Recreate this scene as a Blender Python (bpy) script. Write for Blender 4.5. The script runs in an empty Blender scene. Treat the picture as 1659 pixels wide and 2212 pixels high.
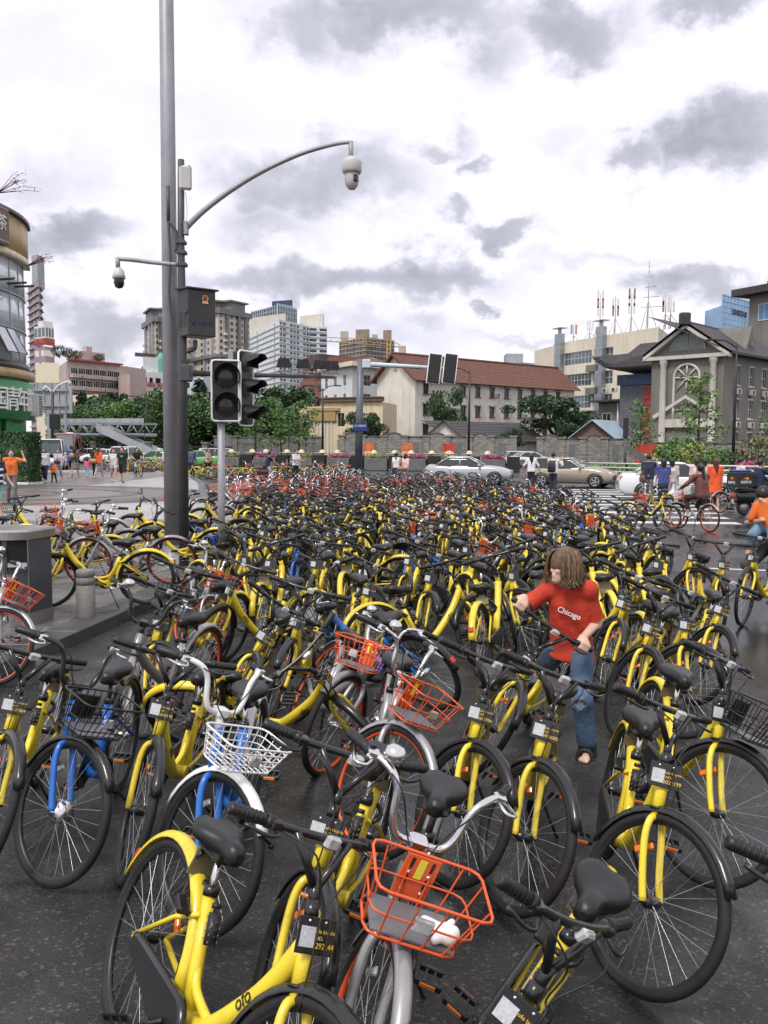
import bpy, math, random
import numpy as np
from mathutils import Vector, Matrix
rnd = random.Random(11)
PI = math.pi
rad = math.radians
scene = bpy.context.scene
col = scene.collection
# ---------------------------------------------------------------- camera
CAM_H = 2.05; PITCH = rad(4.37); ROLL = rad(0.35); FPX = 1912.0
cam_d = bpy.data.cameras.new('camera'); cam = bpy.data.objects.new('camera', cam_d); col.objects.link(cam)
cam_d.sensor_fit = 'VERTICAL'; cam_d.sensor_height = 24.0; cam_d.lens = 24.0 * FPX / 2212.0
cam_d.clip_start = 0.05; cam_d.clip_end = 4000
CAM_M = Matrix.Translation((0, 0, CAM_H)) @ Matrix.Rotation(PI/2 - PITCH, 4, 'X') @ Matrix.Rotation(ROLL, 4, 'Z')
cam.matrix_world = CAM_M
scene.camera = cam
CR = CAM_M.to_3x3()
def ray(px, py):
    return CR @ Vector(((px - 829.5) / FPX, -(py - 1106.0) / FPX, -1.0))
def P(px, py, z=0.0):                      # point of the level z seen at photo position (1659 x 2212 scale)
    d = ray(px, py); t = (z - CAM_H) / d.z
    return Vector((d.x * t, d.y * t, z))
def At(px, py, Y):                         # point at forward distance Y
    d = ray(px, py); t = Y / d.y
    return Vector((d.x * t, Y, CAM_H + d.z * t))
# ---------------------------------------------------------------- world, sun, exposure
scene.view_settings.view_transform = 'Standard'
try: scene.view_settings.look = 'None'
except Exception: pass
scene.view_settings.exposure = 0.76; scene.view_settings.gamma = 1.0
world = bpy.data.worlds.new('World'); scene.world = world; world.use_nodes = True
SUN_EL, SUN_AZ = rad(56), rad(212)
def build_world():
    nt = world.node_tree; N = nt.nodes; L = nt.links; N.clear()
    def nd(t, **k):
        n = N.new(t)
        for a, b in k.items(): setattr(n, a, b)
        return n
    def mth(op, a, b=None, c=None):
        n = nd('ShaderNodeMath', operation=op)
        for i, v in enumerate((a, b, c)):
            if v is None: continue
            if isinstance(v, (int, float)): n.inputs[i].default_value = v
            else: L.new(v, n.inputs[i])
        return n.outputs[0]
    out = nd('ShaderNodeOutputWorld'); tc = nd('ShaderNodeTexCoord'); sep = nd('ShaderNodeSeparateXYZ')
    L.new(tc.outputs['Generated'], sep.inputs[0])
    x, y, z = sep.outputs
    az = mth('ARCTAN2', x, y); el = mth('ARCSINE', z)
    # noise in the plane of the cloud deck
    zz = mth('ADD', mth('MAXIMUM', z, 0.0), 0.12)
    cb = nd('ShaderNodeCombineXYZ'); L.new(mth('DIVIDE', x, zz), cb.inputs[0]); L.new(mth('DIVIDE', y, zz), cb.inputs[1])
    n1 = nd('ShaderNodeTexNoise'); n1.inputs['Scale'].default_value = 2.2; n1.inputs['Detail'].default_value = 4; n1.inputs['Roughness'].default_value = 0.58
    L.new(cb.outputs[0], n1.inputs['Vector'])
    ca = nd('ShaderNodeCombineXYZ'); L.new(az, ca.inputs[0]); L.new(mth('MULTIPLY', el, 1.35), ca.inputs[1])
    n2 = nd('ShaderNodeTexNoise'); n2.inputs['Scale'].default_value = 11.0; n2.inputs['Detail'].default_value = 6; n2.inputs['Roughness'].default_value = 0.6
    L.new(ca.outputs[0], n2.inputs['Vector'])
    n3 = nd('ShaderNodeTexNoise'); n3.inputs['Scale'].default_value = 3.2; n3.inputs['Detail'].default_value = 3
    L.new(ca.outputs[0], n3.inputs['Vector'])
    # warp of the cloud outlines
    vm = nd('ShaderNodeVectorMath', operation='SUBTRACT'); L.new(n2.outputs['Color'], vm.inputs[0]); vm.inputs[1].default_value = (.5, .5, .5)
    vs = nd('ShaderNodeVectorMath', operation='SCALE'); L.new(vm.outputs[0], vs.inputs[0]); vs.inputs['Scale'].default_value = 0.14
    c0 = nd('ShaderNodeCombineXYZ'); L.new(az, c0.inputs[0]); L.new(el, c0.inputs[1])
    cw = nd('ShaderNodeVectorMath', operation='ADD'); L.new(c0.outputs[0], cw.inputs[0]); L.new(vs.outputs[0], cw.inputs[1])
    # cloud banks: place in the photo, half width, half height, density
    banks = [(880, 40, 330, 55, .75), (1220, 55, 150, 62, .85), (640, 70, 120, 60, .6), (1060, 120, 60, 80, .55), (1570, 285, 120, 75, 1.0), (1395, 325, 80, 42, .7),
             (1540, 10, 110, 42, .8), (690, 385, 230, 75, .72), (840, 420, 90, 60, .5), (590, 470, 120, 50, .45), (950, 305, 70, 24, .5), (1035, 338, 30, 22, .6),
             (790, 590, 300, 48, .85), (960, 585, 130, 46, .9), (560, 600, 200, 40, .65), (160, 505, 105, 50, .95), (225, 690, 160, 60, .75), (1090, 490, 75, 26, .75), (965, 465, 45, 22, .7),
             (1500, 620, 140, 42, .85), (1068, 648, 36, 16, .7), (905, 690, 70, 40, .5), (1290, 560, 200, 22, .3), (130, 370, 130, 60, .35), (420, 250, 240, 60, .18),
             (60, 130, 190, 80, .2), (1220, 290, 90, 40, .22), (620, 720, 500, 50, .45), (1100, 720, 200, 22, .4), (150, 780, 200, 30, .4)]
    acc = None
    for (px, py, sx, sy, s) in banks:
        d = ray(px, py).normalized()
        a0 = math.atan2(d.x, d.y); e0 = math.asin(d.z)
        v1 = nd('ShaderNodeVectorMath', operation='SUBTRACT'); L.new(cw.outputs[0], v1.inputs[0]); v1.inputs[1].default_value = (a0, e0, 0)
        v2 = nd('ShaderNodeVectorMath', operation='MULTIPLY'); L.new(v1.outputs[0], v2.inputs[0]); v2.inputs[1].default_value = (FPX / sx, FPX / sy, 0)
        v3 = nd('ShaderNodeVectorMath', operation='LENGTH'); L.new(v2.outputs[0], v3.inputs[0])
        mr = nd('ShaderNodeMapRange', interpolation_type='SMOOTHSTEP'); L.new(v3.outputs['Value'], mr.inputs[0])
        mr.inputs[1].default_value = 1.5; mr.inputs[2].default_value = 0.15; mr.inputs[3].default_value = 0; mr.inputs[4].default_value = s
        acc = mr.outputs[0] if acc is None else mth('MAXIMUM', acc, mr.outputs[0])
    # the same kind of banks go on over the rest of the sky
    mr = nd('ShaderNodeMapRange', interpolation_type='SMOOTHSTEP'); L.new(n1.outputs[0], mr.inputs[0])
    mr.inputs[1].default_value = 0.56; mr.inputs[2].default_value = 0.74; mr.inputs[4].default_value = 0.75
    beh = nd('ShaderNodeMapRange'); L.new(y, beh.inputs[0]); beh.inputs[1].default_value = 0.72; beh.inputs[2].default_value = 0.55
    acc = mth('MAXIMUM', acc, mth('MULTIPLY', mr.outputs[0], beh.outputs[0]))
    fine = mth('MULTIPLY', mth('SUBTRACT', n2.outputs[0], 0.5), 1.6)
    broad = mth('MULTIPLY', mth('SUBTRACT', n3.outputs[0], 0.56), 0.30)
    dens = mth('ADD', mth('MULTIPLY', acc, mth('ADD', fine, 1.0)), broad)
    ramp = nd('ShaderNodeValToRGB'); L.new(dens, ramp.inputs[0])
    e = ramp.color_ramp.elements
    e[0].position = 0.0; e[0].color = (.62, .605, .645, 1)
    e[1].position = 1.0; e[1].color = (.26, .263, .30, 1)
    k = ramp.color_ramp.elements.new(.22); k.color = (.545, .525, .60, 1)
    k = ramp.color_ramp.elements.new(.55); k.color = (.365, .365, .41, 1)
    sky = nd('ShaderNodeTexSky', sky_type='NISHITA'); sky.sun_disc = False; sky.sun_elevation = SUN_EL; sky.sun_rotation = SUN_AZ
    b1 = nd('ShaderNodeBackground'); L.new(sky.outputs[0], b1.inputs[0]); b1.inputs[1].default_value = 0.1
    b2 = nd('ShaderNodeBackground'); L.new(ramp.outputs[0], b2.inputs[0]); b2.inputs[1].default_value = 1.05
    mx = nd('ShaderNodeMixShader'); mx.inputs[0].default_value = 0.93
    L.new(b1.outputs[0], mx.inputs[1]); L.new(b2.outputs[0], mx.inputs[2]); L.new(mx.outputs[0], out.inputs[0])
build_world(); world.cycles.sampling_method = 'NONE'
scene.cycles.max_bounces = 4; scene.cycles.diffuse_bounces = 2; scene.cycles.glossy_bounces = 2; scene.cycles.transmission_bounces = 2; scene.cycles.transparent_max_bounces = 6
scene.cycles.use_adaptive_sampling = True; scene.cycles.adaptive_threshold = .02
scene.cycles.caustics_reflective = False; scene.cycles.caustics_refractive = False
sun_d = bpy.data.lights.new('sun', 'SUN'); sun = bpy.data.objects.new('sun', sun_d); col.objects.link(sun)
sun_d.energy = 1.5; sun_d.angle = rad(14); sun_d.color = (1, .96, .9)
sun.rotation_euler = Vector((-math.sin(SUN_AZ) * math.cos(SUN_EL), -math.cos(SUN_AZ) * math.cos(SUN_EL), -math.sin(SUN_EL))).to_track_quat('-Z', 'Y').to_euler()
# ---------------------------------------------------------------- materials
MATS = {}
def mat(name, c, rough=.5, metal=0., var=.12, vscale=6., bump=0., bscale=60., spec=.5, dirt=0., coat=0., rvar=.0, alpha=1., coord='Object', emit=0., streak=0., orand=0.):
    if name in MATS: return MATS[name]
    m = bpy.data.materials.new(name); m.use_nodes = True
    nt = m.node_tree; N = nt.nodes; L = nt.links; b = N['Principled BSDF']
    b.inputs['Roughness'].default_value = rough; b.inputs['Metallic'].default_value = metal
    b.inputs['Specular IOR Level'].default_value = spec
    b.inputs['Coat Weight'].default_value = coat; b.inputs['Alpha'].default_value = alpha
    if emit: b.inputs['Emission Color'].default_value = (*c, 1); b.inputs['Emission Strength'].default_value = emit
    tc = N.new('ShaderNodeTexCoord'); oi = N.new('ShaderNodeObjectInfo')
    ad = N.new('ShaderNodeVectorMath'); ad.operation = 'ADD'; L.new(tc.outputs[coord], ad.inputs[0])
    if coord == 'Object': L.new(oi.outputs['Location'], ad.inputs[1])
    n = N.new('ShaderNodeTexNoise'); n.inputs['Scale'].default_value = vscale; n.inputs['Detail'].default_value = 5; L.new(ad.outputs[0], n.inputs['Vector'])
    mr = N.new('ShaderNodeMapRange'); L.new(n.outputs[0], mr.inputs[0]); mr.inputs[1].default_value = .3; mr.inputs[2].default_value = .7
    mr.inputs[3].default_value = 1 - var; mr.inputs[4].default_value = 1 + var
    mx = N.new('ShaderNodeMix'); mx.data_type = 'RGBA'; mx.blend_type = 'MULTIPLY'; mx.inputs[0].default_value = 1
    mx.inputs[6].default_value = (*c, 1); L.new(mr.outputs[0], mx.inputs[7])
    o = mx.outputs[2]
    if orand:
        m5 = N.new('ShaderNodeMapRange'); L.new(oi.outputs['Random'], m5.inputs[0]); m5.inputs[3].default_value = 1 - orand; m5.inputs[4].default_value = 1 + orand * .4
        x5 = N.new('ShaderNodeMix'); x5.data_type = 'RGBA'; x5.blend_type = 'MULTIPLY'; x5.inputs[0].default_value = 1; L.new(o, x5.inputs[6]); L.new(m5.outputs[0], x5.inputs[7]); o = x5.outputs[2]
    if dirt:
        n2 = N.new('ShaderNodeTexNoise'); n2.inputs['Scale'].default_value = vscale * 3.3; n2.inputs['Detail'].default_value = 6; n2.inputs['Roughness'].default_value = .7
        L.new(ad.outputs[0], n2.inputs['Vector'])
        m2 = N.new('ShaderNodeMapRange'); L.new(n2.outputs[0], m2.inputs[0]); m2.inputs[1].default_value = .55; m2.inputs[2].default_value = .75; m2.inputs[4].default_value = dirt
        x2 = N.new('ShaderNodeMix'); x2.data_type = 'RGBA'; L.new(m2.outputs[0], x2.inputs[0]); L.new(o, x2.inputs[6]); x2.inputs[7].default_value = (.06, .05, .042, 1)
        o = x2.outputs[2]
    if streak:
        mp = N.new('ShaderNodeMapping'); mp.inputs['Scale'].default_value = (2.2, 2.2, .14); L.new(ad.outputs[0], mp.inputs[0])
        n4 = N.new('ShaderNodeTexNoise'); n4.inputs['Scale'].default_value = 1.0; n4.inputs['Detail'].default_value = 6; n4.inputs['Roughness'].default_value = .65; L.new(mp.outputs[0], n4.inputs['Vector'])
        m4 = N.new('ShaderNodeMapRange'); L.new(n4.outputs[0], m4.inputs[0]); m4.inputs[1].default_value = .48; m4.inputs[2].default_value = .72; m4.inputs[4].default_value = streak
        x4 = N.new('ShaderNodeMix'); x4.data_type = 'RGBA'; L.new(m4.outputs[0], x4.inputs[0]); L.new(o, x4.inputs[6]); x4.inputs[7].default_value = (c[0] * .35, c[1] * .34, c[2] * .32, 1); o = x4.outputs[2]
    L.new(o, b.inputs['Base Color'])
    if rvar:
        m3 = N.new('ShaderNodeMapRange'); L.new(n.outputs[0], m3.inputs[0]); m3.inputs[1].default_value = .3; m3.inputs[2].default_value = .7
        m3.inputs[3].default_value = max(.03, rough - rvar); m3.inputs[4].default_value = min(1, rough + rvar); L.new(m3.outputs[0], b.inputs['Roughness'])
    if bump:
        n3 = N.new('ShaderNodeTexNoise'); n3.inputs['Scale'].default_value = bscale; n3.inputs['Detail'].default_value = 4; L.new(ad.outputs[0], n3.inputs['Vector'])
        bp = N.new('ShaderNodeBump'); bp.inputs['Strength'].default_value = bump; bp.inputs['Distance'].default_value = .02
        L.new(n3.outputs[0], bp.inputs['Height']); L.new(bp.outputs[0], b.inputs['Normal'])
    MATS[name] = m
    return m
# ---------------------------------------------------------------- mesh helpers
class MB:
    def __init__(s): s.v = []; s.f = []; s.mi = []; s.sm = []; s.cur = 0; s.cs = True
    def add(s, v, f, smooth=None):
        o = len(s.v); s.v.extend([tuple(p) for p in v]); s.f.extend([tuple(i + o for i in q) for q in f])
        s.mi.extend([s.cur] * len(f)); s.sm.extend([s.cs if smooth is None else smooth] * len(f)); return s
    def box(s, lo, hi, M=None):
        x0, y0, z0 = lo; x1, y1, z1 = hi
        v = [(x0, y0, z0), (x1, y0, z0), (x1, y1, z0), (x0, y1, z0), (x0, y0, z1), (x1, y0, z1), (x1, y1, z1), (x0, y1, z1)]
        if M is not None: v = [M @ Vector(p) for p in v]
        return s.add(v, [(0, 3, 2, 1), (4, 5, 6, 7), (0, 1, 5, 4), (1, 2, 6, 5), (2, 3, 7, 6), (3, 0, 4, 7)], False)
    def cbox(s, lo, hi, b=.01, M=None):
        c = [(lo[i] + hi[i]) / 2 for i in range(3)]; h = [(hi[i] - lo[i]) / 2 for i in range(3)]
        b = min([b] + [q * .9 for q in h]); rings = []
        for z, d in ((-h[2], b), (-h[2] + b, 0), (h[2] - b, 0), (h[2], b)):
            X, Y = h[0] - d, h[1] - d; q = b
            pts = [(X - q, -Y), (X, -Y + q), (X, Y - q), (X - q, Y), (-X + q, Y), (-X, Y - q), (-X, -Y + q), (-X + q, -Y)]
            rings.append([Vector((c[0] + p[0], c[1] + p[1], c[2] + z)) for p in pts])
        if M is not None: rings = [[M @ p for p in r] for r in rings]
        return s.loft(rings, True, True, False)
    def loft(s, rings, cap0=True, cap1=True, smooth=True, closed=True):
        n = len(rings[0]); v = [p for r in rings for p in r]; f = []
        m = n if closed else n - 1
        for i in range(len(rings) - 1):
            for j in range(m):
                k = (j + 1) % n; f.append((i * n + j, i * n + k, (i + 1) * n + k, (i + 1) * n + j))
        s.add(v, f, smooth)
        o = len(s.v) - len(v)
        if cap0: s.f.append(tuple(o + j for j in reversed(range(n)))); s.mi.append(s.cur); s.sm.append(False)
        if cap1: s.f.append(tuple(o + (len(rings) - 1) * n + j for j in range(n))); s.mi.append(s.cur); s.sm.append(False)
        return s
    def tube(s, pts, r, n=6, caps=True, sq=1.0):
        pts = [Vector(p) for p in pts]; m = len(pts)
        rr = r if isinstance(r, (list, tuple)) else [r] * m
        rings = []; up = None
        for i, p in enumerate(pts):
            t = (pts[min(i + 1, m - 1)] - pts[max(i - 1, 0)])
            if t.length < 1e-9: t = Vector((0, 0, 1))
            t.normalize()
            if up is None:
                up = Vector((0, 0, 1)) if abs(t.z) < .9 else Vector((1, 0, 0))
            a = up.cross(t)
            if a.length < 1e-6: a = Vector((1, 0, 0)).cross(t)
            a.normalize(); b = t.cross(a); up = b
            rings.append([p + (a * math.cos(2 * PI * k / n) + b * math.sin(2 * PI * k / n) * sq) * rr[i] for k in range(n)])
        return s.loft(rings, caps, caps, True)
    def lathe(s, prof, n=16, M=None, a0=0, a1=2 * PI, caps=False):
        full = abs(a1 - a0 - 2 * PI) < 1e-6; k = n if full else n + 1
        rings = []
        for i in range(k):
            a = a0 + (a1 - a0) * i / n
            r = [Vector((p[0] * math.cos(a), p[0] * math.sin(a), p[1])) for p in prof]
            rings.append([M @ q for q in r] if M is not None else r)
        m = len(prof); v = [q for r in rings for q in r]; f = []
        for i in range(k if full else k - 1):
            j = (i + 1) % k
            for q in range(m - 1): f.append((i * m + q, j * m + q, j * m + q + 1, i * m + q + 1))
        return s.add(v, f, True)
    def torus(s, R, r, n=32, m=8, M=None, sq=1.0):
        v = []; f = []
        for i in range(n):
            a = 2 * PI * i / n
            for j in range(m):
                b = 2 * PI * j / m; q = R + r * math.cos(b)
                p = Vector((q * math.cos(a), r * sq * math.sin(b), q * math.sin(a)))
                v.append(M @ p if M is not None else p)
        for i in range(n):
            for j in range(m): f.append((i * m + j, i * m + (j + 1) % m, ((i + 1) % n) * m + (j + 1) % m, ((i + 1) % n) * m + j))
        return s.add(v, f, True)
    def prism(s, poly, a, b, M=None, axis='z'):
        n = len(poly)
        def mk(p, h): q = Vector((p[0], p[1], h)) if axis == 'z' else (Vector((p[0], h, p[1])) if axis == 'y' else Vector((h, p[0], p[1]))); return M @ q if M is not None else q
        v = [mk(p, a) for p in poly] + [mk(p, b) for p in poly]
        f = [tuple(reversed(range(n))), tuple(range(n, 2 * n))] + [(i, (i + 1) % n, n + (i + 1) % n, n + i) for i in range(n)]
        return s.add(v, f, False)
    def quad(s, a, b, c, d): return s.add([a, b, c, d], [(0, 1, 2, 3)], False)
    def mesh(s, name, mats):
        me = bpy.data.meshes.new(name); me.from_pydata(s.v, [], s.f)
        if not isinstance(mats, (list, tuple)): mats = [mats]
        for m in mats: me.materials.append(m)
        me.polygons.foreach_set('use_smooth', s.sm)
        if len(mats) > 1: me.polygons.foreach_set('material_index', s.mi)
        me.update(); return me
    def build(s, name, mats, parent=None, M=None):
        return link(name, s.mesh(name, mats), parent, M)
def link(name, me, parent=None, M=None):
    o = bpy.data.objects.new(name, me); col.objects.link(o)
    if M is not None: o.matrix_basis = M
    if parent is not None: o.parent = parent
    return o
def empty(name, loc=(0, 0, 0), rz=0., M=None):
    o = bpy.data.objects.new(name, None); col.objects.link(o); o.empty_display_size = .2
    o.matrix_basis = M if M is not None else Matrix.Translation(loc) @ Matrix.Rotation(rz, 4, 'Z')
    return o
def tag(o, label=None, cat=None, group=None, kind=None):
    if label: o['label'] = label
    if cat: o['category'] = cat
    if group: o['group'] = group
    if kind: o['kind'] = kind
    return o
def RZ(a): return Matrix.Rotation(a, 4, 'Z')
def TR(x, y, z): return Matrix.Translation((x, y, z))
def frame_to(o, x, y=None):                # matrix with origin o, local x along x, z up
    x = Vector((x[0], x[1], 0)).normalized(); z = Vector((0, 0, 1)); y = z.cross(x)
    return Matrix(((x.x, y.x, z.x, o[0]), (x.y, y.y, z.y, o[1]), (x.z, y.z, z.z, o[2]), (0, 0, 0, 1)))
def smooth_path(pts, k=6):                 # Catmull-Rom
    pts = [Vector(p) for p in pts]; out = []
    for i in range(len(pts) - 1):
        p0 = pts[max(i - 1, 0)]; p1 = pts[i]; p2 = pts[i + 1]; p3 = pts[min(i + 2, len(pts) - 1)]
        for j in range(k):
            t = j / k
            out.append(.5 * ((2 * p1) + (p2 - p0) * t + (2 * p0 - 5 * p1 + 4 * p2 - p3) * t * t + (3 * p1 - p0 - 3 * p2 + p3) * t ** 3))
    out.append(pts[-1]); return out
_tc = {}
def text_mesh(txt, size, m, ext=.0008):     # lettering as a thin mesh in the xy plane, centred
    k = (txt, size, m.name)
    if k in _tc: return _tc[k]
    cu = bpy.data.curves.new('lettering', 'FONT'); cu.body = txt; cu.size = size; cu.extrude = ext; cu.align_x = 'CENTER'; cu.align_y = 'CENTER'; cu.resolution_u = 3
    ob = bpy.data.objects.new('lettering', cu); col.objects.link(ob)
    dg = bpy.context.evaluated_depsgraph_get(); me = bpy.data.meshes.new_from_object(ob.evaluated_get(dg))
    bpy.data.objects.remove(ob); bpy.data.curves.remove(cu)
    me.materials.clear(); me.materials.append(m); _tc[k] = me
    return me
# ---------------------------------------------------------------- blended solids (bodies, hair, clothes)
def seg(a, b, ra, rb=None): return ('c', Vector(a), Vector(b), ra, ra if rb is None else rb)
def ell(c, r, M=None): return ('e', Vector(c), Vector(r), M)
def solid(prims, h, k=.03, clip=(), cuts=(), kcut=.0):
    """prims blended with radius k; clip: list of (point, normal) keeping the side against the normal; cuts: prims taken away"""
    lo = np.array([1e9] * 3); hi = -lo
    for p in prims:
        if p[0] == 'c':
            R = max(p[3], p[4])
            for q in (p[1], p[2]): lo = np.minimum(lo, np.array(q) - R); hi = np.maximum(hi, np.array(q) + R)
        else:
            R = max(p[2]) if p[3] is not None else None
            rr = np.array([R] * 3) if R else np.array(p[2])
            lo = np.minimum(lo, np.array(p[1]) - rr); hi = np.maximum(hi, np.array(p[1]) + rr)
    lo -= 3 * h + k * .5; hi += 3 * h + k * .5
    n = np.ceil((hi - lo) / h).astype(int) + 1
    D = np.full(n, 1.0, np.float32)
    ax = [(lo[i] + h * np.arange(n[i])).astype(np.float32) for i in range(3)]
    def ev(p, pad):
        if p[0] == 'c':
            R = max(p[3], p[4]); a = np.minimum(np.array(p[1]), np.array(p[2])) - R - pad; b = np.maximum(np.array(p[1]), np.array(p[2])) + R + pad
        else:
            rr = np.array([max(p[2])] * 3); a = np.array(p[1]) - rr - pad; b = np.array(p[1]) + rr + pad
        i0 = np.clip(np.floor((a - lo) / h).astype(int), 0, n - 1); i1 = np.clip(np.ceil((b - lo) / h).astype(int) + 1, 1, n)
        sl = tuple(slice(i0[i], i1[i]) for i in range(3))
        X = ax[0][sl[0]][:, None, None]; Y = ax[1][sl[1]][None, :, None]; Z = ax[2][sl[2]][None, None, :]
        if p[0] == 'c':
            A = p[1]; B = p[2] - p[1]; l2 = max(B.length_squared, 1e-9)
            t = np.clip(((X - A.x) * B.x + (Y - A.y) * B.y + (Z - A.z) * B.z) / l2, 0, 1)
            d = np.sqrt((X - A.x - B.x * t) ** 2 + (Y - A.y - B.y * t) ** 2 + (Z - A.z - B.z * t) ** 2) - (p[3] + (p[4] - p[3]) * t)
        else:
            x, y, z = X - p[1].x, Y - p[1].y, Z - p[1].z
            if p[3] is not None:
                m = p[3].inverted(); x, y, z = (m[0][0] * x + m[0][1] * y + m[0][2] * z, m[1][0] * x + m[1][1] * y + m[1][2] * z, m[2][0] * x + m[2][1] * y + m[2][2] * z)
            r = p[2]
            k0 = np.sqrt((x / r.x) ** 2 + (y / r.y) ** 2 + (z / r.z) ** 2); k1 = np.sqrt((x / r.x ** 2) ** 2 + (y / r.y ** 2) ** 2 + (z / r.z ** 2) ** 2)
            d = k0 * (k0 - 1) / np.maximum(k1, 1e-6)
        return sl, d.astype(np.float32)
    for p in prims:
        sl, d = ev(p, k + 2 * h); o = D[sl]
        if k > 0:
            w = np.maximum(k - np.abs(o - d), 0) / k; D[sl] = np.minimum(o, d) - w * w * k * .25
        else: D[sl] = np.minimum(o, d)
    for p in cuts:
        sl, d = ev(p, 2 * h); D[sl] = np.maximum(D[sl], -d)
    X = ax[0][:, None, None]; Y = ax[1][None, :, None]; Z = ax[2][None, None, :]
    for (q, nn) in clip:
        q = Vector(q); nn = Vector(nn).normalized()
        D = np.maximum(D, ((X - q.x) * nn.x + (Y - q.y) * nn.y + (Z - q.z) * nn.z).astype(np.float32))
    S = D < 0; c = [s - 1 for s in D.shape]
    cor = [(i, j, l) for i in (0, 1) for j in (0, 1) for l in (0, 1)]
    def sub(Ar, o): return Ar[o[0]:o[0] + c[0], o[1]:o[1] + c[1], o[2]:o[2] + c[2]]
    cnt = sum(sub(S, o).astype(np.int8) for o in cor)
    cells = np.argwhere((cnt > 0) & (cnt < 8))
    if len(cells) == 0: return [], []
    idx = np.full(c, -1, np.int32); idx[tuple(cells.T)] = np.arange(len(cells))
    acc = np.zeros((len(cells), 3)); num = np.zeros(len(cells))
    for a in cor:
        for axis in range(3):
            if a[axis]: continue
            b = list(a); b[axis] = 1
            va = D[cells[:, 0] + a[0], cells[:, 1] + a[1], cells[:, 2] + a[2]]; vb = D[cells[:, 0] + b[0], cells[:, 1] + b[1], cells[:, 2] + b[2]]
            m = (va < 0) != (vb < 0); t = np.where(m, va / np.where(m, va - vb, 1), 0)
            q = np.array(a, float)[None, :].repeat(len(cells), 0); q[:, axis] += t
            acc[m] += q[m]; num[m] += 1
    V = (cells + acc / num[:, None]) * h + lo
    F = []
    for axis in range(3):
        s0 = [slice(0, x) for x in S.shape]; s1 = [slice(0, x) for x in S.shape]; s0[axis] = slice(0, -1); s1[axis] = slice(1, None)
        e = np.argwhere(S[tuple(s0)] != S[tuple(s1)])
        u, w = (axis + 1) % 3, (axis + 2) % 3
        ok = (e[:, u] > 0) & (e[:, w] > 0) & (e[:, u] < c[u]) & (e[:, w] < c[w]); e = e[ok]
        def cell(du, dw):
            q = e.copy(); q[:, u] -= du; q[:, w] -= dw; return idx[q[:, 0], q[:, 1], q[:, 2]]
        Q = np.stack([cell(1, 1), cell(0, 1), cell(0, 0), cell(1, 0)], 1)
        ins = S[e[:, 0], e[:, 1], e[:, 2]]; Q[~ins] = Q[~ins][:, ::-1]
        F.append(Q)
    F = np.concatenate(F)
    return V.tolist(), F.tolist()
def solid_obj(name, m, parent, prims, h, k=.03, clip=(), cuts=(), M=None):
    v, f = solid(prims, h, k, clip, cuts); b = MB(); b.add(v, f, True)
    return b.build(name, m, parent, M)
# ================================================================ ground
def asphalt_material():
    m = bpy.data.materials.new('wet_asphalt'); m.use_nodes = True; nt = m.node_tree; N = nt.nodes; L = nt.links; b = N['Principled BSDF']
    tc = N.new('ShaderNodeTexCoord')
    def noise(s, d=5, r=.55):
        n = N.new('ShaderNodeTexNoise'); n.inputs['Scale'].default_value = s; n.inputs['Detail'].default_value = d; n.inputs['Roughness'].default_value = r
        L.new(tc.outputs['Object'], n.inputs['Vector']); return n.outputs[0]
    def mrange(x, a, b_, c, d):
        n = N.new('ShaderNodeMapRange'); L.new(x, n.inputs[0])
        for i, v in enumerate((a, b_, c, d)): n.inputs[i + 1].default_value = v
        return n.outputs[0]
    def mul(x, y, op='MULTIPLY'):
        n = N.new('ShaderNodeMath'); n.operation = op; L.new(x, n.inputs[0])
        if isinstance(y, float): n.inputs[1].default_value = y
        else: L.new(y, n.inputs[1])
        return n.outputs[0]
    big = noise(.35, 6); mid = noise(2.1, 6); fine = noise(140, 2)
    vo = N.new('ShaderNodeTexVoronoi'); vo.inputs['Scale'].default_value = 80; L.new(tc.outputs['Object'], vo.inputs['Vector'])
    g = mul(mrange(mid, .3, .7, .62, 1.45), mrange(fine, .3, .7, .6, 1.45))
    sp = N.new('ShaderNodeSeparateColor'); L.new(vo.outputs['Color'], sp.inputs[0])
    chip = mrange(sp.outputs[0], .86, 1.0, 1.0, 3.0)
    g = mul(g, chip)
    mx = N.new('ShaderNodeMix'); mx.data_type = 'RGBA'; mx.blend_type = 'MULTIPLY'; mx.inputs[0].default_value = 1; mx.inputs[6].default_value = (.027, .0265, .027, 1); L.new(g, mx.inputs[7])
    L.new(mx.outputs[2], b.inputs['Base Color'])
    wet = mrange(mul(big, mul(mid, .35, 'MULTIPLY'), 'ADD'), .56, .76, 0., 1.)
    L.new(mrange(wet, 0., 1., .58, .10), b.inputs['Roughness'])
    b.inputs['Specular IOR Level'].default_value = .3
    bp = N.new('ShaderNodeBump'); bp.inputs['Distance'].default_value = .006
    hh = mul(vo.outputs['Distance'], fine, 'ADD'); L.new(hh, bp.inputs['Height'])
    L.new(mrange(wet, 0., 1., .75, .12), bp.inputs['Strength']); L.new(bp.outputs[0], b.inputs['Normal'])
    return m
M_ASPH = asphalt_material()
M_PAVE = mat('pale_paving', (.33, .32, .31), .42, var=.2, vscale=.5, bump=.15, bscale=90, dirt=.25, rvar=.2)
M_PAVER = mat('grey_paver', (.14, .135, .13), .38, var=.25, vscale=3, bump=.2, bscale=120, dirt=.3, rvar=.2)
M_BROWN = mat('brown_paving', (.16, .135, .125), .4, var=.25, vscale=1.2, bump=.15, bscale=90, rvar=.2)
M_DARKARC = mat('dark_arc_paving', (.075, .07, .072), .4, var=.2, vscale=1.5, rvar=.15)
M_KERB = mat('granite_kerb', (.075, .076, .08), .42, var=.25, vscale=5, bump=.25, bscale=150, dirt=.25, rvar=.15)
M_MARK = mat('road_paint', (.62, .61, .60), .5, var=.18, vscale=1.3, dirt=.45)
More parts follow.
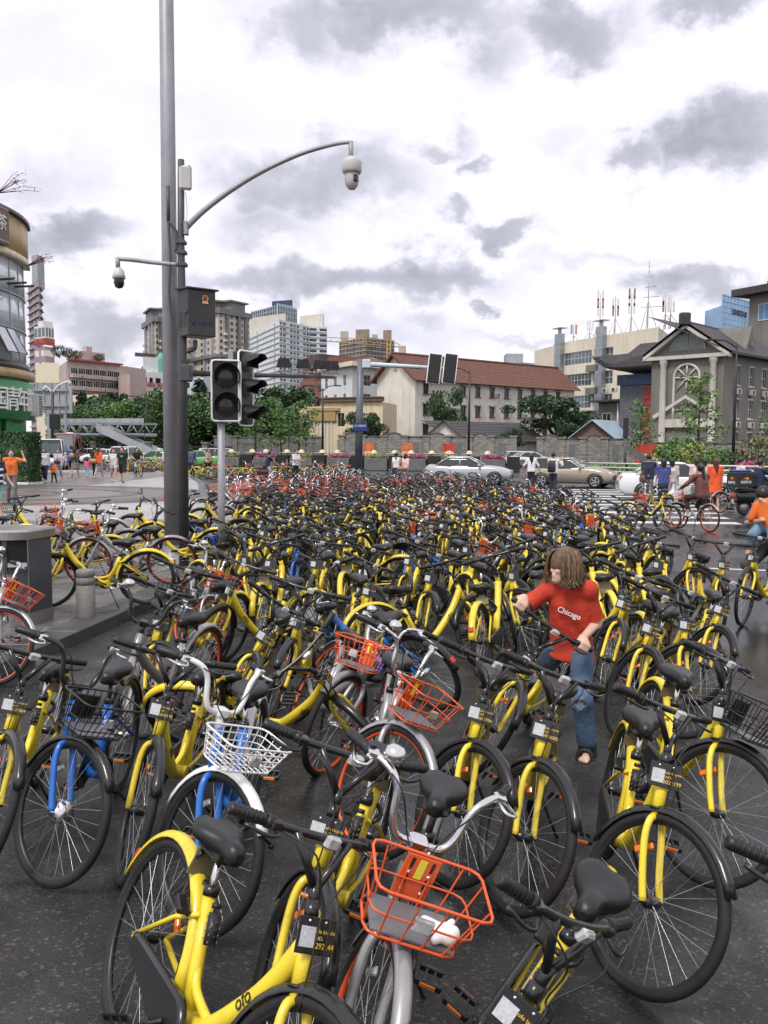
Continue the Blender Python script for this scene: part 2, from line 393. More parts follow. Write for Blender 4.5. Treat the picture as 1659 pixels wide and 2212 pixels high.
g = MB(); g.quad((-1500, -200, 0), (1500, -200, 0), (1500, 2500, 0), (-1500, 2500, 0))
ground = tag(g.build('ground', M_ASPH), kind='structure')
KZ = .12
kerb_pts = [(-4.2, 2.0), (-3.55, 6.5), (-3.15, 8.8), (-2.85, 11.2), (-2.62, 14.0), (-2.55, 17.2), (-2.75, 20), (-3.4, 23.0), (-4.6, 26.5), (-6.0, 31), (-7.6, 38), (-9.5, 46), (-14, 60), (-20, 62)]
kp = smooth_path([(x, y, 0) for x, y in kerb_pts], 8)
b = MB(); poly = [(p.x - .02, p.y) for p in kp] + [(-60, 62), (-60, 2)]
b.prism(poly, -.05, KZ - .008); pavement = tag(b.build('pavement', M_PAVE), kind='structure')
# kerb stones, one after the other along the edge
def kerb_run():
    L = [0.]
    for i in range(1, len(kp)): L.append(L[-1] + (kp[i] - kp[i - 1]).length)
    def pos(s):
        for i in range(1, len(L)):
            if L[i] >= s:
                t = (s - L[i - 1]) / max(L[i] - L[i - 1], 1e-6); return kp[i - 1].lerp(kp[i], t)
        return kp[-1]
    s = 0
    while s + .9 < L[-1] - 12:
        a = pos(s); c = pos(s + .99); d = (c - a).normalized(); nrm = Vector((-d.y, d.x, 0))
        w = .36; dz = rnd.uniform(-.003, .004); q = MB()
        M = Matrix(((d.x, nrm.x, 0, a.x), (d.y, nrm.y, 0, a.y), (0, 0, 1, 0), (0, 0, 0, 1)))
        q.cbox((.004, 0, -.05), (.986, w, KZ + .006 + dz), .012)
        q.build('kerb_stone', M_KERB, pavement, M); s += 1.0
kerb_run()
# pavers of the strip behind the kerb
def pavers():
    tile = {}
    for k in range(3):
        q = MB(); q.cbox((-.296, -.296, -.03), (.296, .296, .0), .006); tile[k] = q.mesh('paver', M_PAVER)
    n = 0
    for iy in range(26):
        for ix in range(9):
            y = 7.0 + iy * .6; x = -3.45 - ix * .6 - (.3 if iy % 2 else 0)
            ex = None
            for i in range(1, len(kp)):
                if kp[i].y >= y: ex = kp[i].x; break
            x0 = ex - .36 - .32 - ix * .6
            o = link('paver', tile[n % 3], pavement, TR(x0, y, KZ + .004 + rnd.uniform(-.002, .003)) @ Matrix.Rotation(rnd.uniform(-.004, .004), 4, 'X') @ RZ(rnd.uniform(-.004, .004)))
            n += 1
            if n >= 230: return
pavers()
# brown paving with dark rings in the square
def rings():
    cx, cy = -15.5, 33
    def ring(r0, r1, z, m, name, a0=0, a1=2 * PI):
        q = MB(); q.lathe([(r0, -.02), (r0, 0), (r1, 0), (r1, -.02)], 64, TR(cx, cy, z) @ Matrix.Diagonal((1.0, .72, 1, 1)), a0, a1); q.build(name, m, pavement)
    ring(0.01, 9.6, KZ, M_BROWN, 'paving_disc')
    ring(8.3, 8.9, KZ + .005, M_DARKARC, 'paving_ring'); ring(5.6, 6.3, KZ + .005, M_DARKARC, 'paving_ring'); ring(3.1, 3.6, KZ + .005, M_DARKARC, 'paving_ring')
    q = MB(); q.quad((-40, 40, KZ - .001), (-13.5, 40, KZ - .001), (-12.5, 56, KZ - .001), (-40, 58, KZ - .001)); q.build('brown_strip', M_BROWN, pavement)
rings()
# zebra crossing and lane lines on the road
zc = empty('zebra_crossing'); tag(zc, kind='structure')
for i in range(11):
    y = 23.6 + i * 1.75
    x0 = 4.2 + .1 * i + rnd.uniform(-.05, .05); ln = 5.3 + .28 * i
    q = MB(); M = TR(x0, y, .004) @ RZ(rad(-3.5))
    q.box((0, 0, -.002), (ln, .62, .0), M); q.build('stripe', M_MARK, zc)
for (x, y, l, w, a) in ((5.2, 14.8, 2.6, .12, -14), (8.4, 13.9, 4, .12, -14), (4.5, 40.5, 14, .14, 3), (-2, 38.8, 5, .14, 3), (15, 29.5, 9, .14, -4)):
    q = MB(); q.box((0, 0, -.002), (l, w, 0), TR(x, y, .004) @ RZ(rad(a))); tag(q.build('lane_line', M_MARK), kind='structure')
# ================================================================ buildings
def wmat(n, c, **k): k.setdefault('rough', .8); k.setdefault('var', .1); k.setdefault('vscale', .25); k.setdefault('dirt', .12); k.setdefault('streak', .4); return mat(n, c, **k)
M_WWALL = wmat('white_render', (.66, .63, .56), dirt=.22, vscale=.35, bump=.1, bscale=3)
M_CREAM = wmat('cream_render', (.72, .60, .40), vscale=.2)
M_CREAM2 = wmat('pale_cream_tile', (.72, .65, .52), vscale=.15)
M_BEIGE = wmat('beige_facade', (.52, .44, .33)); M_PINKB = wmat('pinkish_concrete', (.50, .40, .36), dirt=.25); M_PINK = wmat('mauve_facade', (.36, .25, .28))
M_WHTB = wmat('white_tile_facade', (.68, .70, .70)); M_PALEBL = wmat('pale_blue_facade', (.55, .64, .68)); M_GREYB2 = wmat('grey_facade', (.36, .37, .40))
M_GREYW = wmat('grey_render', (.19, .18, .16), dirt=.35, vscale=.5, bump=.15, bscale=4); M_STONEW = wmat('pale_stone_trim', (.56, .53, .47), dirt=.15, vscale=1)
M_DKB = wmat('dark_brown_facade', (.10, .055, .05)); M_REDBR = wmat('red_brick_facade', (.22, .10, .08)); M_TERRA = wmat('terracotta_band', (.24, .10, .07))
M_DKGL = mat('dark_window_glass', (.02, .023, .027), .08, var=.5, vscale=.8, spec=.6); M_GLASS = mat('facade_glass', (.10, .13, .15), .05, metal=.35, var=.35, vscale=.3, spec=.8)
M_BLGL = mat('blue_curtain_glass', (.22, .37, .56), .07, metal=.35, var=.25, vscale=.08); M_BLGL2 = mat('dark_blue_glass', (.035, .06, .11), .08, metal=.3, var=.4, vscale=.1)
M_WFR = mat('white_window_frame', (.68, .68, .66), .5, var=.05); M_DKFR = mat('dark_window_frame', (.05, .045, .045), .5); M_REDW = mat('red_wood_trim', (.30, .04, .025), .6, var=.2)
M_DARKRF = mat('dark_roof_tile', (.045, .043, .045), .7, var=.3, vscale=2, bump=.3, bscale=8); M_METALG = mat('galvanised_metal', (.34, .37, .40), .4, metal=.7, var=.15, vscale=1.5)
M_GREEN = mat('green_shopfront', (.012, .20, .045), .4, var=.12, vscale=1.2); M_GOLD = mat('gold_sign_band', (.42, .30, .13), .45, var=.2, vscale=.8); M_BROWNS = mat('brown_sign', (.035, .02, .015), .4, var=.2)
M_BLROOF = mat('pale_blue_sheet_roof', (.42, .55, .66), .45, var=.12, vscale=.6); M_ACW = mat('air_conditioner_case', (.55, .54, .50), .5, var=.1, dirt=.2); M_REDS = mat('red_lettering', (.55, .02, .03), .5); M_WLET = mat('white_lettering', (.8, .8, .8), .5)
M_SCAF2 = mat('grey_beige_slab', (.40, .36, .31), .8, var=.2, vscale=.2); M_SCAF = mat('scaffold_net', (.25, .2, .16), .8, var=.3, vscale=.2); M_YCR = mat('crane_yellow', (.45, .30, .10), .5)
def tile_roof_material(name, c, sc):
    m = bpy.data.materials.new(name); m.use_nodes = True; nt = m.node_tree; N = nt.nodes; L = nt.links; b = N['Principled BSDF']; b.inputs['Roughness'].default_value = .75
    tc = N.new('ShaderNodeTexCoord'); n = N.new('ShaderNodeTexNoise'); n.inputs['Scale'].default_value = sc; n.inputs['Detail'].default_value = 6; n.inputs['Roughness'].default_value = .7; L.new(tc.outputs['Object'], n.inputs['Vector'])
    r = N.new('ShaderNodeValToRGB'); L.new(n.outputs[0], r.inputs[0]); e = r.color_ramp.elements
    e[0].position = .3; e[0].color = (c[0] * .45, c[1] * .5, c[2] * .6, 1); e[1].position = .72; e[1].color = (*c, 1); L.new(r.outputs[0], b.inputs['Base Color']); return m
M_RTILE = tile_roof_material('red_roof_tile', (.20, .085, .058), 1.6)
_wm = {}
def window(root, M, x, z, w, h, fm, pm, nx=2, nz=1, y=.12, fw=.07, deep=.06):
    k = (round(w, 2), round(h, 2), fm.name, pm.name, nx, nz, fw)
    if k not in _wm:
        b = MB(); b.box((0, 0, 0), (w, deep, fw)); b.box((0, 0, h - fw), (w, deep, h)); b.box((0, 0, fw), (fw, deep, h - fw)); b.box((w - fw, 0, fw), (w, deep, h - fw))
        for i in range(1, nx): X = w * i / nx; b.box((X - fw * .4, .003, fw), (X + fw * .4, deep - .003, h - fw))
        for i in range(1, nz): Z = h * i / nz; b.box((fw, .005, Z - fw * .4), (w - fw, deep - .005, Z + fw * .4))
        g = MB(); g.box((fw * .5, deep * .45, fw * .5), (w - fw * .5, deep * .7, h - fw * .5))
        _wm[k] = (b.mesh('window', fm), g.mesh('pane', pm))
    o = link('window', _wm[k][0], root, M @ TR(x, y, z)); link('pane', _wm[k][1], o); return o
def holed_wall(mb, M, w, z0, z1, rects, depth=.2):
    xs = sorted({0, w} | {v for r in rects for v in (r[0], r[2])}); zs = sorted({z0, z1} | {v for r in rects for v in (r[1], r[3])})
    for i in range(len(xs) - 1):
        for j in range(len(zs) - 1):
            cx, cz = (xs[i] + xs[i + 1]) / 2, (zs[j] + zs[j + 1]) / 2
            if any(r[0] < cx < r[2] and r[1] < cz < r[3] for r in rects): continue
            mb.quad(*[M @ Vector(q) for q in ((xs[i], 0, zs[j]), (xs[i + 1], 0, zs[j]), (xs[i + 1], 0, zs[j + 1]), (xs[i], 0, zs[j + 1]))])
    for (a, b, c, d) in rects:
        for p, q in (((a, b), (a, d)), ((a, d), (c, d)), ((c, d), (c, b)), ((c, b), (a, b))):
            mb.quad(*[M @ Vector(v) for v in ((p[0], 0, p[1]), (q[0], 0, q[1]), (q[0], depth, q[1]), (p[0], depth, p[1]))])
        mb.quad(*[M @ Vector(v) for v in ((a, depth, b), (c, depth, b), (c, depth, d), (a, depth, d))])
def corner(px, Y): p = At(px, 1000, Y); return Vector((p.x, p.y, 0))
def hz(px, py, Y): return At(px, py, Y).z
def fac(a, b):                                # facade frame: x from a to b, y going into the building
    d = b - a; return frame_to(a, d), d.length
def block(root, pts, z0, z1, m, back=14, name='wall'):
    pts = [Vector((p[0], p[1], 0)) for p in pts]; mid = sum(pts, Vector()) / len(pts); mid = mid + root.location; dr = Vector((mid.x, mid.y, 0)).normalized() * back
    poly = [(p.x, p.y) for p in pts] + [(p.x + dr.x, p.y + dr.y) for p in reversed(pts)]
    b = MB(); b.prism(poly, z0, z1); return b.build(name, m, root)
def far_windows(root, a, b, z0, fh, nf, bays, w, h, gm, ledge=None, lm=None, frac=None, name='windows'):
    M, W = fac(a, b); g = MB(); l = MB(); bw = W / bays
    for i in range(nf):
        z = z0 + i * fh
        for j in range(bays):
            ww = w[j % len(w)] if isinstance(w, (list, tuple)) else w
            if ww <= 0: continue
            g.box((bw * (j + .5) - ww / 2, -.06, z + fh * .3), (bw * (j + .5) + ww / 2, .1, z + fh * .3 + h), M)
        if ledge: l.box((.2, -ledge, z + .1), (W - .2, .05, z + fh * .22), M)
    o = g.build(name, gm, root); tag(o, kind='stuff')
    if ledge: tag(l.build('floor_bands', lm, root), kind='stuff')
# ---- white dormitory with red roof
def dormitory():
    r = empty('dormitory', (4.5, 132, 0)); I = r.matrix_basis.inverted()
    tag(r, 'long white three-storey building with a red tiled gable roof and red window sills', 'building')
    A = Vector((4.5, 132, 0)); X = Vector((20.7, 17, 0)).normalized(); Yd = Vector((-X.y, X.x, 0)); Lx, W, H = 37., 9.0, 12.1
    M = frame_to((0, 0, 0), X); rects = []; cols = [1.6, 9.4, 12.6, 15.8, 19.2, 22.4, 25.6, 28.8, 32.0]
    for z in (9.6, 6.5, 3.5):
        for x in cols: rects.append((x, z, x + 1.15, z + 1.55))
    b = MB(); holed_wall(b, M, Lx, 0, H, rects, .25)
    G = frame_to(tuple(Yd * W), -Yd); holed_wall(b, G, W, 0, H, [], .2)
    pk = 3.6; c = [Yd * W + Vector((0, 0, H)), Vector((0, 0, H)), Yd * W / 2 + Vector((0, 0, H + pk))]; b.add(c, [(0, 1, 2)], False)
    far = [X * Lx, X * Lx + Yd * W]; b.quad(far[0], far[1], far[1] + Vector((0, 0, H)), far[0] + Vector((0, 0, H))); b.add([far[0] + Vector((0, 0, H)), far[1] + Vector((0, 0, H)), X * Lx + Yd * W / 2 + Vector((0, 0, H + pk))], [(0, 1, 2)], False)
    b.build('wall', M_WWALL, r)
    for k, (x0, z0, x1, z1) in enumerate(rects):
        o = window(r, M, x0, z0, x1 - x0, z1 - z0, M_DKFR, M_DKGL, 2, 2, y=.17)
        s = MB(); s.box((x0 - .1, -.16, z0 - .14), (x1 + .1, .0, z0 - .0), M); s.build('sill', M_REDW, r)
        s = MB(); s.add([M @ Vector(q) for q in ((x0 - .12, -.003, z1 + .3), (x1 + .12, -.003, z1 + .3), (x1 + .2, -.62, z1 + .12), (x0 - .2, -.62, z1 + .12), (x0 - .12, -.003, z1 + .24), (x1 + .12, -.003, z1 + .24), (x1 + .2, -.62, z1 + .07), (x0 - .2, -.62, z1 + .07))], [(0, 1, 2, 3), (7, 6, 5, 4), (2, 1, 5, 6), (3, 2, 6, 7), (0, 3, 7, 4)], False); s.build('awning', M_METALG, r)
        if k in (0, 3, 7, 14, 21, 24): ac_unit(r, M, x1 + .2, z0 + .1)
    # roof slopes in red tile courses
    ov = .9; e = .75
    for s in (0, 1):
        b = MB(); n = 14
        base = (Yd * (-e) if s == 0 else Yd * (W + e)); top = Yd * W / 2
        sl = pk / (W / 2)
        for i in range(n):
            p0 = base.lerp(top, i / n); p1 = base.lerp(top, (i + 1) / n)
            z0 = H - e * sl + (W / 2 + e) * sl * i / n + .10; z1 = H - e * sl + (W / 2 + e) * sl * (i + 1) / n + .05
            a0 = X * (-ov); a1 = X * (Lx + ov); up = Vector((0, 0, 1))
            b.quad(p0 + a0 + up * z0, p0 + a1 + up * z0, p1 + a1 + up * z1, p1 + a0 + up * z1)
            b.quad(p0 + a0 + up * (z0 - .12), p0 + a1 + up * (z0 - .12), p0 + a1 + up * z0, p0 + a0 + up * z0)
        b.build('roof_slope', M_RTILE, r)
    b = MB(); up = Vector((0, 0, 1))
    for s in (0, 1):
        p0 = (Yd * (-e) if s == 0 else Yd * (W + e)) + X * (-ov - .02) + up * (H - e * sl - .2); p1 = Yd * W / 2 + X * (-ov - .02) + up * (H + pk - .25)
        d = Vector((0, 0, .38)); t = X * .12; b.add([p0, p1, p1 + d, p0 + d, p0 + t, p1 + t, p1 + d + t, p0 + d + t], [(0, 1, 2, 3), (7, 6, 5, 4), (0, 4, 5, 1), (3, 2, 6, 7), (0, 3, 7, 4)], False)
    b.build('barge_board', mat('brown_barge_board', (.12, .035, .025), .6), r)
    b = MB(); b.tube([X * (-ov) + Yd * W / 2 + up * (H + pk + .12), X * (Lx + ov) + Yd * W / 2 + up * (H + pk + .12)], .2, 6); b.build('ridge', M_RTILE, r)
    b = MB(); [b.box((W / 2 - .5 + .36 * i, -.03, H + .9), (W / 2 - .35 + .36 * i, .0, H + 2.0), G) for i in range(3)]; b.build('gable_vent', M_DKFR, r)
    b = MB(); b.tube([M @ Vector((5.6, -.08, 1)), M @ Vector((5.6, -.08, 6)), M @ Vector((5.2, -.08, 8.7))], .06, 5); b.build('drain_pipe', M_METALG, r)
_acm = []
def ac_unit(root, M, x, z):
    if not _acm:
        b = MB(); b.cbox((0, -.38, 0), (.85, -.02, .58), .03); f = MB(); f.lathe([(.0, -.005), (.22, 0), (.24, .012), (.26, 0)], 14, TR(.36, -.385, .29) @ Matrix.Rotation(PI / 2, 4, 'X'))
        _acm.append((b.mesh('air_conditioner', M_ACW), f.mesh('fan_grille', M_DKFR)))
    o = link('air_conditioner', _acm[0][0], root, M @ TR(x, 0, z)); link('fan_grille', _acm[0][1], o)
dormitory()
# ---- cream annex and white villa behind it
def annex():
    A = corner(560, 128); B = corner(826, 119); Z = hz(800, 858, 121); r = empty('cream_annex', A); r0 = A.copy(); A -= r0; B -= r0
    tag(r, 'low cream building with stepped doorway and dark cornice behind the thin young trees', 'building')
    M, W = fac(A, B); rects = []; fx = lambda px: W * (px - 560) / 266.
    for px in (621, 665, 740, 805):
        for z, h in ((1.1, 1.5), (4.4, 1.9)): rects.append((fx(px) - .55, z, fx(px) + .55, z + h))
    b = MB(); holed_wall(b, M, W, 0, Z - .6, rects, .2); b.prism([((A).x, (A).y + .3), (B.x, B.y + .3), (B.x + 2, B.y + 9), (A.x + 2, A.y + 9)], 0, Z - .7); b.build('wall', M_CREAM, r)
    for q in rects: window(r, M, q[0], q[1], q[2] - q[0], q[3] - q[1], M_WFR, M_DKGL, 2, 1, y=.12)
    b = MB(); b.box((-.3, -.45, Z - .6), (W + .0, .5, Z - .15), M); b.box((-.4, -.6, Z - .15), (W, .5, Z), M); b.build('cornice', M_TERRA2, r)
    x = fx(703); b = MB()
    for i in range(6): b.box((x - 1.6 + i * .55, -.12, .2), (x - 1.25 + i * .55, .0, 5.2), M)
    b.build('pilaster', M_CREAM2, r)
    b = MB(); b.box((x - 2.1, -.30, 5.2), (x + 2.1, 0, 6.6), M); b.box((x - 2.7, -.4, 6.6), (x + 2.7, 0, 7.0), M); b.build('door_canopy', mat('ochre_stone', (.42, .28, .13), .8, var=.15), r)
M_TERRA2 = mat('brown_cornice', (.16, .10, .06), .7, var=.2)
annex()
def villa():
    A = corner(694, 190); B = corner(760, 178); C = corner(830, 185); Z = hz(760, 792, 178); o = A.copy(); r = empty('white_villa', o); A, B, C = A - o, B - o, C - o
    tag(r, 'white three-storey house with wide flat eaves behind the cream annex', 'building')
    b = MB(); rects = []; M1, W1 = fac(A, B); M2, W2 = fac(B, C)
    for z in (Z - 3.6, Z - 7.4, Z - 11): 
        for i in range(3): rects.append((W1 * (.12 + .3 * i), z, W1 * (.12 + .3 * i) + 1.3, z + 2.2))
    holed_wall(b, M1, W1, 0, Z, rects, .2); r2 = [(W2 * .25, z, W2 * .25 + 3, z + 2.2) for z in (Z - 3.6, Z - 7.4, Z - 11)]; holed_wall(b, M2, W2, 0, Z, r2, .2); b.build('wall', M_WHTB, r)
    for q in rects: window(r, M1, q[0], q[1], q[2] - q[0], q[3] - q[1], M_WFR, M_DKGL, 2, 2, y=.1)
    for q in r2: window(r, M2, q[0], q[1], q[2] - q[0], q[3] - q[1], M_WFR, M_DKGL, 3, 2, y=.1)
    cen = (A + B + C) / 3 + Vector((0, 6, 0)); b = MB(); poly = [(p.x + (p.x - cen.x) * .12, p.y + (p.y - cen.y) * .25) for p in (A, B, C)] + [(C.x + 1, C.y + 12), (A.x - 1, A.y + 12)]
    b.prism(poly, Z, Z + .9); b.build('flat_eaves', M_CREAM2, r)
    b = MB(); n = len(poly); ap = [Vector((cen.x - 5, cen.y, Z + 3.2)), Vector((cen.x + 4, cen.y, Z + 3.2))]
    q = [Vector((p[0], p[1], Z + .92)) for p in poly]; b.add(q + ap, [(0, 1, 6, 5), (1, 2, 6), (2, 3, 6), (3, 4, 5, 6), (4, 0, 5)], False); b.build('roof', M_RTILE, r)
villa()
# ---- cream office with aerials
def aerial_office():
    A = corner(1190, 176); B = corner(1414, 150); C = corner(1450, 168); ZL = hz(1190, 722, 176); Z = hz(1414, 706, 150); o = A.copy(); r = empty('cream_office', o)
    tag(r, 'cream office block with steel flues up its front and aerial masts on the roof', 'building'); A, B, C = A - o, B - o, C - o
    M, W = fac(A, B); M2, W2 = fac(B, C); fh = 4.15; b = MB(); rects = []; fx = lambda px: W * (px - 1190) / 224. * (176 / 150.) ** (.0)
    fx = lambda px: max(0, (corner(px, 160) - o - A).dot((B - A).normalized()))
    def fx(px):                                  # where the photo column px meets the facade
        d = ray(px, 900); t1 = (B - A); den = d.x * t1.y - d.y * t1.x; p = A + o
        return ((p.x * d.y - p.y * d.x) / (d.x * t1.y - d.y * t1.x)) * t1.length
    bands = [(1197, 1212), (1216, 1275), (1280, 1303), (1302, 1321)]
    for i in range(4):
        z = Z - 4.6 - i * fh
        for (p, q) in bands: rects.append((fx(p), z, fx(q), z + 2.4))
    rects = [q for q in rects if q[1] > .5]; rr = []
    for q in rects:
        if not rr or q[0] >= rr[-1][2] or q[1] != rr[-1][1]: rr.append(q)
        else: rr.append((rr[-1][2] + .15, q[1], max(q[2], rr[-1][2] + .5), q[3]))
    rects = rr
    holed_wall(b, M, W, 0, Z, rects, .25); rq = [(2.0, Z - 4.6 - i * fh, 6.2, Z - 2.2 - i * fh) for i in range(3)]; holed_wall(b, M2, W2, 0, Z, rq, .25)
    b.prism([(A.x, A.y + 1.2), (B.x, B.y + 1.2), (C.x, C.y + 1.2), (C.x - 8, C.y + 12), (A.x - 2, A.y + 10)], 0, Z - .3); b.build('wall', M_CREAM2, r)
    for q in rects: window(r, M, q[0], q[1], q[2] - q[0], q[3] - q[1], M_WFR, M_GLASS, max(2, int((q[2] - q[0]) / .95)), 2, y=.15, fw=.09)
    for q in rq: window(r, M2, q[0], q[1], q[2] - q[0], q[3] - q[1], M_WFR, M_GLASS, 4, 2, y=.15, fw=.09)
    for px in (1210, 1299):
        x = fx(px); b = MB(); b.box((x - .95, -1.0, 3), (x + .95, -.02, Z + 1.6), M)
        for k in range(9): b.box((x - 1.0, -1.05, 4 + k * 2.2), (x + 1.0, -.0, 4.12 + k * 2.2), M)
        b.build('flue', M_METALG, r); b = MB(); b.box((x - .3, -.7, Z + 1.6), (x + .3, -.3, Z + 2.6), M); b.box((x - 1.3, -1.4, Z + 2.6), (x + 1.3, .4, Z + 2.75), M); b.build('flue_cowl', M_METALG, r)
    for i in range(4):
        z = Z - 5.4 - i * fh
        if z > 1: b = MB(); x = fx(1275); b.box((x - .4, -1.0, z - .9), (x + 3.2, -.0, z + .3), M); b.build('balcony', M_GREYW, r)
    M_ANT = mat('aerial_paint', (.45, .42, .40), .5, var=.3, vscale=1)
    for k, (px, top, nb) in enumerate(((1204, 672, 1), (1238, 668, 1), (1259, 610, 3), (1291, 622, 2), (1325, 625, 3), (1360, 565, 0), (1397, 645, 2), (1424, 650, 1))):
        x = fx(min(px, 1408)); zt = hz(px, top, 158); t = empty('aerial_mast', o + (M @ Vector((x, 3.5, Z)))); tag(t, ('slim short', 'slanted short', 'tall triple-panel', 'red-tipped', 'tall narrow', 'tallest branched', 'splayed tripod', 'plain end')[k] + ' aerial mast on the cream office roof', 'aerial', 'aerial masts on the roof')
        h = zt - Z; b = MB(); b.tube([(0, 0, 0), (0, 0, h)], .10, 5); b.build('mast', M_ANT, t)
        for s in ((-1, -1), (1, -1), (0, 1)): b = MB(); b.tube([(s[0] * 1.5, s[1], 0), (0, 0, h * .45)], .06, 4); b.build('strut', M_ANT, t)
        for i in range(nb):
            for s in (-1, 1): b = MB(); b.cbox((s * .45 - .16, -.3, h * (.5 + .17 * i)), (s * .45 + .16, -.05, h * (.5 + .17 * i) + 1.9), .05); b.build('panel_antenna', M_WFR if (k + i) % 3 else mat('red_white_antenna', (.36, .20, .17), .5), t)
        if nb == 0:
            for i in range(5): b = MB(); b.tube([(-1.2 + .3 * i, 0, h * (.35 + .14 * i)), (2.6 - .6 * i, 0, h * (.37 + .14 * i))], .06, 4); b.build('cross_arm', M_ANT, t)
aerial_office()
# ---- grey gabled house on the right
def gabled_house():
    A = corner(1402, 89); B = corner(1556, 84); C = corner(1720, 97); o = A.copy(); r = empty('grey_gabled_house', o); A, B, C = A - o, B - o, C - o
    tag(r, 'grey rendered house with pale columns, a pediment and an arched white window tracery', 'building')
    zE = hz(1480, 764, 86); zP = hz(1481, 706, 86); M, W = fac(A, B); M2, W2 = fac(B, C)
    b = MB(); x = lambda px: W * (px - 1402) / 154.
    b.quad(*[M @ Vector(q) for q in ((0, 0, 0), (W, 0, 0), (W, 0, zE), (0, 0, zE))]); b.add([M @ Vector(q) for q in ((-.2, 0, zE), (W + .2, 0, zE), (W / 2, 0, zP))], [(0, 1, 2)], False)
    rects = []; cols = [W2 * (px - 1556) / 230. for px in (1590, 1622, 1650, 1690)]
    cols = [2.4, 5.6, 8.6, 11.2]
    for z in (1.6, 4.8, 8.0): 
        for c in cols: rects.append((c, z, c + 1.1, z + 1.8))
    holed_wall(b, M2, W2, 0, zE, rects, .22); dm = M @ Vector((0, 12, 0)); b.quad(A, A + Vector((0, 0, zE)), dm + Vector((0, 0, zE)), dm); b.build('wall', M_GREYW, r)
    for q in rects:
        window(r, M2, q[0], q[1], q[2] - q[0], q[3] - q[1], M_WFR, M_DKGL, 2, 2, y=.13)
        s = MB(); s.box((q[0] - .15, -.08, q[1] - .16), (q[2] + .15, 0, q[1]), M2); s.box((q[0] - .1, -.05, q[3]), (q[2] + .1, 0, q[3] + .14), M2); s.build('sill', M_STONEW, r)
        if q[1] < 7: ac_unit(r, M2, q[0] + .05, q[3] + .45)
    for px in (1432, 1538):
        b = MB(); b.lathe([(.42, .0), (.42, .4), (.34, .5), (.30, zE - 1.0), (.38, zE - .85), (.40, zE - .5)], 14, M @ TR(x(px), -.32, 0)); b.build('column', M_STONEW, r)
    b = MB(); b.box((-.5, -.55, zE - .45), (W + .5, 0, zE - .1), M); b.build('entablature', M_STONEW, r)
    # raking cornices
    for s in (-1, 1):
        b = MB(); e = Vector((W / 2 + s * (W / 2 + .7), -.6, zE - .15)); p = Vector((W / 2, -.6, zP + .25)); d = Vector((0, .75, 0)); t = Vector((0, 0, -.35))
        b.add([M @ q for q in (e, p, p + d, e + d, e + t, p + t, p + d + t, e + d + t)], [(0, 1, 2, 3), (7, 6, 5, 4), (0, 4, 5, 1), (0, 3, 7, 4)], False); b.build('raking_cornice', M_STONEW, r)
    # half round pediment window
    cx, cz, R = W / 2 + .1, zE + .35, 1.75
    b = MB(); b.prism([(cx + R * math.cos(rad(a)), cz + R * .95 * math.sin(rad(a))) for a in range(0, 181, 12)], -.05, .02, M, 'y'); lw = b.build('lunette', mat('greenish_lunette_glass', (.16, .20, .19), .15, var=.2), r)
    b = MB()
    for a in (35, 90, 145): b.tube([M @ Vector((cx, -.08, cz)), M @ Vector((cx + R * math.cos(rad(a)), -.08, cz + R * .95 * math.sin(rad(a))))], .04, 4)
    b.tube([M @ Vector((cx + R * math.cos(rad(a)), -.08, cz + R * .95 * math.sin(rad(a)))) for a in range(0, 181, 12)], .06, 4); b.build('lunette_bars', M_STONEW, r)
    # tall arched blind window
    cx, zb, zt, R = x(1481), hz(1481, 885, 86), hz(1481, 815, 86), 1.3
    pts = [(cx - R, zb - 1.2)] + [(cx - R, zb)] + [(cx + R * math.cos(rad(a)), zt + R * math.sin(rad(a))) for a in range(180, -1, -15)] + [(cx + R, zb - 1.2)]
    b = MB(); b.tube([M @ Vector((p[0], -.1, p[1])) for p in pts], .14, 6)
    for a in (0, 45, 90, 135, 180): b.tube([M @ Vector((cx, -.1, zt)), M @ Vector((cx + R * math.cos(rad(a)), -.1, zt + R * math.sin(rad(a))))], .09, 4)
    for a in (-90, -50, -130): b.tube([M @ Vector((cx, -.1, zt)), M @ Vector((cx + 1.25 * R * math.cos(rad(a)), -.1, zt + 1.25 * R * math.sin(rad(a))))], .09, 4)
    b.tube([M @ Vector((cx - R, -.1, zb)), M @ Vector((cx + R, -.1, zb))], .09, 4); b.tube([M @ Vector((cx, -.1, zb)), M @ Vector((cx, -.1, zt))], .07, 4); b.build('arched_tracery', M_STONEW, r)
    b = MB(); zp = hz(1481, 905, 86)
    b.box((x(1432), -.35, zp - .8), (x(1538), 0, zp), M)
    for s in (-1, 1): b.add([M @ Vector(q) for q in ((x(1481) + s * 3.2, -.3, zp + .05), (x(1481), -.3, zp + 2.0), (x(1481), -.3, zp + 2.3), (x(1481) + s * 3.4, -.3, zp + .35))], [(0, 1, 2, 3)], False)
    b.build('door_hood', M_STONEW, r)
    b = MB(); b.box((.1, -.06, 0), (W - .1, -.005, 1.9), M); b.build('terracotta_dado', M_TERRA, r)
    # roofs
    ridge0 = M @ Vector((W / 2, -.7, zP + .35)); 
    b = MB(); bk = 16
    for s in (-1, 1):
        e = Vector((W / 2 + s * (W / 2 + .8), -.65, zE + .08)); p = Vector((W / 2, -.65, zP + .55)); d = Vector((0, bk, 0))
        b.add([M @ q for q in (e, p, p + d, e + d)], [(0, 1, 2, 3)], False)
    b.build('gable_roof', M_DARKRF, r)
    b = MB(); dd = (B - A).normalized(); up = Vector((0, 0, 1)); nrm = Vector((0, 1, 0))
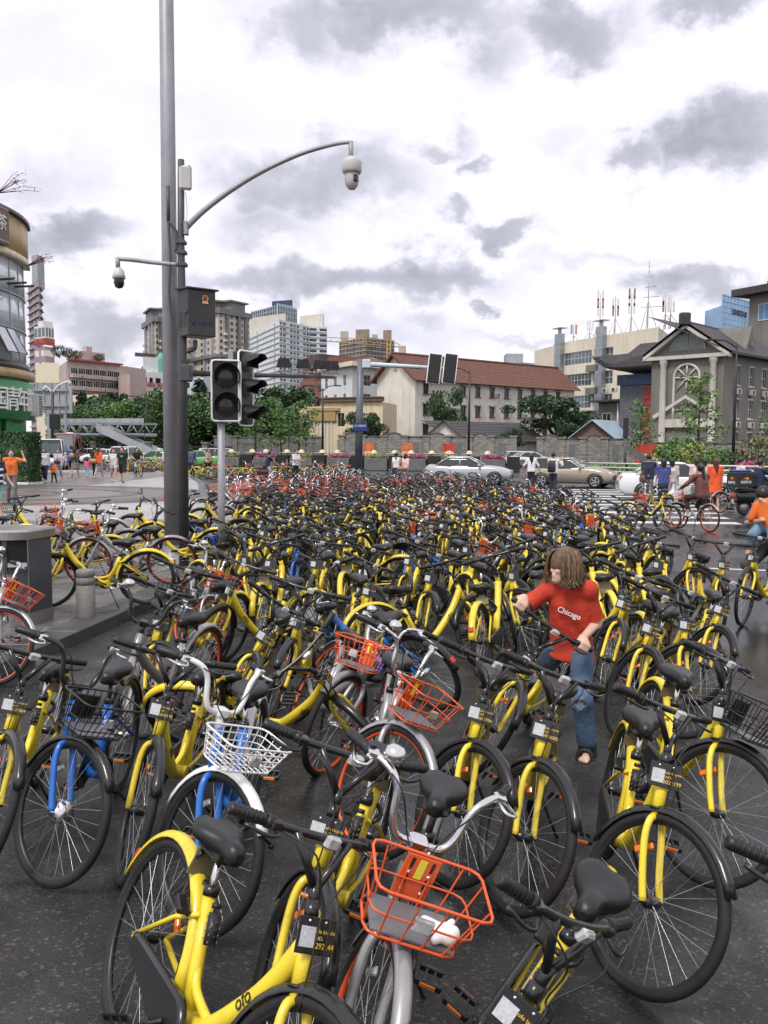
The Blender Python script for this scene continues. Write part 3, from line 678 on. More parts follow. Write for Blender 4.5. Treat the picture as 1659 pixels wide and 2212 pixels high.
    b.add([M2 @ Vector(q) for q in ((-.3, -.9, zE), (W2, -.9, zE), (W2, 6.5, zE + 3.6), (-3, 6.5, zE + 3.6))], [(0, 1, 2, 3)], False); b.add([M2 @ Vector(q) for q in ((-.3, -.9, zE - .2), (W2, -.9, zE - .2), (W2, -.9, zE), (-.3, -.9, zE))], [(0, 1, 2, 3)], False); b.build('side_roof', M_DARKRF, r)
    b = MB(); X0 = 6.4; b.add([M2 @ Vector(q) for q in ((X0 - 1.2, .2, zE + .6), (X0 + 1.2, .2, zE + .6), (X0, .2, zE + 3.0), (X0, 4, zE + 3.0), (X0 - 1.2, 3, zE + .6), (X0 + 1.2, 3, zE + .6))], [(0, 1, 2), (0, 2, 3, 4), (2, 1, 5, 3)], False); b.build('dormer', M_GREYW, r)
    b = MB(); b.prism([(X0 + .45 * math.cos(rad(a)), zE + 1.0 + .55 * math.sin(rad(a))) for a in range(0, 181, 20)], .12, .19, M2, 'y'); b.build('dormer_window', M_DKGL, r)
    b = MB(); b.tube([ridge0, ridge0 + M.to_3x3() @ Vector((0, bk, 0))], .28, 6); b.cbox((-.5, -.3, -.2), (.5, .4, 1.0), .1, Matrix.Translation(ridge0)); b.build('ridge', M_DARKRF, r)
gabled_house()
def pavilion():
    A = corner(1335, 104); B = corner(1424, 100); o = A.copy(); r = empty('brick_pavilion', o); A, B = A - o, B - o; M, W = fac(A, B); Z = hz(1370, 808, 101)
    tag(r, 'grey brick pavilion with upturned tiled eaves and a red lattice window', 'building')
    block(r, [A, B], 0, Z, mat('grey_brick', (.11, .115, .125), .8, var=.15, vscale=3), 8)
    rings = []
    for i in range(15):
        t = -1 + 2 * i / 14; xx = W / 2 + t * (W / 2 + 2.6); up = 1.7 * max(0, -t) ** 4 + .3 * max(0, t) ** 6
        rings.append([M @ Vector((xx, -2.2, Z + .7 + up)), M @ Vector((xx, -1.4, Z + .95 + up * .8)), M @ Vector((W / 2 + t * W / 2, 1.5, Z + 2.2 + up * .3)), M @ Vector((W / 2 + t * (W / 2 - .3), 3.6, Z + 4.0)), M @ Vector((W / 2 + t * W / 2, 3.6, Z + .3)), M @ Vector((xx * .96 + .1, -1.8, Z + .5 + up))])
    b = MB(); b.loft(rings); b.build('curved_roof', M_DARKRF, r)
    b = MB()
    for i in range(26): xx = -2.2 + (W + 4.2) * i / 25; t = (xx - W / 2) / (W / 2 + 2.6); b.tube([M @ Vector((xx, -2.28, Z + .74 + 1.7 * max(0, -t) ** 4)), M @ Vector((xx, -1.3, Z + 1.08 + 1.4 * max(0, -t) ** 4)), M @ Vector((xx * .95, 1.4, Z + 2.24))], .10, 5)
    tag(b.build('roof_tiles', M_DARKRF, r), kind='stuff')
    b = MB(); b.box((-.3, -.2, Z - 1.1), (W, 0, Z + .1), M); b.build('painted_beam', mat('blue_painted_beam', (.045, .075, .16), .6, var=.5, vscale=4), r)
    b = MB(); b.box((W - 2.3, -.08, Z - 7.4), (W - .4, 0, Z - 1.3), M); lt = b.build('lattice_window', M_REDW, r)
    b = MB(); [b.box((W - 2.2, -.11, Z - 7.2 + i * .62), (W - .5, -.081, Z - 7.1 + i * .62), M) for i in range(10)]; b.build('lattice_bar', M_DKFR, r)
pavilion()
# ---- rounded glass building on the left
def glass_corner():
    c = Vector((-31.2, 52, 0)); R = 9.6; o = c.copy(); r = empty('rounded_glass_building', o); T = Matrix.Identity(4)
    tag(r, 'rounded glass-fronted shop building with gold sign band and green travel shop below', 'building')
    a0, a1 = rad(-130), rad(22); n = 19
    zg0, zg1, zt = 6.7, 12.6, 15.0
    def ring(r0, r1, z0, z1, m, name, b0=a0, b1=a1, k=38): q = MB(); q.lathe([(r0, z0), (r1, z0), (r1, z1), (r0, z1), (r0, z0)], k, T, b0, b1); return q.build(name, m, r)
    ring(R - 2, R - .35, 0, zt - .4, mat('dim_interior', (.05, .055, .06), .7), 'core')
    for i in range(n):                           # glass panes, one by one
        b0 = a0 + (a1 - a0) * i / n; b1 = a0 + (a1 - a0) * (i + 1) / n
        for (z0, z1) in ((zg0, 8.6), (8.66, 10.6), (10.66, zg1)):
            q = MB(); q.lathe([(R - .05, z0 + .03), (R, z0 + .03), (R, z1 - .03), (R - .05, z1 - .03)], 2, T, b0 + .004, b1 - .004); q.build('glass_pane', M_CGL, r)
        q = MB(); q.box((-.05, -.045, zg0), (.06, .045, zg1), RZ(b0) @ TR(R - .02, 0, 0)); q.build('mullion', M_CFR, r)
    for z in (8.63, 10.63): ring(R - .06, R + .05, z - .05, z + .05, M_CFR, 'transom')
    ring(R - .5, R + .35, zg1, zg1 + .35, M_CREAM2, 'ledge'); ring(R - .5, R + .25, zg1 + .35, zt, M_GOLD, 'gold_fascia'); ring(R - .5, R + .4, zt, zt + .25, M_BROWNS, 'parapet_cap')
    for k, a in enumerate((-46, -33, -22, -12)):
        q = MB(); q.cbox((0, -.7, zg1 + .4), (.35, .7, zt + .1), .03, RZ(rad(a)) @ TR(R + .28, 0, 0)); s = q.build('sign_panel', M_BROWNS if k % 2 == 0 else mat('plum_sign', (.12, .06, .05), .4), r)
        q = MB(); [q.box((.35, -.60, z), (.38, .60, z + .05), RZ(rad(a)) @ TR(R + .28, 0, 0)) for z in (zg1 + .55, zt - .1)]; q.build('sign_border', M_STONEW, s)
        me = text_mesh('茶', .95, M_WLET, .02); link('lettering', me, s, RZ(rad(a)) @ TR(R + .66, 0, (zg1 + zt) / 2 + .3) @ RZ(PI / 2) @ Matrix.Rotation(PI / 2, 4, 'X'))
    ring(R - .4, R + .2, 6.25, 6.7, M_BROWNS, 'lower_ledge'); ring(R - .4, R + .45, 5.75, 6.25, M_GOLD, 'gold_band')
    ring(R - .4, R + .15, 5.6, 5.75, M_CFR, 'soffit')
    for a in (-64, -48, -36, -27, -18, -10, -3, 3): q = MB(); q.tube([RZ(rad(a)) @ Vector((R, 0, 11.1 - .0)), RZ(rad(a)) @ Vector((R + 1.1, 0, 11.15))], .07, 5); q.build('bracket', M_DKFR, r)
    for a in (-24, -9, -3): 
        q = MB(); X = RZ(rad(a)) @ TR(R + .02, 0, 8.5) @ Matrix.Rotation(rad(-28), 4, 'Y'); q.box((0, -.55, -1.55), (.06, .55, 0), X); q.build('open_pane', M_CGL2, r)
        q = MB(); [q.box((-.02, s * .55 - .04, -1.58), (.08, s * .55 + .04, .02), X) for s in (-1, 1)]; q.build('open_pane_frame', M_DKFR, r)
    # shops below
    ring(R - .6, R - .1, 0, 5.6, mat('white_shop_wall', (.55, .55, .57), .5), 'shop_wall', a0, rad(-34)); ring(R - .1, R + .5, 3.4, 5.6, M_WFR, 'white_fascia', a0, rad(-34.4))
    ring(R - .6, R - .1, 0, 5.6, M_GREEN, 'green_wall', rad(-34), a1); s = ring(R - .1, R + .5, 3.35, 5.55, M_GREEN, 'green_fascia', rad(-34), rad(14))
    for k, ch in enumerate('中国青年旅'):
        a = rad(-21 + k * 6.6); link('lettering', text_mesh(ch, 1.45, M_WLET, .06), s, RZ(a) @ TR(R + .58, 0, 4.4) @ RZ(PI / 2) @ Matrix.Rotation(PI / 2, 4, 'X'))
    q = MB(); q.cbox((0, -.32, 3.6), (.14, .32, 5.5), .02, RZ(rad(-29)) @ TR(R + .52, 0, 0)); s2 = q.build('poster', M_WFR, r); 
    q = MB(); q.box((.141, -.25, 3.75), (.146, .25, 4.6), RZ(rad(-29)) @ TR(R + .52, 0, 0)); q.build('poster_print', mat('pink_print', (.6, .25, .22), .5, var=.5, vscale=7), s2)
    for a in (-31, -22, -13, -6): q = MB(); q.box((-.15, -.3, 0), (.12, .3, 3.35), RZ(rad(a)) @ TR(R + .0, 0, 0)); q.build('green_pier', M_GREEN, r)
    for a in (-26.5, -17.5, -9.5): q = MB(); q.box((-.25, -.55, .1), (-.02, .55, 3.0), RZ(rad(a)) @ TR(R, 0, 0)); q.build('shop_door', M_DKGL, r)
    ac = empty('wall_cooler', o); 
    bpy.data.objects.remove(ac)
    q = MB(); q.cbox((0, -.5, 3.6), (.9, .5, 4.9), .04, RZ(rad(9)) @ TR(R + .1, 0, 0)); cs = q.build('cooler_case', M_ACW, r); q = MB(); [q.box((.901, -.44, 3.7 + .15 * i), (.915, .44, 3.78 + .15 * i), RZ(rad(9)) @ TR(R + .1, 0, 0)) for i in range(8)]; tag(q.build('louvres', M_DKFR, cs), kind='stuff')
M_CGL = mat('curved_glass', (.58, .63, .65), .08, metal=.15, var=.35, vscale=.35); M_CGL2 = mat('tilted_glass', (.5, .53, .55), .05, metal=.6); M_CFR = mat('grey_mullion', (.28, .29, .30), .4, metal=.4)
glass_corner()
# ---- mid and far blocks
def apartment():
    A = corner(122, 262); B = corner(152, 232); C = corner(262, 247); D = corner(283, 236); E = corner(286, 246); o = B.copy(); Z = hz(152, 778, 232); r = empty('pinkish_apartment_block', o); q = [p - o for p in (A, B, C)]
    tag(r, 'five-storey pinkish apartment block with strip balconies and plants on its roof', 'building')
    b = MB(); M, W = fac(q[1], q[2]); M0, W0 = fac(q[0], q[1]); fh = 3.2
    b.prism([(p.x, p.y) for p in q] + [(q[2].x + 4, q[2].y + 12), (q[0].x, q[0].y + 8)], 0, Z); b.build('wall', M_PINKB, r)
    M3, W3 = fac(D - o + Vector((0, -.5, 0)), E - o); block(r, [C - o + Vector((.3, -2.5, 0)), D - o, E - o], 0, Z - 3.1, M_PINKB, 10, 'wing_wall')
    for i in range(7):
        z = Z - 1.0 - (i + 1) * fh
        if z < 0: break
        b = MB(); b.box((.4, -1.1, z - .2), (W, 0, z + .75), M); b.build('balcony', M_PINKB, r)
        for j in range(7): window(r, M, .6 + j * (W - .6) / 7, z + .8, (W - .6) / 7 - .15, 1.7, M_WFR, M_DKGL, 3, 1, y=-.35 if j % 2 else -.15, fw=.09, deep=.1)
        for j in range(2): ac_unit(r, M @ TR(0, -1.1, 0), 3 + 6.5 * j + (i % 3), z)
        window(r, M0, W0 * .4, z + .8, 1.8, 1.7, M_WFR, M_DKGL, 2, 1, y=-.06)
    b = MB(); b.box((-.3, -1.2, Z), (W + .2, 0.3, Z + .45), M); b.build('parapet', mat('red_parapet', (.38, .07, .06), .7), r)
    b = MB(); b.box((6.5, 3, Z), (W - 2.5, 8, Z + 3.2), M); b.box((9, 3.5, Z + 3.2), (11, 5, Z + 4.6), M); b.build('roof_hut', M_PINKB, r)
    return o, M, W, Z
apt = apartment()
def slab_block(name, label, corners, pytop, m, fh, bays, w, h, gm, ledge=None, lm=None, back=14, extra=None, crown=None, z0=2.0):
    pts = [corner(px, Y) for px, Y in corners]; cn_ = min(corners, key=lambda q: q[1]); Z = hz(cn_[0], pytop, cn_[1]); o = pts[0].copy(); r = empty(name, o); tag(r, label, 'building'); q = [p - o for p in pts]
    block(r, q, 0, Z, m, back); nf = int((Z - z0 - .5) / fh)
    for i in range(len(q) - 1):
        far_windows(r, q[i], q[i + 1], Z - nf * fh - .4, fh, nf, bays[i] if isinstance(bays, (list, tuple)) else bays, w, h, gm, ledge, lm)
    if crown:
        mid = sum(q, Vector()) / len(q); dr = Vector((0, 1, 0))
        for (f0, f1, hh, mm) in crown:
            p0 = q[0].lerp(q[-1], f0) + dr * 3; p1 = q[0].lerp(q[-1], f1) + dr * 3; b = MB(); b.prism([(p0.x, p0.y), (p1.x, p1.y), (p1.x, p1.y + 8), (p0.x, p0.y + 8)], Z, Z + hh); b.build('roof_block', mm, r)
    return r, q, Z, o
M_TOWB = wmat('tan_tower_facade', (.62, .56, .46)); M_TOWD = wmat('dark_tower_trim', (.21, .205, .21))
for (nm, lab, cs, top) in (('tan_tower', 'tan residential tower with dark crown beside the grey pole', [(315, 470), (340, 440), (372, 455)], 690), ('tan_tower', 'wide tan residential tower with dark stepped crown behind the steel cabinet', [(405, 470), (474, 435), (541, 455)], 672)):
    r, q, Z, o = slab_block(nm, lab, cs, top, M_TOWB, 3.1, [5, 6], [1.5, 0.9, 2.2], 1.6, M_DKGL, .0, None, 20)
    for i in range(2):
        M, W = fac(q[i], q[i + 1]); b = MB()
        for x in ([.25, .62, .85] if W > 12 else [.5]):
            b.box((W * x - .9, -1.1, Z * .25), (W * x + .9, 0, Z + 1), M)
        b.build('bay_shaft', M_TOWD if i else M_GREYB2, r)
        b = MB(); b.box((-.4, -1.3, Z - 1), (W + .4, .3, Z + 1.6), M); b.box((-.5, -1.5, Z - 22), (W + .5, .0, Z - 20.5), M); b.box((W * .35, -1.0, Z + 1.6), (W * .8, 6, Z + 5.5), M); b.box((W * .28, -2.0, Z + 5.5), (W * .87, 7, Z + 6.3), M); b.build('crown', M_TOWD, r)
        b = MB(); [b.box((W * .15, -1.6, 30 + k * 3.1), (W * .22, 0, 31.1 + k * 3.1), M) for k in range(int((Z - 36) / 3.1))]; tag(b.build('balconies', M_TOWB, r), kind='stuff')
r, q, Z, o = slab_block('white_tower', 'white banded office tower with red triangle sign on its side', [(533, 600), (604, 520), (668, 548), (706, 552)], 690, M_WHTB, 3.25, [4, 9, 5], [2.0, 2.6, 0.0, 2.6], 1.5, M_DKGL, .5, M_PALEBL, 25, crown=[(.05, .5, 12, M_STONEW), (.68, .95, 9, M_STONEW)])
M, W = fac(q[0], q[1]); 
for k, ch in enumerate('城市酒店'): link('lettering', text_mesh(ch, 3.2, M_DKFR, .15), r, M @ TR(W * .17, -.7, Z - 23 - k * 4.2) @ Matrix.Rotation(PI / 2, 4, 'X'))
b = MB(); b.prism([(W * .17 - 2.2, Z - 17), (W * .17 + 2.2, Z - 17), (W * .17, Z - 12.4)], -.8, -.6, M, 'y'); b.build('triangle_sign', M_REDS, r)
r, q, Z, o = slab_block('blue_glass_tower', 'dark blue glass tower rising behind the white banded tower', [(545, 830), (600, 790), (641, 810)], 660, M_BLGL2, 4, [10, 8], 1.5, 3.2, M_BLGL2, .25, M_GREYB2, 30, crown=[(.45, .9, 9, M_BLGL2)])
for i in range(2):
    M, W = fac(q[i], q[i + 1]); b = MB(); [b.box((W * k / 12 - .25, -.6, 40), (W * k / 12 + .25, 0, Z + (1 if i == 0 else 2)), M) for k in range(13)]; tag(b.build('fins', M_PALEBL, r), kind='stuff')
r, q, Z, o = slab_block('scaffolded_tower', 'unfinished brown apartment tower with a yellow crane beside it', [(732, 660), (790, 630), (850, 650)], 728, M_SCAF, 3.1, [8, 8], [2.4, 1.4], 1.9, M_DKGL, .5, M_SCAF2, 20, crown=[(.02, .16, 8, M_SCAF2), (.3, .55, 9, M_SCAF), (.6, .7, 5, M_SCAF2), (.8, .95, 8, M_SCAF)])
def crane():
    o = corner(838, 625); zt = hz(838, 735, 625); r = empty('tower_crane', o); tag(r, 'yellow tower crane in front of the unfinished brown tower', 'crane'); b = MB()
    for s in ((-1, -1), (1, -1), (1, 1), (-1, 1)): b.tube([(s[0] * 1.2, s[1] * 1.2, 0), (s[0] * 1.2, s[1] * 1.2, zt)], .28, 4)
    for i in range(int(zt / 3)): b.tube([(-1.2, -1.2, i * 3), (1.2, -1.2, i * 3 + 3)], .18, 4); b.tube([(1.2, -1.2, i * 3), (-1.2, -1.2, i * 3 + 3)], .18, 4)
    b.build('mast', M_YCR, r); b = MB(); zj = hz(838, 750, 625)
    b.tube([(-72, 0, zj + 6), (11, 0, zj)], .35, 4); b.tube([(-60, 0, zj + 7.2), (0, 0, zj + 5), (8, 0, zj + 1.6)], .25, 4); [b.tube([(-72 + i * 5, 0, zj + 6 - i * .36), (-69.5 + i * 5, 0, zj + 7 - i * .33)], .18, 4) for i in range(14)]; b.build('jib', M_YCR, r)
    b = MB(); b.cbox((7, -1.6, zj - 4), (12, 1.6, zj + 1), .2); b.build('counterweight', M_BEIGE, r)
crane()
slab_block('white_hall', 'white building with red rooftop lettering below the tan towers', [(297, 275), (306, 262), (366, 268), (372, 275)], 802, M_WHTB, 4, [1, 4, 1], [1.6, 1.0], 1.5, M_DKGL, back=16)
def white_hall_sign():
    r = [x for x in bpy.data.objects if x.name == 'white_hall'][0]; A = corner(306, 262) - r.location; B = corner(366, 268) - r.location; M, W = fac(A, B); Z = hz(306, 830, 262)
    link('lettering', text_mesh('商务酒店 商务宾馆', 1.35, M_REDS, .1), r, M @ TR(W * .55, -.25, Z) @ Matrix.Rotation(PI / 2, 4, 'X'))
    b = MB(); b.box((W * .28, -.12, Z - 6), (W * .85, 0, Z - 1.6), M); g = b.build('strip_window', M_CREAM, r); b = MB(); [b.box((W * .28 + i * .75, -.18, Z - 5.9), (W * .28 + i * .75 + .4, -.121, Z - 1.7), M) for i in range(9)]; tag(b.build('strip_panes', M_GLASS, g), kind='stuff')
    Zt = hz(306, 768, 262); block(r, [A + Vector((0, 3, 0)), A.lerp(B, .75) + Vector((0, 3, 0))], 0, Zt, M_WHTB, 8, 'upper_wall'); b = MB(); [b.box((W * .75 * i / 7, 2.7, Zt), (W * .75 * i / 7 + .6, 3.4, Zt + 1.1), M) for i in range(7)]; b.build('battlement', M_DKB, r)
    b = MB(); c = M @ Vector((W * .92, 3, Zt - 2)); b.lathe([(1.7, -3), (1.7, 1), (1.5, 2.2), (.8, 3.2), (0, 3.5)], 12, Matrix.Translation(c)); b.build('green_dome', mat('verdigris_dome', (.10, .32, .26), .5), r)
    b = MB(); [b.box((W * .1, -.05, z), (W * .22, .05, z + 1.5), M) for z in (6, 10, 14)]; b.build('side_panes', M_DKGL, r)
white_hall_sign()
slab_block('white_link_block', 'plain white block linking behind the traffic signal', [(366, 280), (440, 270), (470, 275)], 815, M_PALEBL, 3.6, [6, 2], [0, 1.3], 1.6, M_DKGL, back=14)
slab_block('mauve_block', 'mauve office block with red sign band on its top storey', [(80, 262), (104, 258), (123, 262)], 748, M_PINK, 3.4, [2, 2], [2.3, 1.8], 1.7, M_WFR, back=14)
def mauve_sign():
    r = [x for x in bpy.data.objects if x.name == 'mauve_block'][0]; o = r.location; A = corner(80, 262) - o; B = corner(104, 258) - o; C = corner(123, 262) - o; Z = hz(80, 748, 262)
    for p, q in ((A, B), (B, C)):
        M, W = fac(p, q); b = MB(); b.box((0, -.2, Z), (W, .1, Z + 2.0), M); b.build('sign_band', mat('brick_red_sign', (.33, .07, .05), .6), r); b = MB(); b.box((.1, 0, Z + 2.0), (W - .1, .4, Z + 5.6), M); b.build('roof_storey', M_WFR, r)
        b = MB(); [b.box((.3 + i * W / 3, -.06, Z + 2.5), (W / 3 - .2 + i * W / 3, .0, Z + 5), M) for i in range(3)]; b.build('roof_glazing', M_GLASS, r)
        link('lettering', text_mesh('商务酒店', W * .22, mat('pale_red_lettering', (.62, .18, .15), .5), .05), r, M @ TR(W / 2, -.3, Z + 1) @ Matrix.Rotation(PI / 2, 4, 'X'))
    b = MB(); b.box((.5, 1, Z + 5.6), (3.4, 4, Z + 7.2), frame_to(A, B - A)); b.build('roof_hut', M_WFR, r)
mauve_sign()
slab_block('grey_tower', 'slim grey apartment tower rising beside the rounded glass building', [(70, 400), (93, 380), (98, 392)], 602, M_PINK, 3.1, [3, 1], [0, 2.6, 2.6], 1.7, M_DKGL, .8, M_GREYB2, 20, crown=[(.1, .55, 14, M_GREYB2)])
slab_block('yellowish_wall_block', 'small pale yellow block above the billboard frame', [(82, 150), (132, 146)], 783, mat('pale_yellow_render', (.68, .62, .45), .8), 4, 2, 0.01, .01, M_DKGL, back=8)
slab_block('cream_low_block', 'low cream block below the pinkish apartments', [(150, 215), (215, 210)], 852, M_CREAM, 4, 4, 1.4, 1.6, M_DKGL, back=8)
slab_block('brown_block', 'dark brown apartment block between the white tower and the villa', [(655, 250), (690, 236), (762, 244)], 764, M_DKB, 3.2, [2, 6], [2.2, 1.2], 1.9, M_DKGL, .4, M_REDBR, 14)
slab_block('red_brick_block', 'reddish brick block beside the white villa', [(648, 225), (700, 218)], 820, M_REDBR, 3.4, [3], [1.3], 1.7, M_DKGL, back=10)
slab_block('grey_far_block', 'pale grey block far behind the red tiled roof', [(1088, 330), (1120, 318), (1190, 330)], 782, M_GREYB2, 3.3, [3, 9], [2.4], 1.6, M_DKGL, .4, M_WHTB, 14, crown=[(.05, .4, 4.5, M_GREYB2)])
r, q, Z, o = slab_block('blue_glass_office', 'pale blue mirrored glass office with reversed lettering beyond the grey house', [(1512, 360), (1548, 345), (1640, 372)], 660, M_BLGL, 4, [5, 12], 1.6, 3.3, M_BLGL, back=20)
M, W = fac(q[1], q[2]); block(r, [q[1] + Vector((0, .4, 0)), q[2] + Vector((0, .4, 0))], Z - .1, hz(1548, 634, 345), M_BLGL, 16, 'upper_glass'); b = MB()
for k in range(14): b.box((W * k / 13 - .08, -.12, 20), (W * k / 13 + .08, 0, Z + 5), M)
for k in range(16): b.box((0, -.14, Z + 4 - k * 2.1), (W, 0, Z + 4.15 - k * 2.1), M)
tag(b.build('mullions', mat('pale_blue_mullion', (.35, .48, .62), .4), r), kind='stuff'); link('lettering', text_mesh('BASSENSE', 3.0, M_DKFR, .1), r, M @ TR(W * .38, -.3, Z - 1.5) @ Matrix.Rotation(PI / 2, 4, 'X') @ Matrix.Diagonal((-1, 1, 1, 1)))
def grey_upper():
    A = corner(1606, 118); B = corner(1700, 112); o = A.copy(); r = empty('grey_upper_house', o); A, B = A - o, B - o; Z = hz(1606, 640, 118); M, W = fac(A, B)
    tag(r, 'tall grey house with flat dark eaves and a blue pane at the frame edge', 'building'); block(r, [A, B], 0, Z, M_GREYW, 10)
    b = MB(); b.box((-1.6, -1.6, Z), (W, 8, Z + .9), M); b.build('eaves', M_DARKRF, r); window(r, M, 1.5, Z - 3.4, 1.9, 2.2, M_STONEW, mat('blue_tinted_pane', (.05, .22, .45), .1), 2, 1, y=-.07, fw=.14)
    b = MB(); b.box((1, 2, Z + .9), (3.6, 4, Z + 2), M); b.build('roof_box', M_GREYW, r)
grey_upper()
# ---- low sheds and walls along the far side of the road
def shed(name, label, px0, px1, Y, eave, pk, ln, wm, rm, skew=.0):
    A = corner(px0, Y); B = corner(px1, Y - 1); o = A.copy(); r = empty(name, o); tag(r, label, 'shed'); A, B = A - o, B - o; M, W = fac(A, B)
    b = MB(); b.prism([(0, 0), (W, 0), (W, eave), (W / 2, eave + pk), (0, eave)], 0, ln, M, 'y'); b.build('wall', wm, r)
    for s in (-1, 1):
        e = Vector((W / 2 + s * (W / 2 + .5), -.5, eave - pk * .12 + .05)); p = Vector((W / 2, -.5, eave + pk + .09)); n = 8; b = MB()
        for i in range(n):
            d0 = Vector((skew * i / n, (ln + .8) * i / n, 0)); d1 = Vector((skew * (i + 1) / n, (ln + .8) * (i + 1) / n - .02, 0)); u = Vector((0, 0, .1))
            b.add([M @ q for q in (e + d0, p + d0, p + d1, e + d1, e + d0 - u, p + d0 - u)], [(0, 1, 2, 3), (4, 5, 1, 0)], False)
        b.build('roof_slope', rm, r)
shed('tiled_shed', 'low gabled shed with dark tiled roof under the white building', 905, 1010, 103, 2.2, 2.6, 3.5, M_WWALL, M_DARKRF)
def lean_roof():
    A = corner(985, 104); B = corner(1185, 112); o = A.copy(); r = empty('tiled_outhouse', o); tag(r, 'long dark tiled outhouse roof behind the brick wall', 'shed'); A, B = A - o, B - o; M, W = fac(A, B)
    b = MB(); b.box((0, 0, 0), (W, 4, 2.6), M); b.build('wall', M_WWALL, r); b = MB()
    for i in range(7): b.add([M @ Vector(q) for q in ((-1, -.6 + i * .9, 2.5 + i * .36), (W, -.6 + i * .9, 2.5 + i * .36), (W, .34 + i * .9, 2.84 + i * .36), (-1, .34 + i * .9, 2.84 + i * .36), (-1, -.6 + i * .9, 2.4 + i * .36), (W, -.6 + i * .9, 2.4 + i * .36))], [(0, 1, 2, 3), (4, 5, 1, 0)], False)
    b.build('roof', M_DARKRF, r)
lean_roof()
shed('blue_roofed_shed', 'gabled shed with pale blue sheet roof behind the wall', 1222, 1330, 101, 2.6, 2.3, 10, mat('brown_shed_wall', (.20, .13, .10), .8), M_BLROOF, 6)
def grey_annex():
    A = corner(1290, 116); B = corner(1345, 112); o = A.copy(); r = empty('grey_lean_to', o); tag(r, 'small grey lean-to with a glazed upper floor and white pipe below the cream office', 'building'); A, B = A - o, B - o; M, W = fac(A, B); Z = hz(1300, 868, 114)
    block(r, [A, B], 0, Z, M_GREYW, 6); b = MB(); b.box((-.5, -1.0, Z), (W + .4, 5, Z + .25), M); b.build('roof', M_DARKRF, r); window(r, M, .8, Z - 3.4, 1.6, 2, M_WFR, M_DKGL, 2, 2, y=-.06); b = MB(); b.tube([M @ Vector((W - .9, -.15, Z)), M @ Vector((W - .9, -.15, 1))], .12, 6); b.build('down_pipe', M_WFR, r)
    for k in range(2): ac_unit(r, M @ TR(0, 0, 0), 1.0 + 1.6 * k, Z + 1.2)
grey_annex()
def stone_wall_material():
    m = bpy.data.materials.new('grey_stone_wall'); m.use_nodes = True; nt = m.node_tree; N = nt.nodes; L = nt.links; b = N['Principled BSDF']; b.inputs['Roughness'].default_value = .85
    tc = N.new('ShaderNodeTexCoord'); mp = N.new('ShaderNodeMapping'); mp.inputs['Rotation'].default_value = (PI / 2, 0, 0); L.new(tc.outputs['Object'], mp.inputs[0])
    br = N.new('ShaderNodeTexBrick'); br.inputs['Scale'].default_value = 1; br.inputs['Brick Width'].default_value = .5; br.inputs['Row Height'].default_value = .2; br.inputs['Mortar Size'].default_value = .018; br.inputs['Bias'].default_value = 0
    br.inputs['Color1'].default_value = (.19, .185, .17, 1); br.inputs['Color2'].default_value = (.33, .315, .28, 1); br.inputs['Mortar'].default_value = (.12, .115, .105, 1); L.new(mp.outputs[0], br.inputs['Vector']); L.new(br.outputs[0], b.inputs['Base Color'])
    return m
M_STW = stone_wall_material(); M_BRGREY = mat('grey_wall_render', (.17, .165, .16), .85, var=.25, vscale=1.5, dirt=.2)
def stone_wall(name, label, px0, px1, Y0, Y1, h, bays, m, posters=()):
    A = corner(px0, Y0); B = corner(px1, Y1); o = A.copy(); M = frame_to(o, B - A); W = (B - A).length; r = empty(name, M=M); tag(r, label, 'wall')
    bw = W / bays; I = Matrix.Identity(4)
    for i in range(bays):
        x = i * bw; hh = h + (.32 if i % 2 == 0 else 0)
        b = MB(); n = 8; pts = [(x + .35, 0), (x + bw - .35, 0), (x + bw - .35, h - .3)]
        if i % 2 == 0: pts += [(x + bw / 2 + (bw / 2 - .35) * math.cos(PI * k / n), h - .3 + .42 * math.sin(PI * k / n)) for k in range(1, n)]
        pts += [(x + .35, h - .3)]; b.prism(pts, 0, .3, axis='y'); b.build('wall_panel', m, r)
        b = MB(); b.tube([(p[0], .12, p[1] + .05) for p in ([(x + bw - .35, h - .3)] + ([(x + bw / 2 + (bw / 2 - .35) * math.cos(PI * k / n), h - .3 + .42 * math.sin(PI * k / n)) for k in range(1, n)] if i % 2 == 0 else []) + [(x + .35, h - .3)])], .16, 5); b.build('coping', M_DARKRF, r)
        if i % 2: b = MB(); b.box((x + .8, -.04, .3), (x + bw - .8, -.0, h - .75)); b.build('inset_panel', mat('green_grey_panel', (.15, .16, .15), .8, var=.2, vscale=2), r)
    for i in range(bays + 1): x = i * bw; b = MB(); b.box((x - .35, -.12, 0), (x + .35, .42, h - .15)); b.box((x - .45, -.2, h - .15), (x + .45, .5, h + .02)); b.build('pier', m, r)
    return M, W
Mw, Ww = stone_wall('stone_wall', 'pale grey stone wall with arched coping and red posters behind the planters', 738, 1108, 97, 94, 3.05, 8, M_STW)
stone_wall('stone_wall', 'grey stone wall with arched coping beneath the blue roofed shed', 1166, 1352, 93, 92, 2.9, 4, M_STW)
stone_wall('stone_wall', 'grey stone wall stretch in front of the grey gabled house', 1352, 1720, 84, 80, 2.5, 6, M_STW)
stone_wall('rendered_wall', 'plain dark grey wall with slim piers beneath the thin trees', 470, 690, 100, 99, 2.9, 6, M_BRGREY)
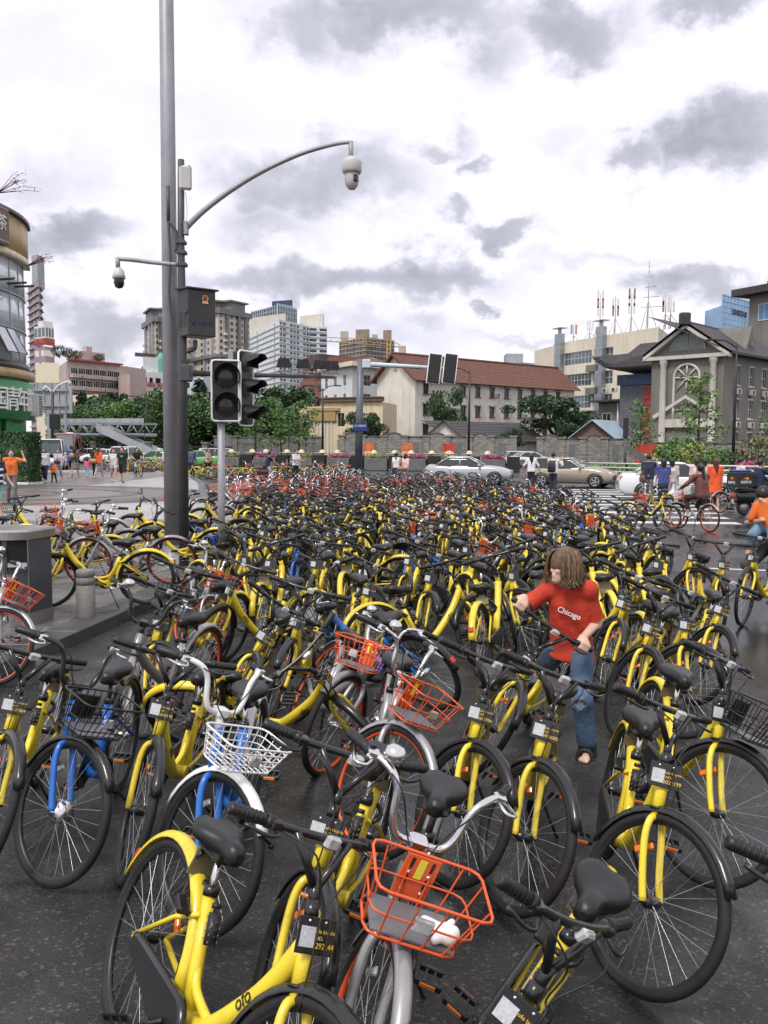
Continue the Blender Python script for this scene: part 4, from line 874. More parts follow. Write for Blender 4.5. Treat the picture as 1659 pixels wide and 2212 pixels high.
def posters():
    mo = mat('orange_poster', (.62, .17, .06), .5, var=.45, vscale=1.6); mr = mat('red_poster', (.52, .06, .04), .5, var=.3, vscale=1.2)
    for k, (px, w) in enumerate(((797, 1.1), (878, 1.2), (968, 1.25), (1384, 2.0))):
        Y = 90 if px < 1150 else 79; A = corner(px - 12, Y); b = MB(); b.box((0, -.03, .55), (w, .03, 2.2)); o = b.build('poster_board', [mo, mr][k // 2 % 2], None, Matrix.Translation(A)); tag(o, ['bright orange poster board beside the far traffic pole', 'orange poster board with a pale glow behind the two women', 'plain red poster board behind the silver car', 'red poster board under the young tree by the grey pavilion'][k], 'poster', 'posters along the stone wall')
        q = MB(); q.box((w * .1, -.036, .8), (w * .9, -.031, 1.35)); q.build('poster_print', mat('poster_pale_print', (.75, .5, .3), .5, var=.4, vscale=3), o)
        for x in (.1, w - .16): q = MB(); q.box((x, .031, 0), (x + .06, .09, .8)); q.build('post', M_METALG, o)
posters()
# ================================================================ trees and planting
def leaf_material(name, c1, c2):
    m = bpy.data.materials.new(name); m.use_nodes = True; nt = m.node_tree; N = nt.nodes; L = nt.links; b = N['Principled BSDF']; b.inputs['Roughness'].default_value = .55
    tc = N.new('ShaderNodeTexCoord'); n = N.new('ShaderNodeTexNoise'); n.inputs['Scale'].default_value = 2.2; n.inputs['Detail'].default_value = 5; L.new(tc.outputs['Object'], n.inputs['Vector'])
    r = N.new('ShaderNodeValToRGB'); L.new(n.outputs[0], r.inputs[0]); e = r.color_ramp.elements; e[0].position = .40; e[0].color = (*c1, 1); e[1].position = .60; e[1].color = (*c2, 1); L.new(r.outputs[0], b.inputs['Base Color'])
    b.inputs['Subsurface Weight'].default_value = 0.0; return m
M_LFD = leaf_material('dark_leaf', (.02, .052, .018), (.05, .105, .034)); M_LFM = leaf_material('mid_leaf', (.038, .088, .024), (.085, .165, .042)); M_LFL = leaf_material('light_leaf', (.08, .165, .035), (.16, .29, .07)); M_LFF = leaf_material('fir_needle', (.012, .035, .022), (.028, .06, .035)); M_LFY = leaf_material('yellow_green_leaf', (.16, .20, .05), (.30, .33, .09)); M_FLP = leaf_material('magenta_blossom', (.30, .02, .12), (.55, .06, .28)); M_DRY = leaf_material('dry_shrub', (.10, .11, .05), (.20, .18, .09))
M_BARK = mat('bark', (.06, .048, .038), .85, var=.3, vscale=5, bump=.4, bscale=20)
nr = np.random.default_rng(5)
def leaves_mesh(name, centers, size, m, flat=.5):
    n = len(centers); C = np.array(centers); a = nr.normal(size=(n, 3)); a /= np.linalg.norm(a, axis=1)[:, None]; c = nr.normal(size=(n, 3)); c[:, 2] += flat; b_ = np.cross(a, c); b_ /= np.linalg.norm(b_, axis=1)[:, None] + 1e-9
    s = size * nr.uniform(.6, 1.3, n)[:, None]; a *= s; b_ *= s * .55
    V = np.stack([C - a, C + b_ * 1.0 - a * .1, C + a, C - b_ * 1.0 - a * .1], 1).reshape(-1, 3); me = bpy.data.meshes.new(name); me.from_pydata(V.tolist(), [], np.arange(4 * n).reshape(-1, 4).tolist()); me.materials.append(m); return me
def blob_points(n, c, r, shell=.55):
    d = nr.normal(size=(n, 3)); d /= np.linalg.norm(d, axis=1)[:, None]; rr = nr.uniform(shell, 1, n) ** .6; return np.array(c) + d * rr[:, None] * np.array(r)
TREES = {}
def tree_meshes(kind, var):
    k = (kind, var)
    if k in TREES: return TREES[k]
    R = random.Random(hash(kind) % 1000 + var * 17 + 3) if False else random.Random({'broad': 1, 'airy': 2, 'fir': 3, 'willow': 4, 'shrub': 5}[kind] * 100 + var)
    t = MB(); pts = []
    if kind == 'fir':                             # height 10
        t.tube([(0, 0, 0), (.03, 0, 5), (0, 0, 9.8)], [.22, .13, .03], 7)
        for i in range(26):
            z = 1.2 + 8.5 * i / 26; L = 2.7 * (1 - (z - .6) / 9.6) ** .85
            for j in range(6):
                a = R.uniform(0, 6.28); e = Vector((math.cos(a) * L, math.sin(a) * L, z - .25 * L)); t.tube([(0, 0, z), tuple(e)], [.04, .01], 3, False)
                for q in range(9): f = R.uniform(.2, 1.05); p = Vector((0, 0, z)).lerp(e, f); pts.append((p.x + R.gauss(0, .15), p.y + R.gauss(0, .15), p.z + R.gauss(0, .09)))
        m = (M_LFF, .32)
    elif kind in ('broad', 'willow'):             # height 8
        t.tube([(0, 0, 0), (.1, .05, 1.6), (.05, 0, 3.2)], [.24, .19, .15], 8)
        for i in range(9):
            a = i * 2.4 + R.uniform(-.3, .3); L = R.uniform(1.5, 3.0); z1 = R.uniform(3.8, 7.0); e = (math.cos(a) * L, math.sin(a) * L, z1); t.tube([(.05, 0, R.uniform(2, 3.2)), (e[0] * .5, e[1] * .5, z1 * .75), e], [.11, .07, .03], 5)
            r = R.uniform(.9, 1.5); pts += blob_points(330, e, (r, r, r * .8)).tolist()
            for q in range(3): ee = (e[0] + R.gauss(0, .9), e[1] + R.gauss(0, .9), e[2] + R.uniform(-.8, .9)); r2 = R.uniform(.5, .9); pts += blob_points(140, ee, (r2, r2, r2 * .75)).tolist()
        pts += blob_points(300, (0, 0, 6.6), (1.4, 1.4, 1.1)).tolist()
        if kind == 'willow': pts = [(p[0], p[1], p[2] - R.random() ** 2 * 1.8) for p in pts]
        m = (M_LFM if kind == 'willow' else M_LFD, .17)
    elif kind == 'airy':                          # young street tree, height 7
        t.tube([(0, 0, 0), (.05, .02, 3), (0, 0, 6.6)], [.09, .07, .02], 6)
        for i in range(20):
            a = i * 2.4 + R.uniform(-.4, .4); z = 1.9 + 4.5 * i / 20; L = R.uniform(.9, 1.9) * (1.15 - .75 * (z - 1.9) / 4.8); e = Vector((math.cos(a) * L, math.sin(a) * L, z + R.uniform(.1, .7))); t.tube([(0, 0, z), tuple(e * .5 + Vector((0, 0, z * .5 + .1))), tuple(e)], [.03, .02, .008], 4)
            for q in range(46): f = R.uniform(.25, 1.1); p = Vector((0, 0, z)).lerp(e, f); pts.append((p.x + R.gauss(0, .17), p.y + R.gauss(0, .17), p.z + R.gauss(0, .13)))
        m = (M_LFL, .13)
    else:                                         # shrub, height 1
        for i in range(9): a = R.uniform(0, 6.28); t.tube([(0, 0, 0), (math.cos(a) * .3, math.sin(a) * .3, R.uniform(.5, .9))], [.02, .006], 4)
        pts += blob_points(420, (0, 0, .55), (.65, .65, .5), .3).tolist(); m = (M_LFM, .075)
    TREES[k] = (t.mesh('trunk', M_BARK), leaves_mesh('crown', pts, m[1], m[0])); return TREES[k]
def tree(kind, var, loc, s, label, name=None, group=None, sx=1., mat_=None, cat='tree'):
    tm, lm = tree_meshes(kind, var)
    r = empty(name or {'fir': 'fir_tree', 'broad': 'broadleaf_tree', 'willow': 'broadleaf_tree', 'airy': 'young_tree', 'shrub': 'shrub'}[kind], M=Matrix.Translation(loc) @ RZ(rnd.uniform(0, 6.28)) @ Matrix.Diagonal((s * sx, s * sx, s, 1)))
    tag(r, label, cat, group); link('trunk' if kind != 'shrub' else 'stems', tm, r); c = link('crown', lm, r)
    if mat_: c.material_slots[0].link = 'OBJECT'; c.material_slots[0].material = mat_
    return r
def G(px, Y): p = corner(px, Y); return (p.x, p.y, 0)
# wooded park beyond the road on the left
park = [('willow', 165, 120, 1.1), ('willow', 200, 112, 1.15), ('broad', 232, 125, 1.2), ('willow', 262, 112, 1.2), ('willow', 298, 116, 1.15), ('broad', 330, 112, 1.25), ('willow', 362, 108, 1.2), ('willow', 425, 106, 1.2), ('broad', 447, 118, 1.25), ('willow', 480, 105, 1.15), ('broad', 515, 112, 1.25), ('willow', 545, 104, 1.2), ('broad', 580, 112, 1.3), ('willow', 610, 116, 1.1), ('broad', 395, 122, 1.3)]
where = ['beside the billboard frame', 'over the end of the footbridge', 'above the footbridge deck', 'above the walking group', 'left of the grey pole', 'just behind the grey pole', 'touching the grey pole', 'between the pole and the traffic signal', 'behind the traffic signal post', 'under the traffic signal', 'right of the traffic signal', 'before the white banded tower', 'beside the cream annex', 'at the corner of the cream annex', 'hidden by the dark pole']
for i, (k, px, Y, s) in enumerate(park):
    tree(k, i % 3, G(px, Y), s * (.70 + .05 * (i * 7 % 5)), ('bushy green tree ' if k == 'willow' else 'dark dense tree ') + where[i], group='trees of the park', sx=1.3, mat_=(M_LFL if i % 5 == 3 else None))
for i, (px, Y, top, w) in enumerate(((180, 150, 838, 'above the footbridge, tallest on that side'), (205, 152, 850, 'next to the tallest fir by the apartments'), (243, 150, 842, 'below the apartment balconies'), (270, 148, 845, 'before the end wall of the apartments'), (335, 146, 848, 'below the white hall'), (432, 128, 812, 'standing alone between pole and signal'), (300, 150, 852, 'between apartments and white hall'), (575, 125, 842, 'before the white banded tower'))):
    z = hz(px, top, Y); tree('fir', i % 2, G(px, Y), z / 10., 'dark pointed fir ' + w, group='firs of the park', sx=1.1)
for i, (px, Y, top, k, lab) in enumerate(((1200, 112, 848, 'broad', 'large spreading dark tree between the dormitory and the blue roofed shed'), (1230, 106, 905, 'broad', 'lower bushy tree beneath the spreading dark tree'), (960, 118, 832, 'broad', 'creeper-like tree growing up the white dormitory front'), (790, 108, 885, 'broad', 'rounded tree behind the far traffic pole'), (1098, 99, 925, 'broad', 'small round tree over the end of the stone wall'))):
    z = hz(px, top, Y); tree(k, i % 3, G(px, Y), z / 8.2, lab, sx={0: 1.3, 2: .55}.get(i, .95))
for i, (px, Y, top, lab) in enumerate(((1383, 80, 868, 'young street tree with sparse leaves before the grey pavilion'), (1508, 76, 800, 'tall young street tree in front of the grey gabled house'), (645, 92, 862, 'thin young tree before the cream annex doorway'), (608, 92, 870, 'thin young tree at the edge of the park'), (1672, 62, 850, 'young street tree leaning in at the frame edge'), (552, 90, 875, 'thin young tree above the row of domes'))):
    z = hz(px, top, Y); tree('airy', i % 3, G(px, Y), z / 6.8, lab, sx=1.15)
# plants on the apartment roof and on the glass building
for i, (f, s) in enumerate(((.0, 3.4), (.18, 3.0), (.33, 2.4), (.75, 2.4))):
    o, M, W, Z = apt; p = o + (M @ Vector((W * f - 1.5, 1.5, Z + .4))); tree('shrub', i, p, s, 'dark shrub on the apartment roof ' + ['at the corner', 'second from the corner', 'beside the roof hut', 'at the far end'][i], cat='shrub', mat_=M_LFD)
def roof_creeper():
    for k, (px, py, Y, L, lab) in enumerate(((20, 400, 46, (95, -8), 'flowering creeper trailing over the gold fascia'), (80, 560, 50, (32, -3), 'small flowering spray beside the glass wall'))):
        p = At(px, py, Y); r = empty('flowering_creeper', p); tag(r, lab, 'plant'); pts = []; b = MB()
        for i in range(8):
            a = rnd.uniform(-1, 1); e = Vector((rnd.uniform(.2, 1.9 if k == 0 else 1.0), rnd.uniform(-.4, .4), rnd.uniform(-.5, .9) * (1 if k == 0 else .5))); b.tube([(-.6, 0, -.4), (e.x * .5, e.y, e.z * .8), tuple(e)], [.02, .012, .005], 4)
            for q in range(14): f = rnd.uniform(.2, 1); pts.append((e.x * f + rnd.gauss(0, .06), e.y * f, e.z * f + rnd.gauss(0, .06)))
        b.build('stems', M_BARK, r); link('blossom', leaves_mesh('blossom', pts, .05, M_FLP), r)
roof_creeper()
# ---- planters, blocks and dome lamps along the far kerb
M_PLG = mat('grey_planter', (.15, .15, .15), .8, var=.2, vscale=3, bump=.2, bscale=20); M_BLKB = mat('black_block', (.016, .017, .017), .5, var=.3); M_DOMEY = mat('yellow_dome', (.62, .52, .30), .45, var=.08); M_SAUC = mat('white_saucer', (.66, .66, .62), .45)
def planters():
    A = corner(470, 72); B = corner(1140, 67); d = (B - A).normalized(); L = (B - A).length; n = int(L / 3.05); yaw = math.atan2(d.y, d.x)
    bm = MB(); bm.cbox((0, 0, 0), (1.85, .8, .95), .03); bm = bm.mesh('planter_box', M_PLG); km = MB(); km.cbox((0, -.05, 0), (.95, .85, 1.18), .02); km = km.mesh('black_kerb_block', M_BLKB)
    dm = MB(); dm.lathe([(.25, 0), (.24, .10), (.18, .20), (.08, .25), (0, .26)], 12); dm = dm.mesh('dome', M_DOMEY); sm = MB(); sm.lathe([(0, -.05), (.2, -.05), (.72, .0), (.74, .03), (.3, .03), (0, .03)], 14); sm = sm.mesh('saucer', M_SAUC); pm = MB(); pm.tube([(0, 0, 0), (0, 0, 1.3)], .05, 6); pm = pm.mesh('post', M_METALG)
    fl = {}
    for c, m in (('pink', M_FLP), ('yellow', M_LFY)):
        pts = [(nr.uniform(.08, 1.77), nr.uniform(.06, .74), .95 + abs(nr.normal(0, .14))) for _ in range(500)]; fl[c] = leaves_mesh('flowers', pts, .07, m)
    gm = leaves_mesh('greenery', [(nr.uniform(.08, 1.77), nr.uniform(.06, .74), .93 + abs(nr.normal(0, .08))) for _ in range(350)], .07, M_LFM)
    nouns = ['at the far end of the row', 'behind the parked yellow bicycles', 'behind the scooter rider', 'beside the man with the phone', 'right of the man with the phone', 'before the far traffic pole', 'just past the far traffic pole', 'third from the traffic pole', 'left of the two women', 'behind the two women', 'behind the tail of the silver car', 'behind the silver car roof', 'ahead of the silver car', 'beside the long-haired woman', 'behind the beige car', 'past the beige car']
    for i in range(n):
        p = A + d * (i * 3.05); c = 'pink' if i % 2 else 'yellow'; w = nouns[i % len(nouns)]
        r = empty('planter', p, yaw); tag(r, f'grey planter of {"magenta" if c == "pink" else "yellow-green"} flowers {w}', 'planter', 'planters along the far kerb'); link('planter_box', bm, r); link('flowers', fl[c], r); link('greenery', gm, r)
        o = link('black_kerb_block', km, None, frame_to(p + d * 1.97, d)); tag(o, f'square black block between planters {w}', 'block', 'black blocks along the far kerb')
    for i in range(n * 2 - 1):
        p = A + d * (i * 1.52 + .4) + Vector((-d.y, d.x, 0)) * (2.0 + .9 * (i % 2)); r = empty('dome_lamp', p); tag(r, 'yellow dome on a white saucer, ' + ('1st 2nd 3rd'.split() + [f'{k}th' for k in range(4, 40)])[i] + ' along the planters from the signal post', 'lamp', 'yellow domes behind the planters'); link('post', pm, r); link('saucer', sm, r, TR(0, 0, 1.3)); link('dome', dm, r, TR(0, 0, 1.33))
planters()
# ---- verge, rails and flower beds on the right
M_RAILW = mat('white_rail', (.66, .66, .66), .4, var=.08, dirt=.1)
def rails():
    A = corner(1270, 50); B = corner(1720, 42); d = (B - A); L = d.length; M = frame_to(A, d); r = empty('guard_rail', M=M); tag(r, 'white three-pipe guard rail with black base along the road', 'railing')
    for z in (.62, .85, 1.08): b = MB(); b.tube([(0, 0, z), (L, 0, z)], .045, 6); b.build('rail', M_RAILW, r)
    for i in range(int(L / 2.4) + 1): b = MB(); b.cbox((i * 2.4 - .05, .02, .3), (i * 2.4 + .05, .12, 1.12), .01); b.build('post', M_BLKB, r)
    b = MB(); b.cbox((0, .1, 0), (L, .7, .5), .03); b.build('base', M_BLKB, r)
    v = MB(); A2 = corner(1270, 54); B2 = corner(1760, 46); v.prism([(A2.x, A2.y), (B2.x, B2.y), (B2.x + 6, B2.y + 26), (A2.x + 6, A2.y + 26)], -.05, .35); tag(v.build('verge', mat('verge_soil', (.07, .075, .035), .9, var=.35, vscale=2, bump=.4, bscale=10)), kind='structure')
    pts = []
    for i in range(7000):
        t = nr.uniform(0, 1); y = nr.uniform(0, 10); p = A2.lerp(B2, t); pts.append((p.x + y * .25, p.y + .3 + y, .35 + abs(nr.normal(0, .16))))
    tag(link('ground_cover', leaves_mesh('ground_cover', pts, .12, M_LFL)), 'low green ground cover filling the verge', 'plants', kind='stuff')
    for i, (px, Y, s, m, lab) in enumerate(((1440, 62, 1.9, M_LFL, 'feathery light green shrub left of the verge'), (1475, 60, 2.3, M_LFL, 'tallest feathery green shrub on the verge'), (1505, 58, 1.9, M_LFY, 'yellowish feathery shrub under the young tree'), (1545, 57, 1.7, M_LFL, 'light shrub behind the orange dress'), (1590, 56, 1.5, M_LFD, 'dark rounded shrub on the verge'), (1640, 54, 2.3, M_DRY, 'dry reddish shrub at the frame edge'), (1610, 52, .95, M_FLP, 'magenta bougainvillea beside the white-shirted man'), (1580, 60, 1.0, M_FLP, 'faint magenta bush behind the dark shrub'))):
        tree('shrub', i, Vector(G(px, Y)) + Vector((0, 0, .33)), s, lab, cat='shrub', mat_=m)
    b = MB(); P0 = corner(1345, 66); P1 = corner(1412, 60); b.add([P0 + Vector((0, 0, 2.0)), P1 + Vector((0, 0, .4)), P1 + Vector((0, 0, 1.1)), P0 + Vector((0, 0, 2.3)), P0 + Vector((0, .3, 2.0)), P1 + Vector((0, .3, .4)), P1 + Vector((0, .3, 1.1)), P0 + Vector((0, .3, 2.3))], [(0, 1, 2, 3), (7, 6, 5, 4), (3, 2, 6, 7), (0, 4, 5, 1)], False); tag(b.build('ramp_wall', M_PLG), 'slanting grey ramp wall beside the young tree', 'wall')
rails()
# iron fence with stone piers below the park
def park_fence():
    A = corner(205, 96); B = corner(480, 92); d = B - A; L = d.length; r = empty('park_fence', M=frame_to(A, d)); tag(r, 'dark iron park fence between stone piers behind the taxis', 'fence')
    for i in range(int(L / 3.3) + 1):
        x = i * 3.3; b = MB(); b.box((x - .3, -.3, 0), (x + .3, .3, 2.0)); b.box((x - .38, -.38, 2.0), (x + .38, .38, 2.2)); b.build('pier', M_BRGREY, r)
        b = MB(); b.box((x + .3, -.05, .3), (x + 3.0, .05, .42)); b.box((x + .3, -.05, 1.6), (x + 3.0, .05, 1.72)); [b.box((x + .4 + j * .18, -.03, .2), (x + .45 + j * .18, .03, 1.8)) for j in range(15)]; tag(b.build('fence_bars', M_BLKB, r), kind='stuff')
park_fence()
def hedge_box():
    p = P(47, 1045, KZ); r = empty('hedge_screen', p, rad(-20)); tag(r, 'tall clipped green hedge box beside the green shop', 'hedge'); b = MB(); b.cbox((-.75, -.45, .1), (.75, .45, 2.35), .08); b.build('core', M_LFD, r)
    pts = []
    for i in range(4200):
        f = nr.integers(0, 5); u, v = nr.uniform(-1, 1, 2)
        pts.append({0: (u * .78, -.46, 1.22 + v * 1.15), 1: (u * .78, .46, 1.22 + v * 1.15), 2: (.77, u * .46, 1.22 + v * 1.15), 3: (-.77, u * .46, 1.22 + v * 1.15), 4: (u * .78, v * .46, 2.37)}[int(f)])
    link('foliage', leaves_mesh('foliage', pts, .07, M_LFD), r); b = MB(); b.box((-.8, -.5, 0), (.8, .5, .1)); b.build('base', M_WFR, r)
hedge_box()
# ================================================================ street furniture
M_POLEL = mat('light_grey_pole', (.32, .32, .345), .5, metal=.2, var=.12, vscale=2.5, dirt=.28, streak=.35); M_POLED = mat('dark_grey_pole', (.075, .075, .082), .5, metal=.2, var=.16, vscale=2.5, dirt=.2, streak=.3); M_CAMW = mat('camera_housing', (.52, .51, .49), .45, var=.06); M_CAMB = mat('camera_dome', (.02, .02, .022), .1); M_BOX = mat('cabinet_steel', (.050, .046, .050), .45, metal=.3, var=.2, vscale=3, dirt=.25, streak=.4)
M_SIGB = mat('signal_black', (.016, .016, .018), .45, var=.2); M_LENS = mat('signal_lens', (.035, .035, .03), .12, var=.3, vscale=30); M_WBORD = mat('white_reflective_border', (.72, .72, .72), .4, var=.08, dirt=.2)
PB = P(398, 1226, KZ)                                     # base of the dark pole
def S(px, py): return At(px, py, PB.y)                     # at the pole's distance
def tall_pole():
    b0 = P(374, 1216, KZ); r = empty('lamp_column', b0); tag(r, 'tall pale grey steel column running out of the top of the picture', 'pole'); k = 14.2 / 1912
    w = lambda px: px * b0.y / 1912 / 2
    b = MB(); b.tube([(0, 0, 0), (0, 0, 6), (0, 0, 13.5)], [w(36), w(31), w(27)], 20); b.build('shaft', M_POLEL, r)
    b = MB(); b.lathe([(w(36) + .12, 0), (w(36) + .12, .03), (w(36) + .02, .04), (w(36), .3)], 16); b.build('base_plate', M_POLEL, r)
    b = MB(); z = hz(374, 3, b0.y); b.torus(w(28), .02, 18, 5, TR(0, 0, z) @ Matrix.Rotation(PI / 2, 4, 'X')); b.build('joint_ring', M_POLEL, r)
tall_pole()
def camera_pole():
    r = empty('camera_pole', PB); tag(r, 'dark grey pole carrying two dome cameras, a steel cabinet and a gantry arm', 'pole'); o = PB; u = PB.y / 1912
    def Q(px, py): return S(px, py) - o
    top = Q(391, 345); b = MB(); b.tube([(0, 0, 0), Q(394, 733), Q(391, 520), top], [11.5 * u, 9.5 * u, 7.5 * u, 7 * u], 16); b.build('shaft', M_POLED, r)
    b = MB(); b.lathe([(.19, 0), (.19, .03), (.10, .035)], 14); b.build('base_plate', M_POLED, r)
    b = MB(); p = Q(400, 388); b.cbox((-.095, -.13, -.18), (.095, -.06, .18), .03, Matrix.Translation(p) @ RZ(.25)); b.build('radio_panel', M_CAMW, r)
    # long curved arm with dome camera
    b = MB(); b.tube(smooth_path([Q(400, 494), Q(440, 455), Q(500, 410), Q(570, 368), Q(650, 332), Q(720, 312), Q(757, 307)], 5), [6.4 * u - 2.6 * u * i / 30 for i in range(31)], 10); b.cbox((-.03, -.08, -.10), (.03, .03, .10), .008, Matrix.Translation(Q(403, 494))); b.build('curved_arm', M_POLEL, r)
    b = MB(); b.tube([Q(758, 305), Q(758, 330), Q(759, 342)], 5 * u, 8); b.build('drop_tube', M_POLEL, r)
    p = Q(760, 372); k = u; b = MB(); b.lathe([(0, 32 * k), (7 * k, 32 * k), (8 * k, 27 * k), (19 * k, 25 * k), (21 * k, 20 * k), (21 * k, 2 * k), (18 * k, -3 * k), (0, -3 * k)], 18, Matrix.Translation(p)); cam1 = b.build('camera_cap', M_CAMW, r)
    b = MB(); b.lathe([(15 * k, -2 * k), (15.5 * k, -18 * k), (13 * k, -28 * k), (7 * k, -35 * k), (0, -37 * k)], 18, Matrix.Translation(p)); b.build('camera_body', M_CAMW, cam1); b = MB(); b.cbox((4 * k, -17 * k, -22 * k), (13 * k, -4 * k, -8 * k), .01, Matrix.Translation(p)); b.build('camera_lens', M_CAMB, cam1)
    # short arm with dome camera
    b = MB(); b.tube(smooth_path([Q(385, 572), Q(330, 567), Q(290, 562), Q(253, 559)], 4), [4.6 * u] * 13, 9); b.tube([Q(254, 557), Q(255, 578)], 5 * u, 8); b.build('short_arm', M_POLEL, r); p = Q(257, 598)
    b = MB(); b.lathe([(0, 19 * k), (5 * k, 19 * k), (10 * k, 14 * k), (13 * k, 4 * k), (13.5 * k, -4 * k), (0, -4 * k)], 16, Matrix.Translation(p)); cam2 = b.build('camera_cap', M_CAMW, r); b = MB(); b.lathe([(10.5 * k, -4 * k), (11 * k, -14 * k), (8 * k, -22 * k), (0, -25 * k)], 16, Matrix.Translation(p)); b.build('camera_dome', M_CAMB, cam2)
    for (px, py) in ((391, 524), (392, 546), (393, 572)): b = MB(); c = Q(px, py); b.cbox((-9 * k, -10 * k, -4 * k), (11 * k, 10 * k, 4 * k), .01, Matrix.Translation(c)); b.build('clamp', M_POLED, r)
    b = MB(); b.tube(smooth_path([Q(363, 402), Q(364, 480), Q(368, 560), Q(366, 640), Q(376, 705), Q(400, 735)], 6), 3.0 * u, 6); b.build('conduit', M_POLED, r)
    b = MB(); b.tube(smooth_path([Q(364, 478), Q(374, 490), Q(381, 505), Q(381, 545)], 4), 3.6 * u, 6); b.tube([Q(363, 402), Q(364, 478)], 4 * u, 6); b.build('hooked_conduit', M_POLED, r)
    b = MB(); b.tube(smooth_path([Q(401, 415), Q(404, 450), Q(402, 492)], 4), .7 * u, 4); b.build('thin_cable', M_CAMW, r)
    # cabinet
    c = Q(424, 678); M = Matrix.Translation(c) @ RZ(rad(-52)) @ Matrix.Scale(.88, 4); hx, hy, h = .235, .30, .40
    b = MB(); b.cbox((-.22, -.26, -.40), (.22, .26, .39), .012, M); cab = b.build('cabinet', M_BOX, r); b = MB(); b.cbox((-.255, -.30, .388), (.255, .30, .42), .008, M @ Matrix.Rotation(.05, 4, 'Y')); b.build('cabinet_lid', M_BOX, cab)
    for side, MM in (('a', M @ TR(0, -.262, 0)), ):
        for cx in (-.09, .08):
            for i in range(12): b = MB(); b.cbox((cx - .055, -.006, -.24 + i * .022), (cx + .055, .006, -.228 + i * .022), .002, MM); b.build('louvre', M_POLED, cab)
        b = MB(); b.cbox((.12, -.03, -.03), (.2, .0, .02), .006, MM); b.build('latch', M_POLED, cab)
    MF = M @ TR(.22, 0, 0) @ RZ(PI / 2)
    # front door marks
    e = MB(); e.lathe([(0, .004), (.045, .004), (.045, 0)], 14, MF @ TR(.06, -.001, .24) @ Matrix.Rotation(PI / 2, 4, 'X')); e.build('emblem_disc', mat('emblem_red', (.45, .06, .04), .5), cab); e = MB(); e.lathe([(.046, .0), (.046, .006), (.058, .006), (.058, 0)], 14, MF @ TR(.06, -.001, .24) @ Matrix.Rotation(PI / 2, 4, 'X')); e.prism([(-.05, -.05), (.05, -.05), (.06, -.085), (-.06, -.085)], 0, .005, MF @ TR(.06, -.001, .24) @ Matrix.Rotation(PI / 2, 4, 'X')); e.build('emblem_wreath', mat('emblem_gold', (.75, .58, .25), .4), cab)
    link('lettering', text_mesh('中国电信', .075, mat('navy_print', (.02, .028, .075), .4), .002), cab, MF @ TR(.07, -.002, -.19) @ Matrix.Rotation(PI / 2, 4, 'X')); e = MB(); e.torus(.035, .007, 12, 4, MF @ TR(-.15, -.002, -.18)); e.tube([MF @ Vector((-.15, -.004, -.15)), MF @ Vector((-.15, -.004, -.24))], .006, 4); e.build('logo', mat('navy_print', (.02, .028, .075), .4), cab)
    b = MB(); b.tube(smooth_path([c + Vector((-.02, 0, -.40)), c + Vector((-.03, 0, -.52)), Q(400, 760)], 4), .035, 7); b.build('flex_conduit', M_POLED, r)
    # gantry arm with flash cameras
    a0 = Q(404, 806); a1 = At(722, 815, PB.y + 4.2) - o; d = (a1 - a0)
    b = MB(); b.tube([a0, a1], [.045, .03], 8); b.cbox((-.09, -.09, -.13), (.09, .09, .13), .02, Matrix.Translation(Q(402, 806))); b.build('gantry_arm', M_POLED, r)
    for i, f in enumerate((.60, .745, .86, .93, .99)):
        c = a0 + d * f + Vector((0, 0, .05)); M2 = Matrix.Translation(c); b = MB(); w = .14 if i != 2 else .09
        b.prism([(-w, .10), (w, .10), (w * .7, .26), (-w * .7, .26)], -.10, .02, M2, 'y'); u1 = b.build('flash_unit', M_SIGB, r); b = MB(); [b.tube([M2 @ Vector((s * w * .7, -.04, .0)), M2 @ Vector((s * w * .5, -.04, .10))], .012, 4) for s in (-1, 1)]; b.cbox((-w, -.05, .02), (w, .05, .05), .008, M2); b.build('bracket', M_CAMW, u1)
camera_pole()
